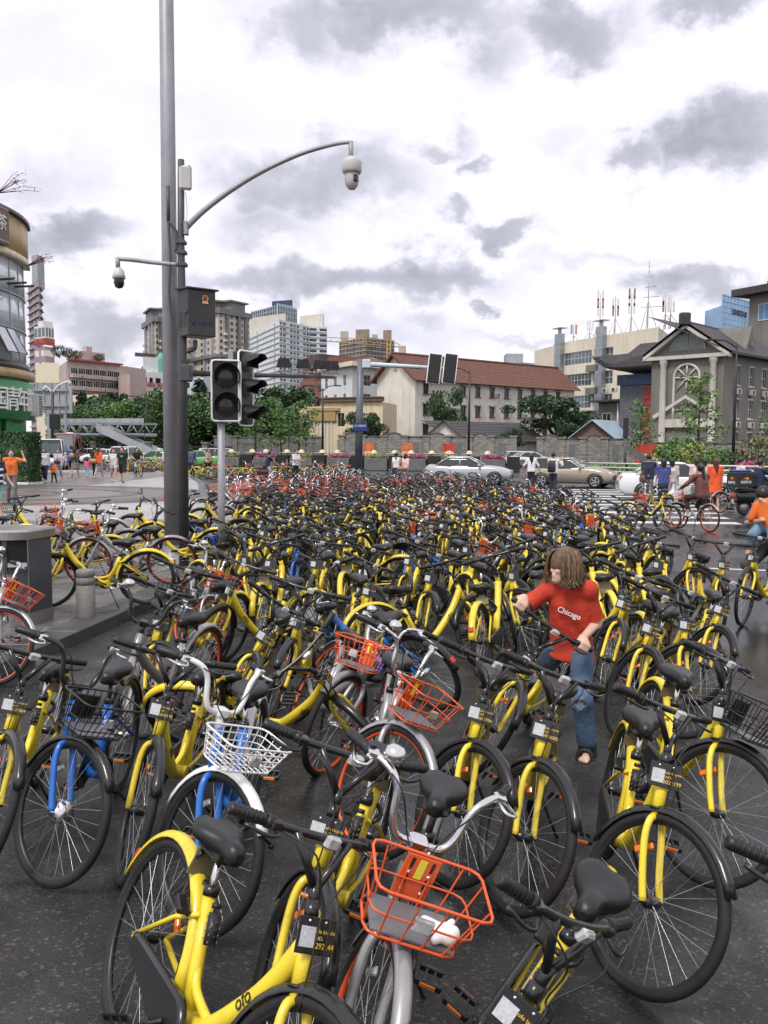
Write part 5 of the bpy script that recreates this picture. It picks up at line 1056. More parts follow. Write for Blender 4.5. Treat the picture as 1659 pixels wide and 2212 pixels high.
def signal_post():
    b0 = P(478, 1170, 0); b0 = At(478, 1170, PB.y - .9); b0.z = KZ; o = Vector((b0.x, b0.y, KZ)); r = empty('traffic_signal', o); Y = o.y; u = Y / 1912
    tag(r, 'pedestrian signal with white border and a hooded three-lamp signal on one grey post', 'traffic light'); Q = lambda px, py: At(px, py, Y) - o
    b = MB(); b.tube([(0, 0, 0), Q(478, 905)], 8 * u, 12); b.build('post', M_POLEL, r)
    c = Q(488, 845); M = Matrix.Translation(c) @ RZ(rad(14)); hw, hh = 31 * u, 65 * u
    b = MB(); b.cbox((-hw, -.07, -hh), (hw, .05, hh), .03, M); pb = b.build('signal_head', M_SIGB, r)
    b = MB(); rr = .03; pts = []
    for (cx, cz, a) in ((hw - .05, hh - .05, 0), (-hw + .05, hh - .05, 90), (-hw + .05, -hh + .05, 180), (hw - .05, -hh + .05, 270)):
        for t in (0, 30, 60, 90): pts.append(M @ Vector((cx + .045 * math.cos(rad(a + t)), -.072, cz + .045 * math.sin(rad(a + t)))))
    b.tube(pts + [pts[0]], .016, 6, False); b.build('border', M_WBORD, pb)
    for dz in (30 * u, -31 * u):
        b = MB(); b.lathe([(0, .01), (23 * u, .008), (25 * u, -.005)], 22, M @ TR(0, -.075, dz) @ Matrix.Rotation(PI / 2, 4, 'X')); le = b.build('lens', M_LENS, pb)
        b = MB(); R = 27 * u; b.lathe([(R, 0), (R + .004, .16), (R + .010, .16), (R + .010, 0)], 24, M @ TR(0, -.07, dz) @ Matrix.Rotation(PI / 2, 4, 'X'), rad(-30), rad(210)); b.build('visor', M_SIGB, pb)
    fm = mat('dim_figure', (.10, .09, .075), .4); z0 = -31 * u; b = MB(); L = lambda x, z: M @ Vector((x * u, -.09, z0 + z * u)); b.tube([L(0, 8), L(0, -2)], .006, 4); b.tube([L(-6, -12), L(0, -2), L(6, -12)], .006, 4); b.tube([L(-6, 2), L(0, 6), L(6, 2)], .005, 4); b.torus(.014, .004, 8, 4, M @ TR(0, -.09, z0 + 12 * u)); b.build('walking_figure', fm, pb)
    # three-lamp signal beside it, turned to the right
    c = Q(520, 838) + Vector((0, .16, 0)); M = Matrix.Translation(c) @ RZ(rad(62)); hh = 80 * u; b = MB(); b.cbox((-.17, -.06, -hh), (.17, .06, hh), .03, M); sb = b.build('signal_head', M_SIGB, r); b = MB(); b.tube([M @ Vector(q) for q in ((-.17, -.06, -hh + .03), (-.17, -.06, hh - .03), (-.13, -.06, hh), (.13, -.06, hh), (.17, -.06, hh - .03), (.17, -.06, -hh + .03), (.13, -.06, -hh), (-.13, -.06, -hh), (-.17, -.06, -hh + .03))], .016, 5, False); b.build('border', M_WBORD, sb)
    for dz in (.37, 0, -.37):
        b = MB(); b.lathe([(0, .01), (.13, .006), (.14, 0)], 18, M @ TR(0, -.062, dz) @ Matrix.Rotation(PI / 2, 4, 'X')); b.build('lens', M_LENS, sb)
        b = MB(); rings = []
        for i in range(9):
            a = rad(-20 + 220 * i / 8); rings.append([M @ Vector((.145 * math.cos(a), -.06, dz + .145 * math.sin(a))), M @ Vector((.15 * math.cos(a), -.06 - (.30 if 2 <= i <= 6 else .12), dz + .15 * math.sin(a) - .03))])
        b.loft(rings, False, False, True, False); b.build('hood', M_SIGB, sb)
    b = MB(); b.cbox((-.04, -.04, -.02), (.04, .04, .16), .008, Matrix.Translation(Q(497, 778) + Vector((0, .1, 0)))); b.build('bracket', M_METALG, r)
signal_post()
def far_signal():
    Y = 63; b0 = corner(774, Y); r = empty('far_traffic_signal', b0); tag(r, 'far grey pole with an arm holding two white-bordered signals seen from behind', 'traffic light'); Q = lambda px, py: At(px, py, Y) - b0; u = Y / 1912; m = mat('blue_grey_pole', (.13, .15, .175), .5, metal=.3, var=.15, vscale=1.5, dirt=.2)
    b = MB(); b.tube([(0, 0, 0), Q(779, 775)], [8.5 * u, 7 * u], 12); b.build('pole', m, r); b = MB(); b.tube([Q(779, 786), Q(985, 797)], [5.5 * u, 3 * u], 8); b.cbox((-.2, -.2, -.3), (.5, .2, .3), .05, Matrix.Translation(Q(785, 786))); b.build('arm', M_PALEBL, r)
    for px in (938, 972):
        c = Q(px, 797); M = Matrix.Translation(c) @ Matrix.Rotation(rad(6), 4, 'Y') @ TR(0, -.25, 0); b = MB(); b.cbox((-13 * u, 0, -31 * u), (13 * u, .18, 31 * u), .12, M); h = b.build('signal_head', M_SIGB, r); b = MB(); w, z = 13.5 * u, 31 * u; b.tube([M @ Vector(q) for q in ((-w, .1, -z), (-w, .1, z), (w, .1, z), (w, .1, -z), (-w, .1, -z))], .045, 5, False); b.build('border', M_WBORD, h)
        for k in (-1, 0, 1): b = MB(); b.lathe([(.30, .0), (.30, .5)], 12, M @ TR(0, .18, k * .62) @ Matrix.Rotation(-PI / 2, 4, 'X'), 0, PI); b.build('hood', M_SIGB, h)
    b = MB(); c = Q(778, 922); b.box((-.5, -.36, -.28), (.5, -.30, .28), Matrix.Translation(c)); s = b.build('street_sign', mat('blue_sign', (.012, .04, .20), .4), r); link('lettering', text_mesh('江汉路四段', .17, M_WLET, .005), s, Matrix.Translation(c) @ TR(0, -.365, .05) @ Matrix.Rotation(PI / 2, 4, 'X'))
far_signal()
def street_lamp(px, py_top, Y, m, label, arms=1, lh=.9, flip=1):
    b0 = corner(px, Y); b0.z = 0; zt = hz(px, py_top, Y); r = empty('street_lamp', b0); tag(r, label, 'street lamp'); u = Y / 1912; b = MB(); b.tube([(0, 0, 0), (0, 0, zt * .6), (0, 0, zt)], [.13, .1, .06], 8); b.build('post', m, r)
    for k in range(arms):
        s = flip if k == 0 else -flip; b = MB(); b.tube(smooth_path([(0, 0, zt - .3), (s * lh * .5, 0, zt + .15), (s * lh, 0, zt + .22)], 4), .05, 6); b.build('arm', m, r); b = MB(); b.cbox((-.35, -.15, -.06), (.35, .15, .06), .05, TR(s * (lh + .25), 0, zt + .22)); b.build('lamp_head', m, r)
M_LMPD = mat('dark_lamp_post', (.022, .022, .024), .5)
street_lamp(1012, 800, 83, M_LMPD, 'slim dark street lamp before the white dormitory', 1, 1.6, -1); street_lamp(697, 838, 85, M_LMPD, 'dark double-armed street lamp before the cream annex', 2, 1.2, -1); street_lamp(1583, 742, 58, M_LMPD, 'tall black street lamp before the side of the grey house', 1, 1.4, -1); street_lamp(318, 860, 100, M_LMPD, 'thin dark street lamp among the park trees', 1, 1.5, -1); street_lamp(485, 852, 100, M_LMPD, 'thin dark lamp post behind the traffic signal', 1, 1.4, -1)
def traffic_camera_lamp():
    Y = 75; b0 = corner(113, Y); r = empty('camera_lamp_post', b0); tag(r, 'dark post with white curved camera arms beside the green shop', 'pole'); Q = lambda px, py: At(px, py, Y) - b0; u = Y / 1912; b = MB(); b.tube([(0, 0, 0), Q(114, 845)], 3 * u, 8); b.build('post', M_LMPD, r); b = MB(); b.tube(smooth_path([Q(114, 850), Q(126, 833), Q(150, 823)], 4), 2 * u, 6); b.build('arm', M_WBORD, r); b = MB(); b.tube(smooth_path([Q(114, 850), Q(106, 840), Q(96, 833)], 4), 1.6 * u, 6); b.build('arm', M_WBORD, r)
    for (px, py) in ((151, 828), (96, 840)): b = MB(); b.lathe([(0, .2), (.14, .12), (.16, 0), (.10, -.16), (0, -.2)], 10, Matrix.Translation(Q(px, py))); b.build('camera', M_CAMW, r)
    b = MB(); b.cbox((-.3, -.25, -.6), (.5, .25, .6), .04, Matrix.Translation(Q(116, 910))); b.build('signal_box', M_SIGB, r)
traffic_camera_lamp()
def lamp_column_right():
    Y = 60; b0 = corner(1350, Y); z = hz(1352, 902, Y); r = empty('lit_bollard', b0); tag(r, 'tall slim grey lamp bollard near the young tree on the verge', 'lamp'); b = MB(); b.tube([(0, 0, 0), (0, 0, z - 1.3)], .1, 8); b.build('post', M_POLED, r); b = MB(); b.cbox((-.16, -.16, z - 1.35), (.16, .16, z), .04); b.build('lantern', M_LMPD, r)
lamp_column_right()
def billboard():
    Y = 92; A = corner(80, Y); r = empty('billboard_frame', A); Q = lambda px, py: At(px, py, Y) - A; W = Q(156, 900).x; z0, z1 = Q(0, 892).z, Q(0, 826).z; tag(r, 'grey back of a large billboard with steel rails by the green shop', 'billboard'); b = MB(); b.box((0, 0, z0), (W, .25, z1)); b.build('panel', M_GREYB2, r)
    for f in (.22, .72): b = MB(); b.box((-.2, -.22, z0 + (z1 - z0) * f), (W - .4, -.0, z0 + (z1 - z0) * f + .22)); b.build('rail', M_METALG, r)
    for i in range(5): b = MB(); b.box((W * i / 5 + .1, -.1, z0), (W * i / 5 + .22, 0, z1)); b.build('stud', M_METALG, r)
    for x in (W * .3, W * .75): b = MB(); b.box((x, .1, 0), (x + .3, .3, z0)); b.build('leg', M_METALG, r)
billboard()
def footbridge():
    Y = 98; A = corner(100, Y); B = corner(313, Y - 4); o = A.copy(); M = frame_to(o, B - A); L = (B - A).length; r = empty('footbridge', M=M); tag(r, 'grey truss footbridge crossing behind the walking people', 'bridge'); zb = hz(200, 938, Y); zt = hz(200, 916, Y)
    for y in (0, 2.4):
        for z in (zb, zt): b = MB(); b.box((0, y - .1, z - .1), (L, y + .1, z + .1)); b.build('chord', M_METALG, r)
        n = 16
        for i in range(n): b = MB(); x0, x1 = L * i / n, L * (i + 1) / n; b.tube([(x0, y, zb if i % 2 else zt), (x1, y, zt if i % 2 else zb)], .06, 4); b.build('diagonal', M_METALG, r)
    b = MB(); b.box((0, .1, zb - .25), (L, 2.3, zb - .102)); b.build('deck', M_GREYB2, r); b = MB(); b.box((0, -.14, zt + .1), (L, -.1, zt + .55)); b.build('parapet_sheet', M_GREYB2, r)
    for s in (-1, 1): b = MB(); b.tube([(L - 1.5, 1.2, zb), (L - 1.5 + s * .9, 1.2, 0)], .15, 6); b.build('leg', M_GREYB2, r)
    b = MB(); R0 = Vector((7, -.5, zb + .3)); R1 = Vector((14.5, -1.5, .6)); b.add([R0, R1, R1 + Vector((0, 0, .9)), R0 + Vector((0, 0, .9)), R0 + Vector((0, 1.6, 0)), R1 + Vector((0, 1.6, 0)), R1 + Vector((0, 1.6, .9)), R0 + Vector((0, 1.6, .9))], [(0, 1, 2, 3), (7, 6, 5, 4), (0, 4, 5, 1)], False); b.build('stair_flight', M_GREYB2, r)
footbridge()
def litter_bin():
    p = P(8, 1352, KZ) + Vector((0, .25, 0)); r = empty('litter_bin', p, rad(-14)); tag(r, 'bowed steel litter bin with dark panels on the pavement', 'litter bin'); ms = mat('brushed_steel_bin', (.42, .41, .39), .3, metal=.8, var=.2, vscale=4, dirt=.25); md = mat('slate_bin_panel', (.055, .062, .072), .45, var=.15, vscale=5, dirt=.2); H = 1.02; w = .345; d = .20
    def outline(k, e=0.0): 
        pts = []
        for i in range(15): t = -1 + 2 * i / 14; pts.append(Vector((t * (w + e), -(d + .16 * (1 - t * t)) - e, 0)))
        for i in range(15): t = 1 - 2 * i / 14; pts.append(Vector((t * (w + e), (d + .10 * (1 - t * t)) + e, 0)))
        return pts
    up = lambda z, e=0.: [q + Vector((0, 0, z)) for q in outline(1, e)]
    b = MB(); b.loft([up(.05), up(H - .1)], True, True, False); b.build('body', md, r); b = MB(); b.loft([up(0, .006), up(.14, .006)], True, True, False); b.build('plinth', ms, r); b = MB(); b.loft([up(H - .1, .03), up(H - .02, .035), up(H, .01)], True, True, False); b.build('lid', ms, r)
    for (t0, t1, nm) in ((-1.0, -.62, 'steel_side'), (.98, 1.0, 'steel_edge'), (.40, .52, 'divider')):
        b = MB(); f = lambda t, e: Vector((t * (w + e), -(d + .16 * (1 - t * t)) - e, 0)); ts = [t0 + (t1 - t0) * i / 4 for i in range(5)]
        rings = [[f(t, .002) + Vector((0, 0, .14)), f(t, .012) + Vector((0, 0, .14)), f(t, .012) + Vector((0, 0, H - .1)), f(t, .002) + Vector((0, 0, H - .1))] for t in ts]; b.loft(rings, True, True, False); b.build(nm, ms if 'steel' in nm else md, r)
    for (t0, t1) in ((-.58, .38), (.54, .96)):
        ts = [t0 + (t1 - t0) * i / 5 for i in range(6)]; b = MB(); b.loft([[f(t, .002) + Vector((0, 0, .66)), f(t, .007) + Vector((0, 0, .66)), f(t, .007) + Vector((0, 0, .93)), f(t, .002) + Vector((0, 0, .93))] for t in ts], True, True, False); sl = b.build('slot', mat('bin_void', (.004, .004, .004), .8), r)
        b = MB(); b.loft([[f(t, .004) + Vector((0, 0, .62)), f(t, .03) + Vector((0, 0, .64)), f(t, .02) + Vector((0, 0, .68)), f(t, .004) + Vector((0, 0, .67))] for t in ts], True, True, False); b.build('slot_lip', ms, sl)
    b = MB(); c = f(-.02, .012); b.prism([(-.05, -.05), (.01, -.06), (.055, -.045), (.05, .05), (.0, .06), (-.035, .05), (-.045, .02)], -.002, .0, Matrix.Translation(c + Vector((0, 0, .47))), 'y'); b.build('torn_sticker', M_PAPER, r); b = MB(); c = f(.46, .014); b.prism([(0, -.06), (.028, 0), (0, .06), (-.028, 0)], -.002, .0, Matrix.Translation(c + Vector((0, 0, .5))), 'y'); b.build('diamond_mark', M_INK0, r); b = MB(); b.prism([(-.025, -.05), (.025, -.05), (.025, .05), (-.025, .05)], -.002, .0, Matrix.Translation(c + Vector((0, 0, .8))), 'y'); b.build('square_mark', M_INK0, r)
M_INK0 = mat('bin_mark', (.01, .01, .01), .5); M_PAPER = mat('crumpled_tissue', (.78, .76, .76), .8, var=.06, vscale=12)
litter_bin()
def bollards():
    ms = mat('speckled_granite', (.21, .20, .185), .7, var=.35, vscale=60, bump=.3, bscale=120, dirt=.25); b = MB(); b.lathe([(0, .62), (.11, .62), (.125, .605), (.125, .535), (.115, .53), (.115, .52), (.127, .515), (.127, .435), (.117, .43), (.117, .42), (.128, .415), (.128, 0)], 22); me = b.mesh('bollard', ms)
    for (px, py, lab) in ((186, 1332, 'stout granite bollard beside the litter bin'), (668, 1168, 'granite bollard among the orange-wheeled bicycles'), (640, 1185, 'granite bollard half hidden by black baskets'), (543, 1203, 'granite bollard near the signal post')):
        z = KZ if px < 300 else 0; tag(link('bollard', me, None, Matrix.Translation(P(px, py, z)) @ Matrix.Diagonal((.8, .8, .85, 1))), lab, 'bollard', 'granite bollards')
bollards()
# ================================================================ bicycles
M_YEL = mat('yellow_paint', (.86, .66, .042), .34, var=.10, vscale=7, dirt=.34, coat=.3, rvar=.12, orand=.14)
M_BLK = mat('black_plastic', (.012, .012, .0125), .42, var=.25, vscale=14, bump=.05, bscale=200)
M_BLKP = mat('black_paint', (.010, .010, .011), .30, var=.15, vscale=6, dirt=.12, coat=.3)
M_SADL = mat('saddle_vinyl', (.012, .012, .013), .38, orand=.3, dirt=.1, var=.2, vscale=20, bump=.10, bscale=260)
M_TYRE = mat('tyre_rubber', (.013, .012, .012), .72, var=.3, vscale=12, dirt=.35, bump=.25, bscale=180)
M_RIMB = mat('black_rim', (.018, .018, .018), .4, var=.2, dirt=.2)
M_SPOKE = mat('steel_spoke', (.72, .74, .74), .3, metal=.9)
M_CHROME = mat('chrome', (.68, .68, .69), .2, metal=1., var=.06, dirt=.12)
M_ALU = mat('brushed_alloy', (.52, .52, .53), .34, metal=.9, var=.1, dirt=.15)
M_SILV = mat('silver_paint', (.36, .36, .37), .35, metal=.45, var=.07, dirt=.14, coat=.2)
M_ORG = mat('orange_paint', (.72, .10, .022), .38, var=.1, dirt=.14, coat=.2)
M_ORGRIM = mat('orange_rim', (.68, .085, .025), .45, var=.15, dirt=.3)
M_BLUE = mat('blue_paint', (.014, .14, .52), .34, var=.08, dirt=.12, coat=.3)
M_WHT = mat('white_paint', (.74, .74, .74), .38, var=.06, dirt=.15, coat=.2)
M_REFO = mat('amber_reflector', (.85, .21, .015), .25, var=.15, vscale=40, coat=.5)
M_REFW = mat('clear_reflector', (.45, .46, .47), .18, var=.25, vscale=60, coat=.6)
M_REFR = mat('red_reflector', (.55, .02, .015), .22, coat=.5)
M_PLATE = mat('dull_saddle_plate', (.20, .175, .115), .4, var=.15, metal=.3)
M_TAGW = mat('white_sticker', (.52, .53, .55), .45, var=.2, vscale=120)
M_TAGY = mat('yellow_print', (.80, .52, .05), .5, var=.05)
M_GREYB = mat('basket_board', (.16, .16, .175), .5, var=.1)
M_PAPER = mat('crumpled_tissue', (.78, .76, .76), .8, var=.06, vscale=12)
M_INK = mat('dark_print', (.03, .028, .02), .5)
M_LIME = mat('yellow_warning_label', (.80, .68, .05), .5)
WR = .335; RAX = (-.46, 0, WR); FAX = (.63, 0, WR); HB = Vector((.478, 0, .63)); HT = Vector((.415, 0, .80)); AXD = (HT - HB).normalized()
BIKE_CACHE = {}
def arc(c, R, a0, a1, n): return [Vector((c[0] + R * math.cos(rad(a0 + (a1 - a0) * i / n)), 0, c[2] + R * math.sin(rad(a0 + (a1 - a0) * i / n)))) for i in range(n + 1)]
def fender(c, R, a0, a1, w, n, th=.004, drop=.022):
    b = MB(); rings = []
    for i in range(n + 1):
        a = rad(a0 + (a1 - a0) * i / n); e = Vector((math.cos(a), 0, math.sin(a)))
        prof = [(-w, -drop), (-w * .8, -.006), (-w * .35, .003), (w * .35, .003), (w * .8, -.006), (w, -drop)]
        inn = [(p[0] * .93, p[1] - th) for p in reversed(prof)]
        rings.append([Vector(c) + e * (R + p[1]) + Vector((0, p[0], 0)) for p in prof + inn])
    b.loft(rings, True, True, True); return b
def parts_of(style, lod):
    """list of (name, parent index or None, steered, material, MB)"""
    S = BIKE_STYLE[style]; out = []
    ns = (10, 6, 5)[lod]; q = lod
    def add(name, par, st, m, b): out.append((name, par, st, m, b)); return len(out) - 1
    # frame
    b = MB(); 
    b.tube([HB - AXD * .015, HT + AXD * .0], .024 if S['k'] != 'o' else .026, ns)
    if S['frame'] == 'swoop':
        b.tube(smooth_path([HB.lerp(HT, .62), (.345, 0, .575), (.23, 0, .44), (.125, 0, .338), (.04, 0, .292), (-.01, 0, .288)], (5, 3, 2)[q]), .033, ns)
        b.tube([(-.005, 0, .27), (-.10, 0, .47), (-.165, 0, .62)], [.026, .023, .022], ns)
        b.tube(smooth_path([(-.075, 0, .43), (-.03, 0, .375), (.04, 0, .355), (.115, 0, .345)], (4, 2, 1)[q]), .016, ns)
        b.tube([(-.0, -.045, .285), (-.0, .045, .285)], .036, ns)
        for s in (-1, 1):
            b.tube([(-.02, s * .022, .28), (-.15, s * .045, .295), (-.45, s * .062, .335)], .011, max(4, ns - 3))
            b.tube([(-.135, s * .02, .56), (-.24, s * .05, .50), (-.45, s * .064, .34)], .009, max(4, ns - 3))
    elif S['frame'] == 'beam':
        b.tube(smooth_path([HB.lerp(HT, .5), (.30, 0, .56), (.10, 0, .40), (-.03, 0, .31)], (4, 2, 1)[q]), [.034] * (3 * (4, 2, 1)[q] + 1), ns)
        b.tube([(-.01, 0, .28), (-.11, 0, .49), (-.17, 0, .63)], .025, ns)
        b.tube([(-.0, -.05, .285), (-.0, .05, .285)], .034, ns)
        b.tube([(-.01, -.05, .29), (-.2, -.06, .30), (-.45, -.07, .335)], .018, ns)
        for s in (-1, 1): b.tube([(-.14, s * .02, .58), (-.45, s * .066, .34)], .010, max(4, ns - 3))
    fr = add('frame', None, 0, S['paint'], b)
    if lod == 0 and S['frame'] == 'swoop':
        for hp in (HB + AXD * .015, HT): b = MB(); b.torus(.030, .005, 14, 5, TR(*hp) @ Matrix.Rotation(-.35, 4, 'Y') @ Matrix.Rotation(PI / 2, 4, 'X')); add('headset_ring', fr, 0, M_BLK, b)
    # fork
    b = MB(); w = .052
    for s in (-1, 1):
        b.tube(smooth_path([HB - AXD * .02, HB + Vector((.012, s * .035, -.030)), Vector((.515, s * w, .535)), Vector((.575, s * w, .42)), Vector((FAX[0], s * w, WR))], (4, 2, 1)[q]), .0145 if S['k'] == 'y' else .0165, max(5, ns - 2))
    add('fork', None, 1, S['fork'], b)
    # wheels
    for which, ax, st in (('front_wheel', FAX, 1), ('rear_wheel', RAX, 0)):
        T = TR(*ax); seg_n = (44, 26, 18)[q]
        b = MB(); b.lathe([(WR - .030, -.011), (WR - .046, -.010), (WR - .050, 0), (WR - .046, .010), (WR - .030, .011)], seg_n, T @ Matrix.Rotation(PI / 2, 4, 'X'))
        wi = add(which, None, st, S['rim'], b)
        b = MB(); b.torus(WR - .021, .0215, seg_n, (8, 6, 5)[q], T); add('tyre', wi, st, M_TYRE, b)
        if lod < 2 or True:
            b = MB(); n = (28, 22, 12)[q]; rs = (.0011, .0014, .0022)[q] * (2.4 if S['spokes'] == 'mag' else 1)
            for i in range(n):
                a = 2 * PI * i / n; sgn = 1 if i % 2 else -1; da = (.55 if (i // 2) % 2 else -.55)
                b.tube([T @ Vector((.03 * math.cos(a + da), sgn * .026, .03 * math.sin(a + da))), T @ Vector(((WR - .045) * math.cos(a), 0, (WR - .045) * math.sin(a)))], rs, 3, False)
            add('spokes', wi, st, M_SPOKE if S['spokes'] != 'org' else M_SPOKE, b)
        if lod < 2:
            b = MB(); big = S['k'] == 'b' and which == 'front_wheel'
            rh = .055 if big else (.05 if S['k'] == 'o' and which == 'rear_wheel' else .024)
            b.lathe([(0, -.062), (.008, -.062), (.008, -.045), (rh * .7, -.038), (rh, -.030), (rh, .030), (rh * .7, .038), (.008, .045), (.008, .062), (0, .062)], ns + 4, T @ Matrix.Rotation(PI / 2, 4, 'X')); add('hub', wi, st, M_CHROME if (big or S['k'] != 'y') else M_BLKP, b)
        if lod == 0:
            b = MB(); a = 2.3 if st else .7; c = T @ Vector((.2 * math.cos(a), .0, .2 * math.sin(a)))
            b.cbox((-.045, -.006, -.014), (.045, .006, .014), .008, TR(*c) @ Matrix.Rotation(PI / 2 - a, 4, 'Y')); add('reflector', wi, st, M_REFO if S['k'] == 'y' else M_REFW, b)
    # fenders
    b = fender(RAX, WR + .022, S['rf'][0], S['rf'][1], .031, (22, 12, 8)[q]); ri = add('rear_fender', None, 0, S['rfm'], b)
    b = fender(FAX, WR + .020, S['ff'][0], S['ff'][1], .027, (14, 8, 5)[q]); add('front_fender', None, 1, S['ffm'], b)
    # saddle and post
    b = MB(); rings = []; n = (14, 10, 7)[q]; m = (12, 10, 8)[q]
    for i in range(n + 1):
        t = i / n; x = -.135 + .265 * t
        wd = .098 * (max(0, 1 - ((t - .27) / .42) ** 2) ** .5 if t < .27 else 1) if t < .27 else (.034 + .064 * (0.5 + .5 * math.cos(PI * min(1, (t - .27) / .52))))
        if t < .27: wd = .098 * math.sqrt(max(.02, 1 - ((.27 - t) / .285) ** 2))
        if t > .9: wd *= math.sqrt(max(.1, 1 - ((t - .9) / .104) ** 2))
        hh = .034 if t < .9 else .034 * math.sqrt(max(.15, 1 - ((t - .9) / .104) ** 2))
        if t < .12: hh *= math.sqrt(max(.15, 1 - ((.12 - t) / .125) ** 2))
        zc = .785 + .012 * (1 - t) ** 2 - .006 * math.sin(PI * t) - .012 * max(0, t - .75) / .25
        ring = []
        for j in range(m):
            a = 2 * PI * j / m; ca, sa = math.cos(a), math.sin(a)
            yy = wd * abs(ca) ** .75 * (1 if ca > 0 else -1); z = zc + (hh * (abs(sa) ** .8) if sa > 0 else -hh * 1.15 * abs(sa) ** .6)
            if sa > .5: z -= .010 * max(0, 1 - (yy / .025) ** 2) * (1 if t < .7 else 0)
            ring.append(Vector((x - .200, yy, z)))
        rings.append(ring)
    b.loft(rings, True, True, True); si = add('saddle', None, 0, M_SADL, b)
    if lod == 0:
        b = MB(); b.cbox((-.29, -.05, .722), (-.13, .05, .752), .012)
        for s in (-1, 1): b.tube([(-.27, s * .04, .72), (-.26, s * .045, .695), (-.24, s * .04, .72)], .010, 6)
        add('saddle_base', si, 0, M_BLK, b)
    b = MB(); b.tube([(-.155, 0, .60), (-.197, 0, .755)], .0135, ns); add('seat_post', None, 0, S['post'], b)
    if lod < 2:
        b = MB(); b.tube([(-.160, 0, .612), (-.168, 0, .645)], .027, ns); b.cbox((-.225, -.012, .622), (-.17, .012, .642), .004); add('seat_clamp', None, 0, M_BLKP, b)
    if S['k'] == 'y' and lod < 2:
        b = MB(); b.cbox((-.004, -.055, -.055), (.004, .055, .055), .003, TR(-.262, 0, .685) @ Matrix.Rotation(.25, 4, 'Y')); add('saddle_plate', None, 0, M_PLATE, b)
    # handlebar
    b = MB(); BC = HT + AXD * .215
    if S['bar'] == 'v':
        b.tube([HT - AXD * .005, HT + AXD * .05], .021, ns); b.tube([HT + AXD * .03, HT + AXD * .10], .017, ns)
        for s in (-1, 1): b.tube([HT + AXD * .075, BC + Vector((0, s * .105, 0))], .013, max(5, ns - 2))
        b.tube(smooth_path([BC + Vector((-.055, -.30, .004)), BC + Vector((-.015, -.15, .0)), BC, BC + Vector((-.015, .15, 0)), BC + Vector((-.055, .30, .004))], (3, 2, 1)[q]), .0125, ns)
        ge = [(BC + Vector((-.055, s * .30, .004)), BC + Vector((-.028, s * .185, .001))) for s in (-1, 1)]
    else:                                    # high-rise curved bar
        B0 = HT + AXD * .07
        b.tube([HT - AXD * .01, B0], .019, ns); b.cbox((-.03, -.03, -.02), (.03, .03, .02), .006, TR(*B0))
        for s in (-1, 1):
            b.tube(smooth_path([B0, B0 + Vector((.005, s * .07, .005)), B0 + Vector((-.002, s * .105, .05)), B0 + Vector((-.02, s * .125, .135)), B0 + Vector((-.045, s * .165, .18)), B0 + Vector((-.12, s * .235, .185)), B0 + Vector((-.20, s * .275, .175))], (4, 2, 1)[q]), .0125, ns)
        ge = [(B0 + Vector((-.205, s * .278, .175)), B0 + Vector((-.105, s * .225, .186))) for s in (-1, 1)]
    hi = add('handlebar', None, 1, S['barm'], b)
    for k, (e0, e1) in enumerate(ge):
        s = (-1, 1)[k]
        b = MB(); d = (e1 - e0); b.tube([e0 - d * .12, e0 - d * .11, e0, e0 + d * .82, e0 + d * .84], [.012, .017, .0185, .0175, .016], ns)
        if lod == 0:
            for i in range(6): b.tube([e0 + d * (.05 + .12 * i), e0 + d * (.09 + .12 * i)], .0192, 8)
            b.tube([e0 + d * .86, e0 + d * 1.06], .0205, 10)
        add('grip', hi, 1, M_BLK, b)
        if lod < 2:
            b = MB(); p = e1 + d * .12
            b.cbox((-.016, -.02, -.018), (.022, .02, .012), .005, TR(*p))
            b.tube(smooth_path([p + Vector((.02, 0, -.012)), p + Vector((.055, s * .02, -.02)), e1 + Vector((.055, s * .05, -.022)), e0 + Vector((.05, -s * .015, -.018))], (3, 2, 1)[q]), .0065, 5); add('brake_lever', hi, 1, M_BLKP if S['bar'] == 'v' else M_CHROME, b)
    if S['bar'] == 'v':
        b = MB(); b.cbox((.006, -.027, -.020), (.030, .027, .020), .007, TR(*(BC + Vector((.004, .02, 0)))) @ Matrix.Rotation(.15, 4, 'Y')); add('headlamp', hi, 1, M_REFW, b)
    if S['k'] == 'o' and lod < 2:
        b = MB(); b.lathe([(0, .036), (.018, .034), (.033, .022), (.037, 0), (.030, -.008), (0, -.008)], 14, TR(*(ge[0][1] + Vector((.05, .06, .03))))); add('bell', hi, 1, M_CHROME, b)
    if lod < 2:
        for s in (-1, 1):
            e1 = ge[0 if s < 0 else 1][1]; b = MB()
            b.tube(smooth_path([e1 + Vector((.02, -s * .03, -.01)), e1 + Vector((.12, -s * .10, -.03)), e1 + Vector((.13, -s * .17, -.15)), HT + Vector((.06, s * .02, .02)), HB + Vector((.05, s * .02, -.03))], (5, 3, 2)[q]), .003, 4); add('cable', hi, 1, M_BLK, b)
    # drive train
    b = MB(); pl = []
    for i in range((14, 9, 6)[q]):
        pass
    if S['k'] != 'o':
        pts = []
        nn = (9, 6, 4)[q]
        for i in range(nn + 1): a = rad(-80 + 160 * i / nn); pts.append((.01 + .088 * math.cos(a), .285 + .088 * math.sin(a)))
        for i in range(nn + 1): a = rad(95 + 170 * i / nn); pts.append((-.40 + .034 * math.cos(a), .335 + .034 * math.sin(a)))
        c0 = [sum(p[k] for p in pts) / len(pts) for k in (0, 1)]; sh = [(c0[0] + (p[0] - c0[0]) * .94, c0[1] + (p[1] - c0[1]) * .82) for p in pts]
        b.loft([[Vector((p[0], y, p[1])) for p in r_] for r_, y in ((sh, -.084), (pts, -.076), (pts, -.060))], True, True, lod == 0); add('chain_guard', None, 0, M_BLKP, b)
    else:
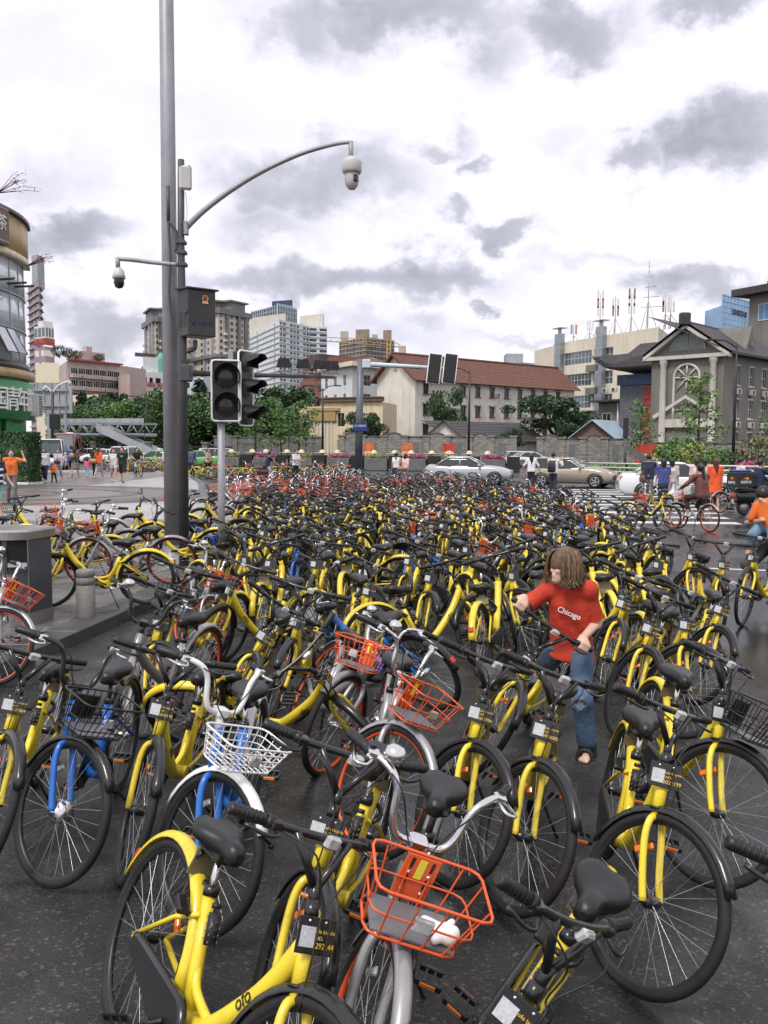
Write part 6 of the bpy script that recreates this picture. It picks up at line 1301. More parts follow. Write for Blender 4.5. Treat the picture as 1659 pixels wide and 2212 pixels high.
        b.lathe([(.0, -.075), (.05, -.078), (.062, -.065), (.05, -.052), (0, -.052)], 12, TR(0, 0, .285) @ Matrix.Rotation(PI / 2, 4, 'X') @ Matrix.Rotation(PI, 4, 'X')); add('chain_case', None, 0, M_ALU, b)
    for s in (-1, 1):
        b = MB(); a = S['crank']; e = Vector((math.cos(a), 0, math.sin(a))) * (s * .165); c = Vector((0, s * .085, .285))
        b.tube([c, c + e + Vector((0, s * .015, 0))], [.012, .009], max(5, ns - 3), sq=.7); ci = add('crank', None, 0, M_BLKP, b)
        b = MB(); pc = c + e + Vector((0, s * .075, 0))
        if lod == 0:
            for x in (-.042, .042): b.cbox((x - .006, -.048, -.011), (x + .006, .048, .011), .003, TR(*pc))
            for y in (-.045, -.015, .015, .045): b.box((-.036, y - .004, -.007), (.036, y + .004, .007), TR(*pc))
        else: b.box((-.045, -.045, -.011), (.045, .045, .011), TR(*pc))
        add('pedal', ci, 0, M_BLK, b)
        if lod == 0:
            for x in (-.050, .050): b = MB(); b.cbox((x - .004, -.028, -.007), (x + .004, .028, .007), .002, TR(*pc)); add('pedal_reflector', ci, 0, M_REFO, b)
    if lod < 2:
        b = MB(); b.tube([(-.03, .05, .26), (-.12, .16, .055), (-.135, .18, .03)], [.010, .008, .009], 5); b.cbox((-.02, -.012, -.006), (.02, .012, .006), .003, TR(-.14, .185, .024)); add('kickstand', None, 0, M_BLK, b)
        # ring lock round the rear wheel
        b = MB(); cc = Vector((-.155, 0, .53)); Mx = TR(*cc) @ Matrix.Rotation(.5, 4, 'Y')
        b.tube([Mx @ Vector((-.055 * math.cos(a) - .06, .062 * math.sin(a), 0)) for a in [rad(-140 + 280 * i / (10, 6, 4)[q]) for i in range((10, 6, 4)[q] + 1)]], .011, 5)
        b.cbox((-.085, -.085, -.012), (-.02, -.045, .016), .006, Mx); add('wheel_lock', None, 0, M_BLK, b)
    if S['k'] == 'y' and lod == 0:
        b = MB(); b.tube([(-.05, -.0, .50), (-.085, 0, .59)], .021, 10); b.tube([(-.092, 0, .60), (-.098, 0, .615)], .016, 8)
        add('combination_lock', None, 0, M_BLK, b)
        b = MB()
        for i in range(4):
            for j in range(8):
                a = j * PI / 4; p = Vector((-.05, 0, .50)).lerp(Vector((-.085, 0, .59)), .15 + .22 * i); b.box((-.003, -.003, -.003), (.003, .003, .003), TR(p.x + .021 * math.cos(a), .021 * math.sin(a), p.z))
        add('lock_dial', len(out) - 1, 0, M_CHROME, b)
    # number tag on the head tube
    if S['k'] == 'y':
        T = tag_matrix()
        b = MB(); b.cbox((-.062, -.047, -.002), (.062, .047, .002), .002, T); b.cbox((-.02, -.02, -.03), (.02, .005, -.002), .003, T)
        ti = add('number_tag', None, 0, M_BLKP, b)
        b = MB(); b.box((-.052, -.030, .002), (-.004, .022, .0032), T); add('code_sticker', ti, 0, M_TAGW, b)
        if lod < 2:
            for x in (-.028, .026): b = MB(); b.lathe([(0, .005), (.004, .0045), (.005, .002)], 6, T @ TR(x, .036, 0)); add('rivet', ti, 0, M_CHROME, b)
    # basket
    if S['basket']:
        bm, wire = S['basket']; T = Matrix.Translation((.60, 0, .70)) if S['k'] != 'o' else Matrix.Translation((.59, 0, .70))
        T = T @ Matrix.Rotation(rad(4), 4, 'Y'); b = MB(); r1 = (.0048, .005, .006)[q]; r2 = (.0034, .0036, .0045)[q]
        x0, x1 = -.10, .125; y = .175; z0, z1 = .02, (.145 if wire == 'wht' else .19)
        def rect(z, k, e=0.0): 
            X0, X1, Y = x0 + (1 - k) * .02, x1 - (1 - k) * .045, y * (.80 + .20 * k); c = .035
            pts = []
            for (cx, cy, a) in ((X1 - c, Y - c, 0), (X0 + c, Y - c, 90), (X0 + c, -Y + c, 180), (X1 - c, -Y + c, 270)):
                for t in ((0, 45, 90) if q < 2 else (0, 90)): pts.append(T @ Vector((cx + c * math.cos(rad(a + t)), cy + c * math.sin(rad(a + t)), z)))
            return pts + [pts[0]]
        b.tube(rect(z1, 1), r1, 6, False); b.tube(rect(z0, 0), r1, 6, False); b.tube(rect((z0 + z1) / 2, .5), r2, 5, False)
        if wire != 'org': b.tube(rect(z0 + .035, .2), r2, 5, False)
        if wire == 'wht': b.tube(rect(z0 + .095, .75), r2, 5, False)
        nv = 4 if wire == 'org' else 8; nx = 2 if wire == 'org' else 4
        if q == 2: nv = 4; nx = 2
        for i in range(nv):
            t = -1 + 2 * (i + .5) / nv
            for X0, X1 in (((x0 + .02), x0), ((x1 - .045), x1)): b.tube([T @ Vector((X0, t * y * .74, z0)), T @ Vector((X1, t * y * .93, z1))], r2, 4, False)
            if wire != 'org' or q < 2: b.tube([T @ Vector((x0 + .02, t * y * .74, z0)), T @ Vector((x1 - .045, t * y * .74, z0))], r2, 4, False)
        for i in range(nx):
            t = (i + .5) / nx
            for s in (-1, 1): b.tube([T @ Vector((x0 + .02 + t * .16, s * y * .80, z0)), T @ Vector((x0 + t * .225, s * y, z1))], r2, 4, False)
        bi = add('basket', None, 1, bm, b)
        if wire == 'org':
            b = MB(); b.box((x0 + .02, -.125, z0 + .006), (x1 - .05, .125, z0 + .012), T); add('basket_board', bi, 1, M_GREYB, b)
            b = MB(); b.cbox((x0 - .002, -.055, z0 + .01), (x0 + .006, .055, z1 - .004), .003, T); add('back_plate', bi, 1, bm, b)
            if lod == 0:
                for yy in (-.032, .032):
                    for zz in (.065, .125): b = MB(); b.lathe([(0, .005), (.006, .004), (.007, 0)], 7, T @ TR(x0 + .006, yy, z0 + zz - .02) @ Matrix.Rotation(PI / 2, 4, 'Y')); add('bolt', bi, 1, M_CHROME, b)
                for yy in (-.032, .032):
                    for zz in (.065, .125): b = MB(); b.cbox((x0 + .0065, yy - .005, z0 + zz - .005), (x0 + .0075, yy + .005, z0 + zz + .03), .002, T); add('slot', bi, 1, M_BLK, b)
                b = MB(); b.cbox((x0 + .0065, -.012, z0 + .09), (x0 + .0085, .012, z0 + .155), .002, T); add('warning_label', bi, 1, M_LIME, b)
        elif wire == 'blk':
            b = MB(); b.cbox((x0 - .004, -.07, z0 + .02), (x0 + .004, .07, z1 - .03), .003, T); add('back_plate', bi, 1, bm, b)
            b = MB(); b.box((x0 + .02, -.11, z0 + .006), (x1 - .05, .11, z0 + .010), T); add('basket_board', bi, 1, M_GREYB, b)
        b = MB(); b.cbox((-.006, -.03, -.022), (.010, .03, .022), .005, T @ TR(x1 - .028, 0, (z0 + z1) / 2)); add('reflector', bi, 1, M_REFW, b)
    # tail reflector
    a = rad(S['rf'][1] - 14); b = MB(); c = Vector(RAX) + Vector((math.cos(a), 0, math.sin(a))) * (WR + .03)
    b.cbox((-.008, -.022, -.022), (.008, .022, .022), .005, TR(*c) @ Matrix.Rotation(-(a - PI), 4, 'Y')); add('tail_reflector', ri, 0, M_REFR, b)
    return out
def tag_matrix():
    d = Vector((1, 0, .32)).normalized(); p = HB.lerp(HT, .86) + Vector((.042, 0, 0))
    x = Vector((0, 1, 0)); y = d.cross(x)
    return Matrix(((x.x, y.x, d.x, p.x), (x.y, y.y, d.y, p.y), (x.z, y.z, d.z, p.z), (0, 0, 0, 1)))
def _st(**k): return k
BIKE_STYLE = {
 'yellow': _st(k='y', frame='swoop', paint=M_YEL, fork=M_YEL, rim=M_RIMB, spokes='n', rf=(-18, 166), rfm=M_YEL, ff=(38, 172), ffm=M_BLKP, post=M_CHROME, bar='v', barm=M_BLKP, crank=.6, basket=None),
 'yellow_basket': _st(k='y', frame='swoop', paint=M_YEL, fork=M_YEL, rim=M_RIMB, spokes='n', rf=(-18, 166), rfm=M_YEL, ff=(38, 172), ffm=M_BLKP, post=M_CHROME, bar='v', barm=M_BLKP, crank=1.9, basket=(M_BLKP, 'blk')),
 'orange': _st(k='o', frame='beam', paint=M_SILV, fork=M_SILV, rim=M_ORGRIM, spokes='n', rf=(20, 150), rfm=M_SILV, ff=(35, 170), ffm=M_SILV, post=M_BLKP, bar='rise', barm=M_CHROME, crank=.2, basket=(M_ORG, 'org')),
 'orange_plain': _st(k='o', frame='beam', paint=M_SILV, fork=M_SILV, rim=M_ORGRIM, spokes='n', rf=(20, 150), rfm=M_SILV, ff=(35, 170), ffm=M_SILV, post=M_BLKP, bar='rise', barm=M_BLKP, crank=.2, basket=None),
 'orange_frame': _st(k='o', frame='beam', paint=M_ORG, fork=M_SILV, rim=M_ORGRIM, spokes='n', rf=(20, 150), rfm=M_SILV, ff=(35, 170), ffm=M_SILV, post=M_BLKP, bar='rise', barm=M_BLKP, crank=1.2, basket=(M_ORG, 'org')),
 'blue': _st(k='b', frame='beam', paint=M_BLUE, fork=M_BLUE, rim=M_RIMB, spokes='n', rf=(30, 165), rfm=M_BLKP, ff=(40, 170), ffm=M_BLKP, post=M_BLKP, bar='rise', barm=M_BLKP, crank=.9, basket=(M_BLKP, 'blk')),
 'blue_white': _st(k='w', frame='beam', paint=M_BLUE, fork=M_BLUE, rim=M_RIMB, spokes='n', rf=(20, 165), rfm=M_WHT, ff=(38, 172), ffm=M_WHT, post=M_CHROME, bar='rise', barm=M_WHT, crank=2.4, basket=(M_WHT, 'wht')),
}
def steer_matrix(a): return Matrix.Translation(HB) @ Matrix.Rotation(a, 4, AXD) @ Matrix.Translation(-HB)
def get_parts(style, lod):
    k = (style, lod)
    if k not in BIKE_CACHE:
        BIKE_CACHE[k] = [(n, p, st, b.mesh(n, m), m) for (n, p, st, m, b) in parts_of(style, lod)]
    return BIKE_CACHE[k]
def bike_matrix(px, py, anchor, yaw, lean, z0=0., lift=0.):
    if anchor == 'abs': return Matrix.Translation((px, py, z0)) @ RZ(rad(yaw)) @ Matrix.Rotation(rad(-lean), 4, 'X')
    A = {'front': (.63, 0, 0), 'rear': (-.46, 0, 0), 'saddle': (-.200, 0, .80), 'bar': (.345, 0, 1.0), 'mid': (0, 0, 0)}[anchor]
    R = RZ(rad(yaw)) @ Matrix.Rotation(rad(-lean), 4, 'X'); o = R @ Vector(A)
    p = P(px, py, z0 + lift + o.z)
    return Matrix.Translation((p.x - o.x, p.y - o.y, z0 + lift)) @ R
MERGED = {}
SKIP_MID = {'reflector', 'headset_ring', 'saddle_base', 'bolt', 'slot', 'combination_lock', 'lock_dial', 'pedal_reflector', 'rivet', 'tail_reflector', 'cable', 'seat_clamp', 'hub'}
def make_bike(style, M, steer, detail, label, group, number=None):
    """detail 0: every part; 1: main parts; 2: one mesh"""
    if detail == 2:
        sb = min((-10, 12, 26, 38, 50), key=lambda q: abs(q - steer)); k = (style, sb)
        if k not in MERGED: MERGED[k] = merge_bike(style, sb).mesh('bicycle', merged_mats(style))
        o = link('bicycle', MERGED[k], None, M); tag(o, label, 'bicycle', group); return o
    root = empty('bicycle', M=M); tag(root, label, 'bicycle', group)
    obs = []; SM = steer_matrix(rad(steer))
    for (n, p, st, me, m) in get_parts(style, 0 if detail == 0 else 1):
        if detail == 1 and n in SKIP_MID: obs.append(None); continue
        o = bpy.data.objects.new(n, me); col.objects.link(o)
        if p is not None: o.parent = obs[p]
        else:
            o.parent = root
            if st: o.matrix_basis = SM
        if n in ('spokes', 'lock_dial'): o['kind'] = 'stuff'
        obs.append(o)
        if n == 'number_tag' and detail == 0:
            T = tag_matrix()
            for (txt, sz, x, y) in ((('ofo bicycle', .0145, .029, .012),) + ((('NO.', .014, .012, -.005), (number, .0205, .028, -.024)) if number else ())):
                link('lettering', text_mesh(txt, sz, M_TAGY, .0004), o, T @ TR(x, y, .0028))
        if n == 'frame' and detail == 0 and BIKE_STYLE[style]['k'] == 'y':
            for s in (-1, 1):                # name on both sides of the down tube
                d = Vector((.345, 0, .575)) - Vector((.23, 0, .44)); d.normalize(); x = d * (1 if s < 0 else -1); x = -x if s > 0 else x
                y = Vector((0, s, 0)).cross(x); x = d if s < 0 else -d; z = Vector((0, s, 0)); y = z.cross(x); c = Vector((.288, 0, .507)) + z * .0335
                link('lettering', text_mesh('ofo', .06, M_INK, .0012), o, Matrix(((x.x, y.x, z.x, c.x), (x.y, y.y, z.y, c.y), (x.z, y.z, z.z, c.z), (0, 0, 0, 1))))
    return root
_L2 = {}
def lod2(style):
    if style not in _L2: _L2[style] = parts_of(style, 2)
    return _L2[style]
def merged_mats(style):
    ms = []
    for (n, p, st, m, b) in lod2(style):
        if m not in ms: ms.append(m)
    return ms
def merge_bike(style, steer, M=None, into=None, mats=None):
    ms = mats if mats is not None else merged_mats(style); out = into or MB(); SM = steer_matrix(rad(steer))
    for (n, p, st, m, b) in lod2(style):
        X = (M if M is not None else Matrix.Identity(4)) @ (SM if st else Matrix.Identity(4))
        out.cur = ms.index(m) if m in ms else 0
        o = len(out.v); out.v.extend([tuple(X @ Vector(q)) for q in b.v]); out.f.extend([tuple(i + o for i in f) for f in b.f]); out.mi.extend([out.cur] * len(b.f)); out.sm.extend(b.sm)
    return out
# ---- bicycles placed one by one: style, photo point, what stands there, heading, lean, steering, label, number
CROWD = 'bicycles of the parked crowd'
NEAR = [
 ('yellow', 1.03, 3.87, 'abs', -99, 11.6, 41, 'yellow bicycle numbered 0022199 with its front wheel turned across the open asphalt', '0022199'),
 ('yellow_basket', 1.496, 4.686, 'abs', -90.5, 12.4, 36.3, 'yellow bicycle with a black wire basket, wheel cut by the frame edge', '20295042'),
 ('yellow', 0.235, 2.6, 'abs', -119.4, 28, 62, 'yellow bicycle with a blue sticker on its seat tube and grip over its saddle', None),
 ('yellow', -0.694, 2.551, 'abs', -58, 24, 8, 'yellow bicycle numbered 4292244 shown from its rear wheel, chain guard towards the viewer', '4292244'),
 ('yellow', -0.229, 3.359, 'abs', -104.3, 11.9, 31.2, 'yellow bicycle numbered 2422103 just behind the one numbered 4292244', '2422103'),
 ('orange', -0.037, 3.061, 'abs', -102.8, 16, 21, 'silver bicycle whose orange wire basket holds a white tissue', None),
 ('yellow', 0.714, 4.425, 'abs', -106.1, 11.9, 39.2, 'yellow bicycle numbered 4908085 standing before the child', '4908085'),
 ('yellow', 0.4, 4.677, 'abs', -101, 12, 42, 'yellow bicycle numbered 3668956 beside the tilted orange basket', '3668956'),
 ('blue_white', -.757, 4.237, 'abs', -93, 4, 52, 'blue bicycle with white handlebar, white fender and white wire basket', None),
 ('yellow', -1.153, 4.673, 'abs', -96, 9.7, 26.4, 'yellow bicycle numbered 6846142 between the two blue bicycles', '6846142'),
 ('blue', -1.56, 4.64, 'abs', -90, 4, 56, 'blue bicycle with black wire basket and large silver front hub', None),
 ('yellow', -2.035, 4.73, 'abs', -84, 12.3, 31, 'yellow bicycle cut by the frame edge beside the black basket', '2627804'),
 ('yellow', 1840, 1930, 'bar', -122, 8, 40, 'bicycle of which only a black grip and brake lever reach into the picture', None),
 ('orange', -0.106, 4.946, 'abs', -90.3, 13.9, 43.5, 'silver bicycle with orange rims and basket, tilting sideways in the gap', None),
 ('orange', -0.588, 6.005, 'abs', -77.7, 34, -46, 'silver bicycle leaning the other way with orange basket over the gap', None),
 ('yellow', -0.73, 5.75, 'abs', -8, -36, -42, 'yellow bicycle toppling sideways behind the white basket', '5213307'),
 ('yellow', -1.197, 6.747, 'abs', -95, 30, 25, 'yellow bicycle half fallen with its rear fender towards the blue bicycles', '3310775'),
 ('yellow', 0.856, 6.037, 'abs', -121, 26.8, 31.7, 'yellow bicycle tilted under the hands of the child', '7740125'),
 ('yellow', 1.948, 6.711, 'abs', -116.6, 13.4, 37.4, 'yellow bicycle just right of the child with a black number tag', '8260125'),
 ('yellow', 2.624, 7.562, 'abs', -106.6, 18, 27.2, 'yellow bicycle nearest the open road behind the black basket', '1947325'),
 ('yellow', 2.135, 7.607, 'abs', -128, 10.7, 35, 'yellow bicycle immediately behind the red shirt', '5071144'),
 ('yellow', 1480, 1350, 'front', -84, 10, 24, 'yellow bicycle second from the road edge, behind the front rows', '6120881'),
 ('yellow', 1545, 1378, 'front', -92, 9, -10, 'yellow bicycle at the outer edge of the crowd by the wet road', '9031178'),
 ('yellow', 1455, 1590, 'front', -88, 10, 36, 'yellow bicycle between the black basket and the road edge', '4417002'),
 ('orange', -30, 1480, 'front', -70, 10, 60, 'orange-rimmed bicycle against the kerb beside the litter bin', None),
 ('orange_plain', 235, 1640, 'front', -108, 8, 30, 'silver bicycle with an orange-edged saddle behind the blue bicycle', None),
 ('orange', 420, 1440, 'front', -68, 14, 30, 'tilted bicycle with orange basket lying over the drain by the kerb', None),
]
ORD = 'first second third fourth fifth sixth seventh eighth ninth tenth eleventh twelfth thirteenth fourteenth fifteenth sixteenth seventeenth eighteenth nineteenth twentieth'.split() + [f'{k}th' for k in range(21, 60)]
taken = []
for (st, px, py, an, yaw, lean, steer, lab, num) in NEAR:
    M = bike_matrix(px, py, an, yaw, lean); root = make_bike(st, M, steer, 0, lab, 'bicycles in the front rows', num)
    if 'white tissue' in lab: TISSUE = M @ steer_matrix(rad(steer)) @ TR(.60, 0, .70)
    if 'blue sticker' in lab:
        X = TR(-.09, 0, .45) @ Matrix.Rotation(rad(-24), 4, 'Y'); b = MB(); b.lathe([(.0245, -.06), (.0255, -.06), (.0255, .06), (.0245, .06)], 12, X); k = b.build('sticker', mat('blue_sticker', (.015, .06, .33), .4), root); b = MB(); b.lathe([(.0257, .02), (.0262, .02), (.0262, .03), (.0257, .03)], 12, X); b.build('sticker_stripe', M_WHT, k); b = MB(); b.lathe([(.0257, -.045), (.0262, -.045), (.0262, -.01), (.0257, -.01)], 12, X, -.6, .9); b.build('sticker_text', M_WHT, k)
    if 'hands of the child' in lab: BOY_BIKE, BOY_STEER = M, steer
    taken.append((M.translation.x, M.translation.y))
# on the pavement by the poles, side on
PAVED = [('yellow', 318, 1306, 196, 'yellow bicycle side-on in front of the granite bollard, rear wheel towards the road'), ('orange', 372, 1262, 194, 'orange-rimmed bicycle side-on with its rear wheel before the pale column'), ('yellow', 468, 1236, 186, 'yellow bicycle side-on behind the signal post'), ('yellow', 235, 1260, 200, 'yellow bicycle second in the pavement row by the bin'), ('orange', 275, 1240, 205, 'silver bicycle with orange basket third in the pavement row'), ('yellow', 330, 1215, 190, 'yellow bicycle at the back of the pavement row'), ('orange', 250, 1205, 172, 'silver bicycle with orange basket at the back of the pavement row'), ('yellow', 160, 1230, 215, 'yellow bicycle behind the litter bin lid'), ('yellow', 60, 1225, 188, 'yellow bicycle mostly hidden by the litter bin'), ('yellow_basket', 150, 1200, 168, 'yellow bicycle facing the square behind the bin'), ('yellow', 410, 1190, 178, 'yellow bicycle just behind the two poles'), ('blue', 520, 1205, 195, 'blue bicycle beside the signal post'), ('orange', 480, 1160, 200, 'silver bicycle with orange basket half hidden by the signal post'), ('orange', 440, 1140, 30, 'silver bicycle with raised handlebar behind the poles'), ('yellow', 545, 1165, 188, 'yellow bicycle right of the signal post on the pavement')]
for i, (st, px, py, yaw, lab) in enumerate(PAVED):
    M = bike_matrix(px, py, 'rear', yaw + rnd.uniform(-3, 3), 8, KZ); make_bike(st, M, (20, -15, 35, 8)[i % 4], 0 if py > 1230 else 1, lab, 'bicycles on the pavement', None); taken.append((M.translation.x, M.translation.y))
EXTRA = [('yellow', 1437, 1150, 'front', -50, 8, 25, 1, 'yellow bicycle at the outer tip of the crowd by the zebra crossing'), ('orange', 1452, 1142, 'rear', 200, 8, 10, 1, 'orange-rimmed bicycle beside the zebra crossing'), ('yellow', 1390, 1120, 'front', -140, 8, 30, 1, 'yellow bicycle with an orange basket neighbour near the navy-shirted man')]
for (st, px, py, an, yaw, lean, steer, det, lab) in EXTRA: M = bike_matrix(px, py, an, yaw, lean); make_bike(st, M, steer, det, lab, 'bicycles near the crossing'); taken.append((M.translation.x, M.translation.y))
# line of bicycles across the square
for i in range(24):
    px = 415 + i * 14.5 + rnd.uniform(-4, 4); p = corner(px, 52 + rnd.uniform(-2.5, 2.5)); st = rnd.choice(['yellow', 'yellow', 'orange', 'orange', 'yellow_basket']); M = Matrix.Translation((p.x, p.y, 0)) @ RZ(rad(rnd.choice((165, 20, 200)) + rnd.uniform(-12, 12))) @ Matrix.Rotation(rad(-8), 4, 'X')
    make_bike(st, M, rnd.uniform(-10, 40), 2, ('yellow' if 'yellow' in st else 'orange-rimmed silver') + ' bicycle before the planters and taxis, ' + ORD[i] + ' from the poles', 'bicycles in the far line')
for i in range(14):
    px = 232 + i * 8.5 + rnd.uniform(-3, 3); p = corner(px, 60 + rnd.uniform(-2, 2)); st = rnd.choice(['yellow', 'orange', 'orange']); M = Matrix.Translation((p.x, p.y, KZ)) @ RZ(rad(rnd.choice((165, 20)) + rnd.uniform(-15, 15)))
    make_bike(st, M, 10, 2, ('yellow' if 'yellow' in st else 'orange-rimmed silver') + ' bicycle ' + ORD[i] + ' in the line behind the walking group', 'bicycles behind the walking group')
def kerb_x(y):
    for i in range(1, len(kp)):
        if kp[i].y >= y: return kp[i].x
    return -20
def crowd():
    spots = []; y = 6.9; R = random.Random(4); row = 0
    def rng(y):
        lo = np.interp(y, [6, 8, 12, 17, 20, 25, 34], [-1.9, -2.0, -2.2, -2.2, -3.2, -4.2, -4.0]); hi = np.interp(y, [6, 8, 12.4, 19, 23.6, 28.7, 32, 34], [2.4, 2.9, 3.95, 4.75, 4.7, 4.0, 2.6, 1.2]); return lo, hi
    while y < 33.5:
        lo, hi = rng(y); x = lo + R.uniform(0, .4); cn = 0
        while x < hi:
            yy = y + R.uniform(-.28, .28); ok = all((x - a) ** 2 + ((yy - b) * .75) ** 2 > .36 ** 2 for a, b in taken)
            if ok and not (.5 < x < 1.75 and yy < 7.3): cn += 1; spots.append((x, yy, row, cn))
            x += R.uniform(.52, .78) if y < 10 else R.uniform(.42, .62)
        y += R.uniform(.9, 1.1); row += 1
    spots.sort(key=lambda s: s[1]); out = []
    for (x, yy, rw, cn) in spots:
        r = R.random(); orangezone = 22 < yy < 34 and -5.3 < x < -.3; far = yy > 26
        po = .75 if orangezone else (.34 if far else .09)
        st = 'orange' if r < po * .7 else ('orange_frame' if r < po else ('blue' if r < po + .05 else ('yellow_basket' if r < po + .15 else 'yellow')))
        if yy < 11 and 'orange' in st: st = 'yellow'
        q = R.random()
        yaw = (-90 - x * 1.2 + R.gauss(0, 13)) if q < .70 else ((90 + R.gauss(0, 12)) if q < .84 else R.uniform(-180, 180))
        if orangezone and R.random() < .7: yaw = 160 + R.gauss(0, 14)
        lean = R.uniform(7, 13) if R.random() < .9 else R.choice((22, -12, 30)); steer = min(52, max(-25, R.gauss(30, 13)))
        out.append((st, x, yy, yaw, lean, steer, rw, cn))
    return out
BK = crowd()
N_SINGLE = 300 - len(NEAR) - len(PAVED) - len(EXTRA) - 38
def zone(rw, cn): return f'{ORD[cn - 1]} from the kerb, {ORD[rw]} row back'
NM = {'yellow': 'yellow bicycle', 'yellow_basket': 'yellow bicycle with black basket', 'orange': 'silver bicycle with orange basket', 'orange_frame': 'orange bicycle with orange basket', 'blue': 'blue bicycle with black basket'}
rest = MB(); rmats = []
for s_ in ('yellow', 'yellow_basket', 'orange', 'orange_frame', 'blue'):
    for m in merged_mats(s_):
        if m not in rmats: rmats.append(m)
for i, (st, x, y, yaw, lean, steer, rw, cn) in enumerate(BK):
    z = KZ if x < kerb_x(y) else 0
    M = Matrix.Translation((x, y, z)) @ RZ(rad(yaw)) @ Matrix.Rotation(rad(-lean), 4, 'X')
    if i < N_SINGLE: make_bike(st, M, steer, 0 if y < 8.3 else (1 if y < 16 else 2), NM[st] + ' ' + zone(rw, cn), CROWD)
    else: merge_bike(st, steer, M, rest, rmats)
tag(rest.build('distant_bicycles', rmats), 'mass of tangled yellow and orange bicycles filling the far rows', 'bicycles', kind='stuff')

tr_ = empty('crumpled_tissue', M=TISSUE); tag(tr_, 'crumpled white tissue lying in the orange wire basket', 'tissue')
solid_obj('paper', M_PAPER, tr_, [ell((.02, .09, .05), (.035, .03, .022)), ell((.0, .06, .045), (.03, .03, .018)), ell((.035, .115, .06), (.022, .024, .03)), seg((-.03, .05, .04), (.04, .11, .05), .014), seg((.05, .07, .04), (-.01, .12, .07), .012)], .006, .012)
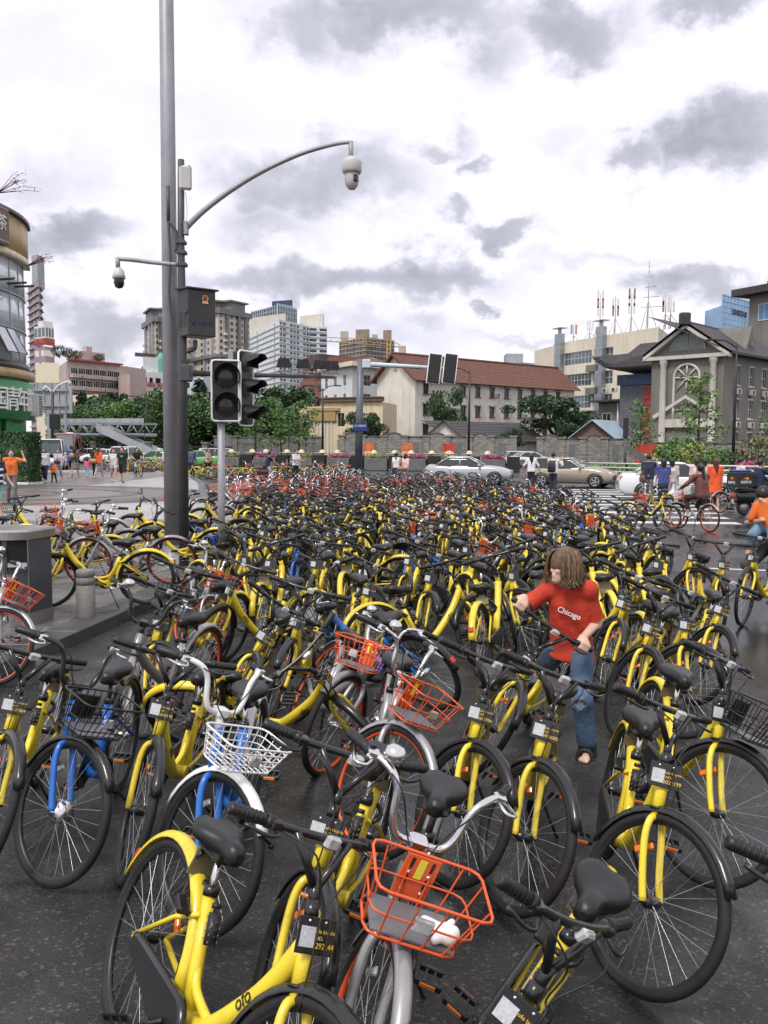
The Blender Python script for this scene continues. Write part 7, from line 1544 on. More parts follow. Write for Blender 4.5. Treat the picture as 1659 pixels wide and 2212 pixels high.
# ================================================================ vehicles
M_CGLASS = mat('car_glass', (.025, .03, .032), .05, var=.2, spec=.7); M_WSCR = mat('windscreen', (.16, .19, .20), .05, metal=.3, var=.2, spec=.8); M_HUBC = mat('alloy_wheel', (.42, .42, .43), .35, metal=.7); M_HLAMP = mat('headlamp_glass', (.62, .64, .66), .1, var=.2); M_PLBL = mat('blue_number_plate', (.015, .06, .35), .4); M_GRILLE = mat('grille_black', (.012, .012, .013), .4)
def rrect(x0, x1, w, z, r=.12, n=4):
    pts = []
    for (cx, cy, a) in ((x1 - r, w - r, 0), (x0 + r, w - r, 90), (x0 + r, -w + r, 180), (x1 - r, -w + r, 270)):
        for i in range(n + 1): t = rad(a + 90 * i / n); pts.append(Vector((cx + r * math.cos(t), cy + r * math.sin(t), z)))
    return pts
def car(loc, yaw, paint, label, kind='sedan', L=4.5, W=.88, H=1.46, sign=None, name='car'):
    r = empty(name, loc, rad(yaw)); tag(r, label, 'van' if kind == 'van' else 'car')
    K = {'sedan': dict(belt=.93, hood=.98, boot=1.0, xf0=.20, xf1=.02, xr1=-.24, xr0=-.40), 'hatch': dict(belt=.93, hood=.98, boot=.95, xf0=.20, xf1=.02, xr1=-.38, xr0=-.47), 'suv': dict(belt=1.05, hood=1.05, boot=1.05, xf0=.20, xf1=.05, xr1=-.42, xr0=-.48), 'van': dict(belt=1.15, hood=1.05, boot=1.1, xf0=.44, xf1=.33, xr1=-.48, xr0=-.495)}[kind]
    st = [(-.5, .45, .86, .62), (-.485, .30, .95, K['boot'] - .12), (-.45, .22, .985, K['boot']), (-.30, .2, 1, K['boot'] * .98), (-.1, .2, 1, K['belt']), (.1, .2, 1, K['belt'] + .01), (.22, .2, 1, K['hood']), (.34, .2, .985, K['hood'] - .06), (.43, .22, .95, K['hood'] - .16), (.48, .26, .88, K['hood'] - .26), (.5, .36, .80, .60)]
    b = MB(); rings = []
    for (f, zb, ww, zt) in st:
        w = W * ww; zm = (zb + zt) / 2; h = [(w * .88, zb), (w * .97, zb + .08), (w, zm), (w * .985, zt - .10), (w * .93, zt - .02), (w * .6, zt + .025), (0, zt + .04)]
        rings.append([Vector((f * L, y, z)) for y, z in h] + [Vector((f * L, -y, z)) for y, z in reversed(h[:-1])])
    b.loft(rings); b.build('body', paint, r)
    b = MB(); rings = []; zb = K['belt'] - .03
    for i in range(6):
        t = i / 5; z = zb + (H - .07 - zb) * t; rings.append(rrect((K['xr0'] + (K['xr1'] - K['xr0']) * t) * L, (K['xf0'] + (K['xf1'] - K['xf0']) * t) * L, W * (.93 - .17 * t), z))
    b.loft(rings, False, True); b.build('glasshouse', M_CGLASS, r)
    b = MB(); t = 1.0; x0, x1, w = K['xr1'] * L, K['xf1'] * L, W * .76; b.loft([rrect(x0 - .03, x1 + .03, w + .012, H - .085), rrect(x0, x1, w, H - .03), rrect(x0 + .15, x1 - .15, w - .15, H)], True, True); b.build('roof', paint, r)
    for s in (-1, 1):
        for (f0, f1) in ((K['xf0'] - .01, K['xf1'] + .0), (-.08, -.09), (K['xr0'] + .02, K['xr1'] + .015)):
            b = MB(); b.tube([(f0 * L, s * W * .925, zb), ((f0 + f1) / 2 * L, s * W * .85, (zb + H) / 2), (f1 * L, s * W * .765, H - .08)], .032, 6); b.build('pillar', paint, r)
        b = MB(); b.cbox((-.07, -.10, -.06), (.07, .10, .07), .03, TR((K['xf0'] - .06) * L, s * (W + .08), K['belt'] + .08)); b.build('mirror', paint, r)
        b = MB(); b.cbox((-.12, -.16, -.075), (.05, .16, .07), .04, TR(.468 * L, s * W * .64, .70) @ RZ(-s * .35)); b.build('headlight', M_HLAMP, r)
        b = MB(); b.cbox((-.04, -.12, -.09), (.08, .12, .09), .03, TR(-.482 * L, s * W * .74, .84)); b.build('tail_light', M_REFR, r)
        for fx in (.315, -.30):
            T = TR(fx * L, s * (W - .09), .32) @ Matrix.Rotation(PI / 2, 4, 'X'); b = MB(); b.lathe([(0, -.10), (.30, -.10), (.325, -.06), (.325, .06), (.30, .105), (.22, .105), (.2, .09), (0, .09)], 20, T); wh = b.build('wheel', M_TYRE, r); b = MB(); e = .1 * s * -1
            for k in range(5): a = k * 2 * PI / 5; b.box((.02, -.03, -.012), (.2, .03, .012), TR(fx * L, s * (W + .015), .32) @ Matrix.Rotation(a, 4, 'Y') @ Matrix.Rotation(PI / 2, 4, 'X'))
            b.torus(.205, .022, 18, 5, TR(fx * L, s * (W + .012), .32)); b.build('rim', M_HUBC, wh)
            b = MB(); b.lathe([(.33, -.012), (.40, -.012), (.40, .012), (.33, .012)], 20, TR(fx * L, s * (W * .995), .33) @ Matrix.Rotation(PI / 2, 4, 'X'), 0, PI); b.build('wheel_arch', M_GRILLE, r)
        b = MB(); b.box((-.1 * L, s * (W + .001) - .006, .62), (-.02 * L, s * (W + .001) + .006, .65)); b.build('door_handle', paint, r)
    f = .5 * L; b = MB(); b.cbox((f - .06, -.36, .38), (f + .012, .36, .55), .02); b.build('grille', M_GRILLE, r); b = MB(); b.box((f + .012, -.22, .43), (f + .02, .22, .55)); b.build('number_plate', M_PLBL, r); b = MB(); b.box((-f - .015, -.22, .58), (-f - .002, .22, .72)); b.build('number_plate', M_PLBL, r)
    b = MB(); x0 = K['xf0'] * L + .012; x1 = K['xf1'] * L + .018; b.add([(x0, -W * .80, zb + .03), (x0, W * .80, zb + .03), (x1, W * .64, H - .12), (x1, -W * .64, H - .12)], [(0, 1, 2, 3)], False); b.build('windscreen', M_WSCR, r)
    if sign: b = MB(); b.cbox((-.12, -.32, H), (.12, .32, H + .16), .03, TR(-.1 * L, 0, 0)); b.build('roof_sign', sign, r)
    return r
PW = lambda n, c, m=.0: mat('car_paint_' + n, c, .28, metal=m, var=.04, vscale=2, coat=.6)
def cpos(px, Y): p = corner(px, Y); return (p.x, p.y, 0)
car(cpos(1014, 46), -14, PW('silver', (.42, .45, .47), .4), 'silver saloon car driving behind the crowd of bicycles', 'sedan', 4.5)
car(cpos(1236, 44), -27, PW('beige', (.36, .30, .24), .4), 'beige hatchback with a blue number plate turning behind the crowd', 'hatch', 4.3)
car(cpos(1470, 33.5), -9, PW('white', (.72, .74, .75)), 'white saloon car stopped behind the people at the crossing', 'sedan', 4.6)
car(cpos(115, 66), -75, PW('white', (.72, .74, .75)), 'white minivan facing the walking people beside the green shop', 'van', 4.8, .92, 2.3, None, 'van')
car(cpos(280, 74), 82, PW('white', (.72, .74, .75)), 'white off-roader seen from behind beyond the walking couple', 'suv', 4.6, .92, 1.75)
car(cpos(335, 72), 172, PW('taxi_green', (.16, .42, .14)), 'light green taxi beyond the bicycle rider', 'sedan', 4.5, .86, 1.45, M_WHT); car(cpos(425, 74), 168, PW('taxi_green', (.16, .42, .14)), 'light green taxi just right of the grey poles', 'sedan', 4.5, .86, 1.45, M_WHT)
car(cpos(484, 74), -22, PW('silver', (.42, .45, .47), .4), 'silver car facing right behind the signal post', 'suv', 4.6, .9, 1.65)
car(cpos(190, 92), 168, PW('white', (.72, .74, .75)), 'white car parked far beyond the woman in the green jacket', 'hatch', 4.3); car(cpos(228, 84), 175, PW('white', (.72, .74, .75)), 'white car beyond the woman in the orange shirt', 'sedan', 4.5); car(cpos(1148, 84), 15, PW('white', (.72, .74, .75)), 'white car in the gateway between the stone walls', 'sedan', 4.4); car(cpos(1128, 88), 10, PW('pearl', (.55, .56, .58)), 'pale car parked inside the gateway', 'hatch', 4.2)
car(cpos(370, 80), 170, PW('pearl', (.55, .56, .58)), 'pale car behind the poles', 'sedan', 4.4)
car(cpos(150, 88), -80, PW('bus_red', (.45, .08, .06)), 'red and white minibus behind the white minivan', 'van', 5.5, 1.0, 2.9, M_WHT, 'van')
def scooter(loc, yaw, label, paint, box=False, name='motor_scooter'):
    r = empty(name, loc, rad(yaw)); tag(r, label, 'scooter')
    for nm, x in (('front_wheel', .62), ('rear_wheel', -.58)):
        b = MB(); b.torus(.20, .055, 20, 7, TR(x, 0, .255)); w = b.build(nm, M_TYRE, r); b = MB(); b.lathe([(.16, -.03), (.16, .03), (.02, .03)], 16, TR(x, 0, .255) @ Matrix.Rotation(PI / 2, 4, 'X')); b.build('rim', M_HUBC, w)
    b = MB(); b.loft([rrect(-.85, -.05, .13, .38, .08), rrect(-.9, -.02, .17, .55, .08), rrect(-.92, -.05, .16, .70, .08)]); b.build('body', paint, r)
    b = MB(); b.cbox((-.1, -.15, .22), (.42, .15, .32), .03); b.build('footboard', M_BLK, r); b = MB(); b.loft([[Vector((.40 + .02 * i, y, .25 + .16 * i)) for y in (-.17, -.08, .08, .17)] + [Vector((.48 + .015 * i, y * .8, .25 + .16 * i)) for y in (.17, .08, -.08, -.17)] for i in range(5)]); b.build('leg_shield', paint, r)
    b = MB(); b.tube([(.62, 0, .26), (.47, 0, .92)], .03, 8); b.tube([(.42, -.33, 1.0), (.48, 0, .95), (.42, .33, 1.0)], .016, 7); b.build('handlebar', M_BLK, r); b = MB(); b.cbox((.44, -.12, .86), (.60, .12, 1.02), .05); b.build('headlamp', M_HLAMP, r); b = MB(); b.loft([rrect(-.88, -.1, .14, .70, .1), rrect(-.86, -.12, .15, .78, .1), rrect(-.80, -.16, .12, .81, .1)]); b.build('seat', M_SADL, r); b = MB(); b.cbox((-.98, -.1, .55), (-.9, .1, .66), .02); b.build('tail_light', M_REFR, r)
    if box:
        b = MB(); b.cbox((-1.02, -.28, .84), (-.45, .28, 1.30), .03); bx = b.build('delivery_box', M_BLKB, r); T = TR(-.73, -.282, 1.06) @ Matrix.Rotation(PI / 2, 4, 'X'); link('lettering', text_mesh('美团外卖', .09, M_WLET, .002), bx, T @ TR(0, -.06, 0)); q = MB(); q.prism([(-.10, .02), (.0, .05), (.02, .0), (.10, .04), (.06, .09), (-.02, .08)], 0, .003, T); q.build('logo', M_REFO, bx); T2 = TR(-1.022, 0, 1.06) @ RZ(-PI / 2) @ Matrix.Rotation(PI / 2, 4, 'X'); link('lettering', text_mesh('美团外卖', .09, M_WLET, .002), bx, T2 @ TR(0, -.08, 0)); q = MB(); q.prism([(-.10, .02), (.0, .05), (.02, .0), (.10, .04), (.06, .09), (-.02, .08)], 0, .003, T2); q.build('logo', M_REFO, bx); q = MB(); q.cbox((-.99, -.24, 1.302), (-.5, .24, 1.36), .03); q.build('folded_raincoat', mat('blue_red_cloth', (.05, .08, .30), .7, var=.6, vscale=14), bx)
    return r
SC1 = scooter(cpos(590, 47), 20, 'dark red scooter with a man resting on it', mat('maroon_paint', (.10, .02, .02), .3, coat=.5)); SC2 = scooter(cpos(1648, 26.5), 12, 'delivery scooter with a black insulated box', M_BLKP, True)
# ================================================================ people
def cloth(n, c, **k): k.setdefault('rough', .85); k.setdefault('var', .14); k.setdefault('vscale', 9); return mat('cloth_' + n, c, **k)
SKIN = mat('skin', (.50, .30, .21), .5, var=.06, vscale=14); SKIN2 = mat('fair_skin', (.62, .40, .31), .5, var=.06, vscale=14)
HAIRB = mat('black_hair', (.012, .010, .009), .4, var=.4, vscale=40); HAIRR = mat('brown_hair', (.075, .038, .020), .45, var=.45, vscale=30); HAIRC = mat('light_brown_hair', (.125, .072, .036), .5, var=.5, vscale=45)
C_WHT = cloth('white', (.70, .70, .72)); C_BLK = cloth('black', (.014, .014, .016)); C_NVY = cloth('navy', (.018, .025, .06)); C_JEAN = cloth('denim', (.055, .085, .15), var=.3); C_ORG = cloth('orange', (.75, .16, .03)); C_RED = cloth('orange_red', (.75, .10, .025)); C_GRY = cloth('grey', (.16, .16, .17)); C_LGRY = cloth('light_grey', (.36, .36, .38)); C_GRN = cloth('dark_green', (.05, .075, .05)); C_PNK = cloth('pink', (.70, .12, .28)); C_LPNK = cloth('pale_pink', (.72, .50, .48)); C_BEI = cloth('beige', (.50, .36, .27), var=.3); C_BRN = cloth('brown_knit', (.14, .055, .042), var=.6, vscale=45); C_LBL = cloth('light_blue', (.25, .38, .50)); C_TURQ = cloth('turquoise', (.08, .50, .45)); C_FLOR = cloth('floral', (.06, .07, .24), var=.9, vscale=30); C_OLV = cloth('olive', (.055, .058, .045), var=.3); C_LIL = cloth('lilac', (.58, .50, .60), var=.25); C_PURB = cloth('blue', (.02, .06, .30)); C_STR = cloth('pale_stripe', (.48, .44, .42), var=.25)
M_SHOE = cloth('dark_shoe', (.02, .02, .022)); M_SHOEW = cloth('pale_shoe', (.55, .53, .50)); M_BAGT = mat('tan_bag', (.40, .20, .11), .5); M_BAGB = mat('black_bag', (.015, .015, .016), .5); M_PLAS = mat('clear_plastic_bag', (.55, .57, .62), .2, var=.3, vscale=14); M_YBAG = mat('orange_yellow_bag', (.8, .40, .03), .5)
def ik(a, t, l1, l2, pole):
    a = Vector(a); t = Vector(t); d = t - a; L = min(d.length, (l1 + l2) * .998); dn = d.normalized(); x = (l1 * l1 - l2 * l2 + L * L) / (2 * L); h = math.sqrt(max(0, l1 * l1 - x * x)); p = Vector(pole) - dn * Vector(pole).dot(dn); p.normalize(); return a + dn * x + p * h, a + dn * L
def skeleton(s, pose):
    J = {}; bend = rad(pose.get('bend', 2)); th = pose.get('legs', ((3, 4), (-3, 4))); zp = .0
    J['pel'] = Vector((0, 0, .93)); up = Vector((math.sin(bend), 0, math.cos(bend))); J['chest'] = J['pel'] + up * .33; J['neck'] = J['pel'] + up * .50; J['head'] = J['pel'] + up * .55 + Vector((math.sin(bend * 1.2) * .09, 0, .105))
    for i, sd in enumerate((1, -1)):                         # left, right
        hip = Vector((0, sd * .088, .90)); a, k = rad(th[i][0]), rad(th[i][1]); kn = hip + Vector((math.sin(a), 0, -math.cos(a))) * .43; an = kn + Vector((math.sin(a - k), 0, -math.cos(a - k))) * .41; J['hip', sd], J['kn', sd], J['an', sd] = hip, kn, an
        sh = J['pel'] + up * .455 + Vector((0, sd * .175, 0)); sw, ab, el = pose.get('arms', ((6, 8, 12), (-6, 8, 12)))[i]; sw, ab, el = rad(sw), rad(ab), rad(el)
        e = sh + Vector((math.sin(sw) * math.cos(ab), sd * math.sin(ab), -math.cos(sw) * math.cos(ab))) * .285; f = sw + el; w = e + Vector((math.sin(f) * math.cos(ab * .4), sd * math.sin(ab * .4) * (1 if el < .9 else -.6), -math.cos(f) * math.cos(ab * .4))) * .25; J['sh', sd], J['el', sd], J['wr', sd] = sh, e, w
    lo = min(J['an', 1].z, J['an', -1].z) - .075
    if not pose.get('free'):
        for k in J: J[k] = J[k] - Vector((0, 0, lo))
    for k in J: J[k] = J[k] * s
    return J
def dress(r, J, s, h, skin, top, bottom, hair, shoes, female=False, hand=None):
    up = (J['neck'] - J['pel']).normalized(); A = lambda k, t, m: J[k].lerp(J[m], t)
    X = Vector((1, 0, 0)); Yv = Vector((0, 1, 0)); wy = .075 if female else .085
    torso = [seg(J['pel'] + Yv * wy * s, J['chest'] + Yv * wy * s, .092 * s, .10 * s), seg(J['pel'] - Yv * wy * s, J['chest'] - Yv * wy * s, .092 * s, .10 * s), seg(A('pel', .55, 'neck') + Yv * .05 * s, A('pel', .55, 'neck') - Yv * .05 * s, .098 * s), seg(J['sh', 1], J['sh', -1], .062 * s)]
    hd = J['head']; face = J.get('face', X)
    body = list(torso) + [seg(J['neck'] - up * .05 * s, hd - Vector((0, 0, .05)) * s, .052 * s), ell(hd + face * .008 * s, Vector((.098, .080, .122)) * s), ell(hd + face * .045 * s - Vector((0, 0, .06)) * s, Vector((.050, .052, .058)) * s), ell(hd + face * .102 * s - Vector((0, 0, .012)) * s, Vector((.016, .013, .022)) * s)] + [ell(hd + face.cross(Vector((0, 0, 1))) * q * .078 * s, Vector((.018, .012, .028)) * s) for q in (-1, 1)]
    for sd in (1, -1):
        body += [seg(J['hip', sd], J['kn', sd], .078 * s, .055 * s), seg(J['kn', sd], J['an', sd], .054 * s, .036 * s), seg(J['an', sd] - Vector((.02, 0, .04)) * s, J['an', sd] + J.get(('toe', sd), Vector((.14, 0, -.055))) * s, .036 * s, .028 * s), seg(J['sh', sd], J['el', sd], .050 * s, .038 * s), seg(J['el', sd], J['wr', sd], .038 * s, .026 * s)]
        if hand and sd in hand: body += hand[sd]
        else:
            d = (J['wr', sd] - J['el', sd]).normalized(); body += [ell(J['wr', sd] + d * .055 * s, Vector((.035, .030, .045)) * s), seg(J['wr', sd] + d * .03 * s, J['wr', sd] + d * .07 * s + X * .03 * s, .012 * s)] + [seg(J['wr', sd] + d * .08 * s + X * .011 * q * s, J['wr', sd] + d * (.125 - .004 * q * q) * s + X * (.012 * q + .015) * s, .011 * s, .008 * s) for q in (-1.5, -.5, .5, 1.5)]
    solid_obj('body', skin, r, body, h, .03 * s)
    if top:
        tm, sl, hem = top[0], top[1], top[2] if len(top) > 2 else .0
        tp = [(p[0], p[1], p[2], p[3] + .016 * s, p[4] + .016 * s) for p in torso] + [seg(J['pel'] + Yv * wy * s - up * .04 * s, J['pel'] - Yv * wy * s - up * .04 * s, .112 * s)]; cl = []
        for sd in (1, -1):
            tp.append(seg(J['sh', sd], A(('sh', sd), min(1, sl * 1.0), ('el', sd)), .066 * s, .060 * s if sl < 1 else .05 * s))
            if sl >= 1: tp.append(seg(J['el', sd], A(('el', sd), min(1, sl - 1), ('wr', sd)), .052 * s, .040 * s))
        solid_obj('top', tm, r, tp, h, .035 * s, [(J['pel'] - up * (.085 + hem) * s, -up), (J['neck'] + up * .012 * s, up)])
    kind, bm, ln = bottom
    if kind in ('trousers', 'shorts'):
        q = [seg(J['pel'] + Yv * .07 * s, J['pel'] - Yv * .07 * s, .108 * s)]; cl = [(J['pel'] + up * .09 * s, up)]
        for sd in (1, -1):
            if ln <= 1: e = A(('hip', sd), ln, ('kn', sd)); q.append(seg(J['hip', sd], e, .096 * s, (.088 - .012 * ln) * s + .008 * s))
            else: e = A(('kn', sd), ln - 1, ('an', sd)); q += [seg(J['hip', sd], J['kn', sd], .094 * s, .072 * s), seg(J['kn', sd], e, .070 * s, .062 * s)]
        solid_obj('bottoms', bm, r, q, h, .03 * s, cl)
    elif kind in ('skirt', 'dress'):
        q = []; z0 = J['pel'] + Vector((0, 0, .04)) * s; z1 = J['pel'] - Vector((0, 0, ln)) * s; q.append(seg(z0 + Yv * .03 * s, z1 + Yv * .05 * s, .115 * s, .185 * s)); q.append(seg(z0 - Yv * .03 * s, z1 - Yv * .05 * s, .115 * s, .185 * s)); solid_obj('skirt', bm, r, q, h, .04 * s, [(z1, (0, 0, -1)), (z0 + Vector((0, 0, .1)) * s, (0, 0, 1))])
    hs, hm = hair
    hp = [ell(hd + (Vector((0, 0, .022)) - face * .016) * s, Vector((.112, .094, .122)) * s)]; cut = [ell(hd + (face * .085 - Vector((0, 0, .062))) * s, Vector((.085, .085, .085)) * s)]; hc = [(hd - Vector((0, 0, .055 if hs == 'short' else 2)) * s, (0, 0, -1))]
    if hs == 'long': hp += [seg(hd - face * .06 * s, hd - face * .085 * s - Vector((0, 0, .36)) * s, .085 * s, .055 * s), seg(hd - face * .03 * s + Yv * .06 * s, hd - face * .05 * s + Yv * .075 * s - Vector((0, 0, .24)) * s, .04 * s, .03 * s), seg(hd - face * .03 * s - Yv * .06 * s, hd - face * .05 * s - Yv * .075 * s - Vector((0, 0, .24)) * s, .04 * s, .03 * s)]
    if hs == 'pony': hp += [seg(hd - face * .10 * s + Vector((0, 0, .04)) * s, hd - face * .15 * s - Vector((0, 0, .26)) * s, .042 * s, .03 * s)]
    if hs == 'bob': hp += [seg(hd - face * .045 * s, hd - face * .05 * s - Vector((0, 0, .10)) * s, .098 * s, .09 * s)]
    solid_obj('hair', hm, r, hp, h, .03 * s, hc, cut)
    if shoes:
        for sd in (1, -1): solid_obj('shoe', shoes, r, [seg(J['an', sd] - Vector((.03, 0, .045)) * s, J['an', sd] + J.get(('toe', sd), Vector((.15, 0, -.055))) * s, .044 * s, .036 * s)], h * .8, .02)
def person(loc, yaw, H, label, top, bottom, hair, shoes=M_SHOE, pose=None, skin=SKIN, female=False, h=.022, extra=None):
    s = H / 1.70; r = empty('person', loc, rad(yaw)); tag(r, label, 'person'); J = skeleton(s, pose or {})
    if extra: extra(J, s)
    dress(r, J, s, h, skin, top, bottom, hair, shoes, female); return r, J
def bag(loc, yaw, sz, m, label, strap=None, name='shoulder_bag'):
    r = empty(name, loc, rad(yaw)); tag(r, label, 'bag'); b = MB(); b.loft([rrect(-sz[0], sz[0], sz[1], -sz[2], min(sz[:2]) * .8), rrect(-sz[0] * 1.1, sz[0] * 1.1, sz[1] * 1.12, 0, min(sz[:2]) * .8), rrect(-sz[0] * .7, sz[0] * .7, sz[1] * .9, sz[2], min(sz[:2]) * .6)]); b.build('pouch', m, r)
    b = MB(); b.tube(smooth_path([(0, -sz[1] * .8, sz[2])] + (strap or [(0, 0, sz[2] + .25)]) + [(0, sz[1] * .8, sz[2])], 5), .009, 5); b.build('strap', m, r); return r
WALK = dict(legs=((18, 8), (-14, 22)), arms=((-16, 8, 14), (18, 8, 22))); WALK2 = dict(legs=((-12, 20), (20, 8)), arms=((16, 8, 20), (-16, 8, 14))); STAND = {}; EAR = dict(arms=((4, 8, 10), (40, 30, 125))); PHONE = dict(arms=((18, 8, 70), (22, 8, 75)))
def fp(px, py, z=KZ): return P(px, py, z)
TO = -90; AWAY = 90
person(fp(97, 1042), -80, 1.66, 'woman in white sweatshirt and dark jeans walking in front of the hedge box', (C_WHT, 2, .02), ('trousers', C_NVY, 1.75), ('long', HAIRB), M_SHOEW, WALK, female=True)
person(fp(117, 1044), -90, 1.02, 'toddler in orange shirt walking between the two women', (C_ORG, .6), ('trousers', C_BLK, 1.9), ('short', HAIRB), M_BAGT, WALK2)
person(fp(127, 1038), -85, 1.62, 'woman in lilac printed shirt and grey leggings with a bag', (C_LIL, .6, .03), ('trousers', C_LGRY, 1.6), ('pony', HAIRR), M_SHOEW, WALK2, female=True); bag(fp(127, 1038) + Vector((0, -.18, .95)), 0, (.14, .06, .09), M_BAGB, 'small black bag on the woman in the lilac shirt', [(0, .1, .35)])
person(fp(155, 1029), 90, 1.75, 'man in blue shirt walking away behind the green jacket', (C_PURB, .6), ('shorts', C_NVY, .95), ('short', HAIRB), M_SHOE, WALK)
person(fp(162, 1031), 80, 1.68, 'woman in dark green jacket and grey skirt walking away', (C_GRN, 1.9, .12), ('skirt', C_GRY, .42), ('long', HAIRB), M_SHOEW, WALK2, female=True); bag(fp(162, 1031) + Vector((-.1, -.2, 1.2)), 0, (.15, .06, .14), M_BAGT, 'beige bag on the back of the green jacket', [(0, .1, .25)])
person(fp(189, 1033), 85, 1.12, 'little girl in pink shirt and pale blue trousers walking away', (C_PNK, .6, .06), ('trousers', C_LBL, 1.9), ('bob', HAIRB), M_SHOEW, WALK, female=True)
person(fp(205, 1030), 95, 1.70, 'man in black half hidden by the woman in the orange shirt', (C_BLK, .6), ('trousers', C_BLK, 1.9), ('short', HAIRB), M_SHOE, WALK)
person(fp(214, 1034), 75, 1.66, 'woman in orange shirt and grey leggings walking away', (C_RED, .7, .06), ('trousers', C_LGRY, 1.7), ('pony', HAIRR), M_SHOEW, WALK2, female=True); bag(fp(203, 1034) + Vector((0, -.1, .95)), 0, (.2, .08, .12), M_BAGT, 'tan handbag hanging from the woman in the orange shirt', [(.2, 0, .5)])
person(fp(246, 1040), -70, 1.64, 'woman in white vest and white shorts with a hand to her mouth', (C_WHT, .25), ('shorts', C_WHT, .35), ('long', HAIRR), M_SHOEW, dict(arms=((4, 8, 10), (30, 20, 120)), legs=WALK['legs']), female=True)
PR, PJ = person(fp(265, 1042), -88, 1.74, 'man in black T-shirt with a green star and black shorts', (C_BLK, .65), ('shorts', C_BLK, .92), ('short', HAIRB), M_SHOE, WALK)
b = MB(); b.prism([(.075 * (1 if i % 2 == 0 else .45) * math.sin(i * PI / 5), .075 * (1 if i % 2 == 0 else .45) * math.cos(i * PI / 5)) for i in range(10)], 0, .006, TR(.135, 0, 1.28) @ RZ(PI / 2) @ Matrix.Rotation(PI / 2, 4, 'X')); b.build('green_star', mat('green_print', (.05, .60, .12), .6), PR)
b = MB(); b.cbox((-.02, -.12, 0), (.02, .12, .34), .015); tag(b.build('carrier_bag', M_YBAG, None, Matrix.Translation(fp(277, 1034) + Vector((0, 0, .45)))), 'orange-yellow carrier bag beside the man with the green star', 'bag')
person(fp(360, 1029), -85, 1.62, 'woman in white blouse and black trousers beside the grey column', (C_WHT, 1.4), ('trousers', C_BLK, 1.9), ('long', HAIRB), M_SHOEW, STAND, female=True)
person(fp(413, 1030), 80, 1.65, 'person in denim jacket half hidden by the dark pole', (C_JEAN, 1.9), ('trousers', C_NVY, 1.9), ('short', HAIRB), M_SHOEW, WALK)
person(fp(449, 1028), -25, 1.62, 'woman in beige T-shirt and black leggings looking at a phone', (C_BEI, .7, .08), ('trousers', C_BLK, 1.55), ('pony', HAIRR), M_SHOEW, dict(arms=PHONE['arms'], legs=WALK['legs']), female=True)
person(fp(26, 1085), -60, 1.68, 'man in orange polo shirt shading his eyes beside the shop', (C_ORG, .65), ('trousers', C_GRY, 1.95), ('short', HAIRB), M_SHOE, dict(arms=((70, 55, 130), (-4, 8, 14)), legs=((6, 4), (-8, 10))), h=.018)
PR, PJ = person(fp(-6, 1118), -20, 1.72, 'person in navy and white striped shirt and turquoise shorts at the frame edge', (C_NVY, .8), ('shorts', C_TURQ, .9), ('short', HAIRB), M_SHOE, WALK2, h=.016)
for z in (.93, 1.08, 1.23): b = MB(); b.lathe([(.205, -.03), (.212, -.03), (.212, .03), (.205, .03)], 20, TR(0.01, 0, z) @ Matrix.Diagonal((.66, 1.0, 1, 1))); b.build('white_stripe', C_WHT, PR)
person(fp(639, 1041, 0), -45, 1.74, 'man in white T-shirt looking at his phone beside the scooter', (C_WHT, .7), ('trousers', C_BLK, 1.95), ('short', HAIRB), M_SHOE, PHONE)
person(P(856, 1043, 0), 70, 1.62, 'woman in white shirt with a bag strap behind the bicycles', (C_WHT, .6), ('trousers', C_JEAN, 1.9), ('pony', HAIRB), M_SHOE, WALK, female=True); person(P(875, 1044, 0), 60, 1.58, 'woman in pale pink top behind the bicycles', (C_LPNK, 1.6), ('trousers', C_LGRY, 1.9), ('bob', HAIRB), M_SHOE, WALK2, female=True); bag(P(866, 1044, 0) + Vector((0, -.3, .8)), 10, (.17, .08, .12), M_BAGT, 'brown shoulder bag between the two women', [(0, 0, .4)])
person(P(1147, 1058, 0), 88, 1.64, 'woman with very long black hair and arms spread behind the bicycles', (C_WHT, 1.3), ('trousers', C_BLK, 1.95), ('long', HAIRB), M_SHOE, dict(arms=((10, 35, 30), (10, 35, 30))), female=True)
PR, PJ = person(P(1194, 1068, 0), 60, 1.74, 'man in white shirt carrying a black backpack', (C_WHT, 1.5), ('trousers', C_NVY, 1.95), ('short', HAIRB), M_SHOE, EAR, h=.018); q = P(1194, 1068, 0); m_ = PR.matrix_basis
def backpack(M):
    r = empty('backpack', M=M @ TR(-.19, 0, 1.18)); tag(r, 'black backpack on the man in the white shirt', 'backpack'); b = MB(); b.loft([rrect(-.10, .06, .15, -.24, .06), rrect(-.13, .06, .17, -.05, .06), rrect(-.11, .06, .15, .15, .06), rrect(-.06, .05, .10, .24, .05)]); b.build('pack', M_BAGB, r)
    for sd in (-1, 1): b = MB(); b.tube(smooth_path([(.05, sd * .10, .2), (.19, sd * .12, .27), (.33, sd * .12, .08), (.2, sd * .16, -.15)], 4), .018, 5); b.build('strap', M_BAGB, r)
backpack(m_)
person(P(1399, 1088, 0), 75, 1.74, 'man in navy polo and grey trousers holding a phone to his ear', (C_NVY, .7), ('trousers', C_GRY, 1.95), ('short', HAIRB), M_SHOE, EAR, h=.016); bag(P(1392, 1088, 0) + Vector((-.13, -.1, .9)), 20, (.05, .12, .13), mat('brown_bag', (.12, .07, .05), .5), 'brown messenger bag at the hip of the navy polo man', [(0.1, .1, .55)])
person(P(1431, 1098, 0), 85, 1.62, 'woman in blue floral blouse and black trousers', (C_FLOR, .7, .06), ('trousers', C_BLK, 1.9), ('bob', HAIRB), M_SHOE, STAND, female=True, h=.016); person(P(1449, 1094, 0), 80, 1.62, 'woman in pale striped blouse beside the floral one', (C_STR, .9, .10), ('trousers', C_LGRY, 1.9), ('bob', HAIRB), M_SHOEW, STAND, female=True, h=.016)
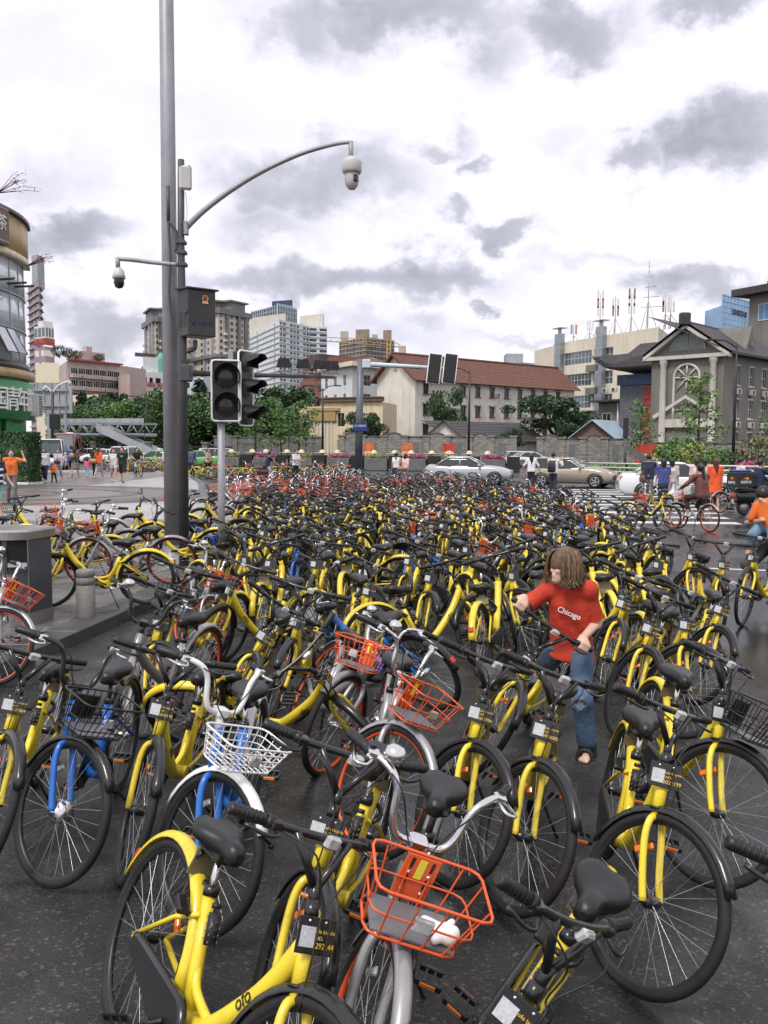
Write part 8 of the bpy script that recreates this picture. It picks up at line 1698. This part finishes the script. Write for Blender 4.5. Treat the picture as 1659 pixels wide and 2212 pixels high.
def plastic(px, py):
    p = P(px, py, 0) + Vector((0, -.15, .42)); r = empty('shopping_bag', p); tag(r, 'bulging translucent shopping bag hanging from the floral woman', 'bag'); solid_obj('bag_body', M_PLAS, r, [ell((0, 0, 0), (.17, .13, .19)), seg((0, 0, .1), (.02, 0, .36), .08, .03), ell((.06, 0, -.08), (.13, .11, .12))], .016, .05)
plastic(1449, 1098)
person(P(1543, 1103, 0), 92, 1.66, 'woman in short orange dress with long brown hair', (C_RED, .75), ('dress', C_RED, .36), ('long', mat('auburn_hair', (.09, .022, .014), .4, var=.4, vscale=30)), M_BAGT, STAND, skin=SKIN2, female=True, h=.016)
person(P(1502, 1088, 0), 95, 1.60, 'woman with dark bob standing behind the bicycle rider', (C_LPNK, 1.2), ('trousers', C_GRY, 1.9), ('bob', HAIRB), M_SHOE, STAND, female=True); person(P(1519, 1086, 0), 85, 1.60, 'second dark-haired woman behind the bicycle rider', (C_BEI, 1.2), ('trousers', C_BLK, 1.9), ('bob', HAIRB), M_SHOE, STAND, female=True)
person(P(1596, 1105, 0), -5, 1.72, 'man in white T-shirt walking past the delivery scooter', (C_WHT, .7), ('trousers', C_LGRY, 1.9), ('short', HAIRB), M_SHOE, WALK, h=.016)
def seated(mat_root, label, H, top, bottom, hair, seat, hands, feet, h, bend=8, name='person', skin=SKIN, female=False, shoes=M_SHOE, face=None, hand_prims=None):
    s = H / 1.70; r = empty('person', M=mat_root); tag(r, label, 'person'); J = skeleton(s, dict(bend=bend, free=True)); d = Vector(seat) - J['pel']
    for k in list(J): J[k] = J[k] + d
    for sd in (1, -1):
        if hands and hands.get(sd) is not None: J['el', sd], J['wr', sd] = ik(J['sh', sd], hands[sd], .285 * s, .27 * s, (-.4, sd * .8, -.5))
        J['kn', sd], J['an', sd] = ik(J['hip', sd], feet[sd], .43 * s, .41 * s, (1, sd * .15, .2))
        J['toe', sd] = Vector((.13, 0, -.045))
    if face is not None: J['face'] = Vector(face).normalized()
    dress(r, J, s, h, skin, top, bottom, hair, shoes, female, hand_prims); return r, J
seated(SC1.matrix_basis, 'man in navy shirt and pale shorts sitting on the red scooter', 1.7, (C_NVY, .7), ('shorts', C_LGRY, .95), ('short', HAIRB), (-.35, 0, .88), {1: (.2, .12, .98), -1: (.2, -.12, .98)}, {1: (.2, .3, .12), -1: (.2, -.3, .12)}, .02, 15)
seated(SC2.matrix_basis, 'delivery rider in dark jacket ahead of the black box', 1.72, (C_NVY, 1.95), ('trousers', C_BLK, 1.95), ('short', HAIRB), (-.15, 0, .90), {1: (.38, .26, 1.02), -1: (.38, -.26, 1.02)}, {1: (.2, .16, .38), -1: (.2, -.16, .38)}, .02, 8)
def rider_bike(style, M, steer, label): make_bike(style, M, steer, 1 if M.translation.y > 15 else 0, label, 'bicycles being ridden'); return M
SEAT = (-.19, 0, .90); BARH = lambda sd: (.27, sd * .26, 1.03); PED = lambda s_, a: (.165 * s_ * math.cos(a), s_ * .11, .285 + .165 * s_ * math.sin(a) + .08)
MB1 = Matrix.Translation(P(1503, 1146, 0)) @ RZ(rad(112)); rider_bike('orange', MB1, 4, 'silver bicycle with orange rims ridden by the woman in brown')
seated(MB1, 'woman in brown knitted jacket riding an orange-wheeled bicycle away', 1.62, (C_BRN, 1.95, .06), ('trousers', cloth('dark_brown', (.05, .025, .022)), 1.6), ('pony', HAIRB), SEAT, {1: BARH(1), -1: BARH(-1)}, {1: PED(1, .2), -1: PED(-1, .2)}, .014, 10, female=True, shoes=M_SHOEW)
MB2 = Matrix.Translation(P(298, 1030, KZ)) @ RZ(rad(-60)); rider_bike('yellow', MB2, 5, 'yellow bicycle ridden across the square')
seated(MB2, 'man in black riding a yellow bicycle across the square', 1.7, (C_BLK, .7), ('trousers', C_LGRY, 1.9), ('short', HAIRB), SEAT, {1: BARH(1), -1: BARH(-1)}, {1: PED(1, .6), -1: PED(-1, .6)}, .022, 10)
MB3 = Matrix.Translation(P(1580, 1108, 0)) @ RZ(rad(20)); rider_bike('orange', MB3, 0, 'orange-rimmed bicycle standing beside the delivery scooter')
# father with a baby on a yellow bicycle at the frame edge
MB4 = bike_matrix(1604, 1352, 'front', -134, 2); rider_bike('yellow', MB4, 6, 'yellow bicycle ridden by the man holding a baby')
FR, FJ = seated(MB4, 'man in blue checked shirt and olive shorts hugging a baby on his bicycle', 1.76, (cloth('blue_check', (.07, .10, .17), var=.5, vscale=40), .9), ('shorts', C_OLV, 1.02), ('short', HAIRB), (-.18, 0, .90), {1: (.14, .02, 1.36), -1: (.20, -.06, 1.18)}, {1: (.16, .16, .30), -1: (-.05, -.14, .30)}, .012, 5, shoes=cloth('blue_sandal', (.03, .10, .25)))
def baby():
    r = empty('baby', M=MB4 @ TR(.10, 0, 1.12)); tag(r, 'baby in orange top and faded jeans held against the man', 'baby'); F = Vector((-1, 0, 0)); hd = Vector((-.02, -.08, .36))
    solid_obj('body', SKIN, r, [ell(hd, (.085, .078, .095)), seg((0, 0, .08), (0, -.04, .25), .085, .08), seg((.02, .10, .22), (.03, .16, .08), .04, .03), seg((.02, -.12, .22), (.05, -.18, .06), .04, .03), seg((0, .06, 0), (.12, .12, -.12), .06, .05), seg((.12, .12, -.12), (.10, .14, -.30), .048, .035), seg((0, -.06, 0), (.12, -.12, -.12), .06, .05), seg((.12, -.12, -.12), (.10, -.14, -.30), .048, .035), seg((.10, .14, -.31), (.15, .15, -.33), .032), seg((.10, -.14, -.31), (.15, -.15, -.33), .032)], .011, .03)
    solid_obj('top', C_ORG, r, [seg((0, 0, .04), (0, -.04, .25), .105, .095), seg((.02, .08, .23), (.03, .16, .09), .06, .045), seg((.02, -.12, .23), (.05, -.18, .08), .06, .045)], .011, .03)
    solid_obj('jeans', mat('faded_denim', (.16, .24, .36), .85, var=.4, vscale=10), r, [seg((0, .05, .0), (0, -.05, 0), .095), seg((0, .06, 0), (.12, .12, -.12), .075, .062), seg((.12, .12, -.12), (.105, .14, -.26), .06, .05), seg((0, -.06, 0), (.12, -.12, -.12), .075, .062), seg((.12, -.12, -.12), (.105, -.14, -.26), .06, .05)], .011, .025)
    solid_obj('hair', HAIRB, r, [ell(hd + Vector((.012, 0, .015)), (.09, .083, .096))], .011, .02, [(hd + Vector((0, 0, -.02)), (-.3, 0, -1))])
baby()
# ---- the child
def child():
    s = 1.44 / 1.70; KB = BOY_BIKE; SM = steer_matrix(rad(BOY_STEER)); BC = HT + AXD * .215
    W = Matrix.Translation((1.255, 5.86, 0)) @ RZ(rad(-114)); I = W.inverted()
    gp = {sd: I @ (KB @ SM @ (BC + Vector((-.045, sd * .245, .0)))) for sd in (1, -1)}; ga = {sd: (I.to_3x3() @ (KB.to_3x3() @ SM.to_3x3() @ Vector((-.12, sd, 0)).normalized())).normalized() for sd in (1, -1)}
    r = empty('person', M=W); tag(r, 'child in red lettered T-shirt, torn jeans and sandals straddling a bicycle', 'person')
    J = skeleton(s, dict(bend=10, free=True)); d = Vector((-.02, .0, .72)) - J['pel']
    for k in list(J): J[k] = J[k] + d
    for sd in (1, -1): J['sh', sd] = J['sh', sd] - Vector((0, sd * .030, 0))
    J['head'] = J['head'] + Vector((.02, -.03, -.015)); J['face'] = Vector((.74, -.56, -.42)).normalized()
    fl = I @ P(1268, 1612, .07); fr = Vector((.02, -.30, .08)); fr = I @ P(1118, 1530, .07)
    for sd, ft in ((1, fl), (-1, fr)):
        J['kn', sd], J['an', sd] = ik(J['hip', sd], ft, .43 * s, .41 * s, (1, -.25 if sd < 0 else .1, .1)); J['toe', sd] = Vector((.13, .01, -.05))
    hand = {}; HP = {}
    for sd in (1, -1):
        ax = ga[sd]; up = Vector((0, 0, 1)); up = (up - ax * up.dot(ax)).normalized(); fw = ax.cross(up); fw = fw if fw.x > 0 else -fw; g = gp[sd]
        wr = g - fw * .055 + up * .045; J['el', sd], J['wr', sd] = ik(J['sh', sd], wr, .285 * s, .27 * s, (-.7, .25, -.5) if sd > 0 else (-.3, -.6, -.6)); w = J['wr', sd]; kn = g + up * .030 + fw * .0; pr = [seg(w, w.lerp(kn, .6), .024, .024)]
        for i in range(4):
            o = ax * sd * (i - 1.5) * .0165; a = kn + o - fw * .012; pr += [seg(w.lerp(kn, .45) + o * .6, a, .015, .0105), seg(a, g + o + fw * .024 + up * .016, .0098, .009), seg(g + o + fw * .024 + up * .016, g + o + fw * .022 - up * .016, .009, .008), seg(g + o + fw * .022 - up * .016, g + o - up * .026, .008, .007)]
        t0 = w.lerp(kn, .3) - ax * sd * .022; pr += [seg(t0, g - ax * sd * .040 - fw * .018 + up * .008, .012, .010), seg(g - ax * sd * .040 - fw * .018 + up * .008, g - ax * sd * .042 + fw * .004 - up * .022, .0095, .008)]; hand[sd] = pr
    red = mat('cloth_red_cotton', (.47, .038, .018), .85, var=.16, vscale=9, bump=.8, bscale=11); jn = mat('cloth_blue_jeans', (.07, .12, .20), .85, var=.4, vscale=7, bump=.3, bscale=40)
    h = .0085; up = (J['neck'] - J['pel']).normalized(); Yv = Vector((0, 1, 0)); hd = J['head']; face = J['face']; A = lambda k, t, m: J[k].lerp(J[m], t); sidev = face.cross(Vector((0, 0, 1))).normalized()
    torso = [seg(J['pel'] + Yv * .05, J['chest'] + Yv * .05, .064, .068), seg(J['pel'] - Yv * .05, J['chest'] - Yv * .05, .064, .068), seg(J['sh', 1], J['sh', -1], .046)]
    body = torso + [seg(J['neck'] - up * .05, hd - Vector((0, 0, .05)), .042), ell(hd, (.088, .080, .105)), ell(hd + face * .045 - Vector((0, 0, .05)), (.046, .046, .048)), ell(hd + face * .092 - Vector((0, 0, .012)), (.013, .012, .017)), ell(hd + face * .083 - Vector((0, 0, .052)) , (.012, .020, .008))] + [ell(hd + face * .083 + sidev * q * .030 + Vector((0, 0, .012)), (.010, .014, .009)) for q in (-1, 1)] + [ell(hd + sidev * q * .082 - Vector((0, 0, .01)), (.016, .012, .026)) for q in (-1, 1)]
    for sd in (1, -1):
        body += [seg(J['hip', sd], J['kn', sd], .066, .047), seg(J['kn', sd], J['an', sd], .046, .031), seg(J['sh', sd], J['el', sd], .043, .034), seg(J['el', sd], J['wr', sd], .035, .023)] + hand[sd]
        an = J['an', sd]; body += [seg(an - Vector((.025, 0, .035)), an + Vector((.10, .012 * sd, -.052)), .030, .026)] + [seg(an + Vector((.095, .022 * sd - .011 * q * sd, -.056)), an + Vector((.135 - .007 * q, (.026 - .013 * q) * sd, -.060)), .0105 - .0008 * q, .0085) for q in range(5)]
    solid_obj('body', SKIN2, r, body, .0065, .018)
    tp = [(p[0], p[1], p[2], p[3] + .026, p[4] + .026) for p in torso] + [seg(J['pel'] + Vector((.012, .05, 0)) - up * .10, J['pel'] + Vector((.012, -.05, 0)) - up * .10, .103), seg(J['pel'] + Vector((-.03, .10, -.10)), J['pel'] + Vector((.0, .07, .05)), .06, .05)]; cl = [(J['pel'] - up * .10, -up - Vector((0, .2, 0))), (J['neck'] + up * .028, up)]
    for sd in (1, -1): tp.append(seg(J['sh', sd], A(('sh', sd), .62, ('el', sd)), .054, .055))
    sh = solid_obj('shirt', red, r, tp, h, .03, cl)
    for sd in (1, -1):                                        # sleeve hems
        a, b_ = A(('sh', sd), .68, ('el', sd)), A(('sh', sd), .86, ('el', sd)); q = MB(); q.tube([A(('sh', sd), .5, ('el', sd)), a, b_], [.054, .058, .061], 18, False); q.build('sleeve', red, r)
    q = [seg(J['pel'] + Yv * .055, J['pel'] - Yv * .055, .088)]
    for sd in (1, -1): e = A(('kn', sd), .86, ('an', sd)); q += [seg(J['hip', sd], J['kn', sd], .080, .066), seg(J['kn', sd], e, .064, .066)]
    kr = J['kn', -1]; solid_obj('jeans', jn, r, q, h, .028, [(J['pel'] - up * .015, up)], [ell(kr + Vector((.062, -.02, .0)), (.030, .034, .045)), ell(J['kn', 1] + Vector((.06, .0, -.01)), (.024, .036, .022))])
    fz = MB()
    for sd in (1, -1):
        c = J['kn', sd] + Vector((.05, -.01, 0)); d = (J['an', sd] - J['kn', sd]).normalized(); hem = A(('kn', sd), .90, ('an', sd))
        for i in range(26): a = rnd.uniform(0, 6.28); p = c + Vector((rnd.uniform(-.0, .02), math.cos(a) * .04, math.sin(a) * .045)); fz.tube([p, p + Vector((rnd.uniform(-.004, .012), rnd.gauss(0, .014), rnd.gauss(0, .012)))], .0012, 3, False)
    tag(fz.build('frayed_threads', cloth('pale_thread', (.5, .55, .6)), r), kind='stuff')
    # sandals
    for sd in (1, -1):
        an = J['an', sd]; sr = [rrect(-.055, .155, .044, -.098, .035, 3), rrect(-.057, .158, .046, -.080, .035, 3)]; b = MB(); b.loft([[an + p for p in q_] for q_ in sr]); so = b.build('sandal', M_BAGB, r)
        for (x, zt, hw) in ((.085, -.008, .046), (.015, .020, .046), (-.035, .040, .044)):
            b = MB(); b.tube(smooth_path([an + Vector((x, -hw, -.08)), an + Vector((x - .01, -hw * .8, zt - .012)), an + Vector((x - .012, 0, zt + .004)), an + Vector((x - .01, hw * .8, zt - .012)), an + Vector((x, hw, -.08))], 4), .014, 6, True, .6); b.build('strap', M_BAGB, so)
    # lettering across the chest
    cc = A('pel', .56, 'neck') + Vector((.113, .018, 0)); cu = text_mesh('Chicago', .050, C_WHT, .003); Z = (up * 0 + Vector((1, 0, .10))).normalized(); X_ = Vector((0, 1, 0)); Y_ = Z.cross(X_); T = Matrix(((X_.x, Y_.x, Z.x, cc.x), (X_.y, Y_.y, Z.y, cc.y), (X_.z, Y_.z, Z.z, cc.z), (0, 0, 0, 1))); link('lettering', cu, sh, T @ RZ(rad(-8)) @ Matrix(((1, .28, 0, 0), (0, 1, 0, 0), (0, 0, 1, 0), (0, 0, 0, 1))))
    # hair: solid mass plus locks
    hp = [ell(hd + Vector((0, 0, .020)) - face * .010, (.102, .096, .110)), seg(hd - face * .03, hd - face * .035 - Vector((0, 0, .07)), .092, .084), seg(hd + sidev * .06, hd + sidev * .075 - Vector((0, 0, .095)) + face * .02, .05, .038), seg(hd - sidev * .06, hd - sidev * .075 - Vector((0, 0, .095)) + face * .02, .05, .038)]
    hr = solid_obj('hair', HAIRC, r, hp, .008, .03, [], [ell(hd + face * .105 - Vector((0, 0, .05)), (.066, .066, .08))])
    lks = [MB(), MB(), MB()]
    for i in range(620):
        lk = lks[i % 3]; a = rnd.uniform(-2.5, 2.5); dv = (-face * math.cos(a) * 1.0 + sidev * math.sin(a)); dv = Vector((dv.x, dv.y, 0)).normalized(); t = rnd.uniform(0, .9); p0 = hd + Vector((0, 0, .132 - .02 * t)) + dv * .03 * t * 2; L = rnd.uniform(.85, 1.12)
        lk.tube(smooth_path([p0, hd + dv * (.075 + .02 * t) + Vector((0, 0, .10)), hd + dv * (.108 + rnd.uniform(-.004, .010)) + Vector((0, 0, .02)), hd + dv * (.110 + rnd.uniform(-.006, .014)) + Vector((rnd.gauss(0, .006), rnd.gauss(0, .006), -.06 * L)), hd + dv * (.100 + rnd.uniform(-.025, .04)) + Vector((rnd.gauss(0, .022), rnd.gauss(0, .022), -.115 * L))], 3), [.003, .004, .0042, .0042, .0042, .004, .004, .0038, .0036, .003, .0025, .002, .001], 4, False)
    for lk, hm in zip(lks, (HAIRC, mat('dark_lock', (.07, .038, .018), .45, var=.4, vscale=40), mat('pale_lock', (.21, .13, .066), .45, var=.4, vscale=40))): tag(lk.build('locks', hm, hr), kind='stuff')
child()
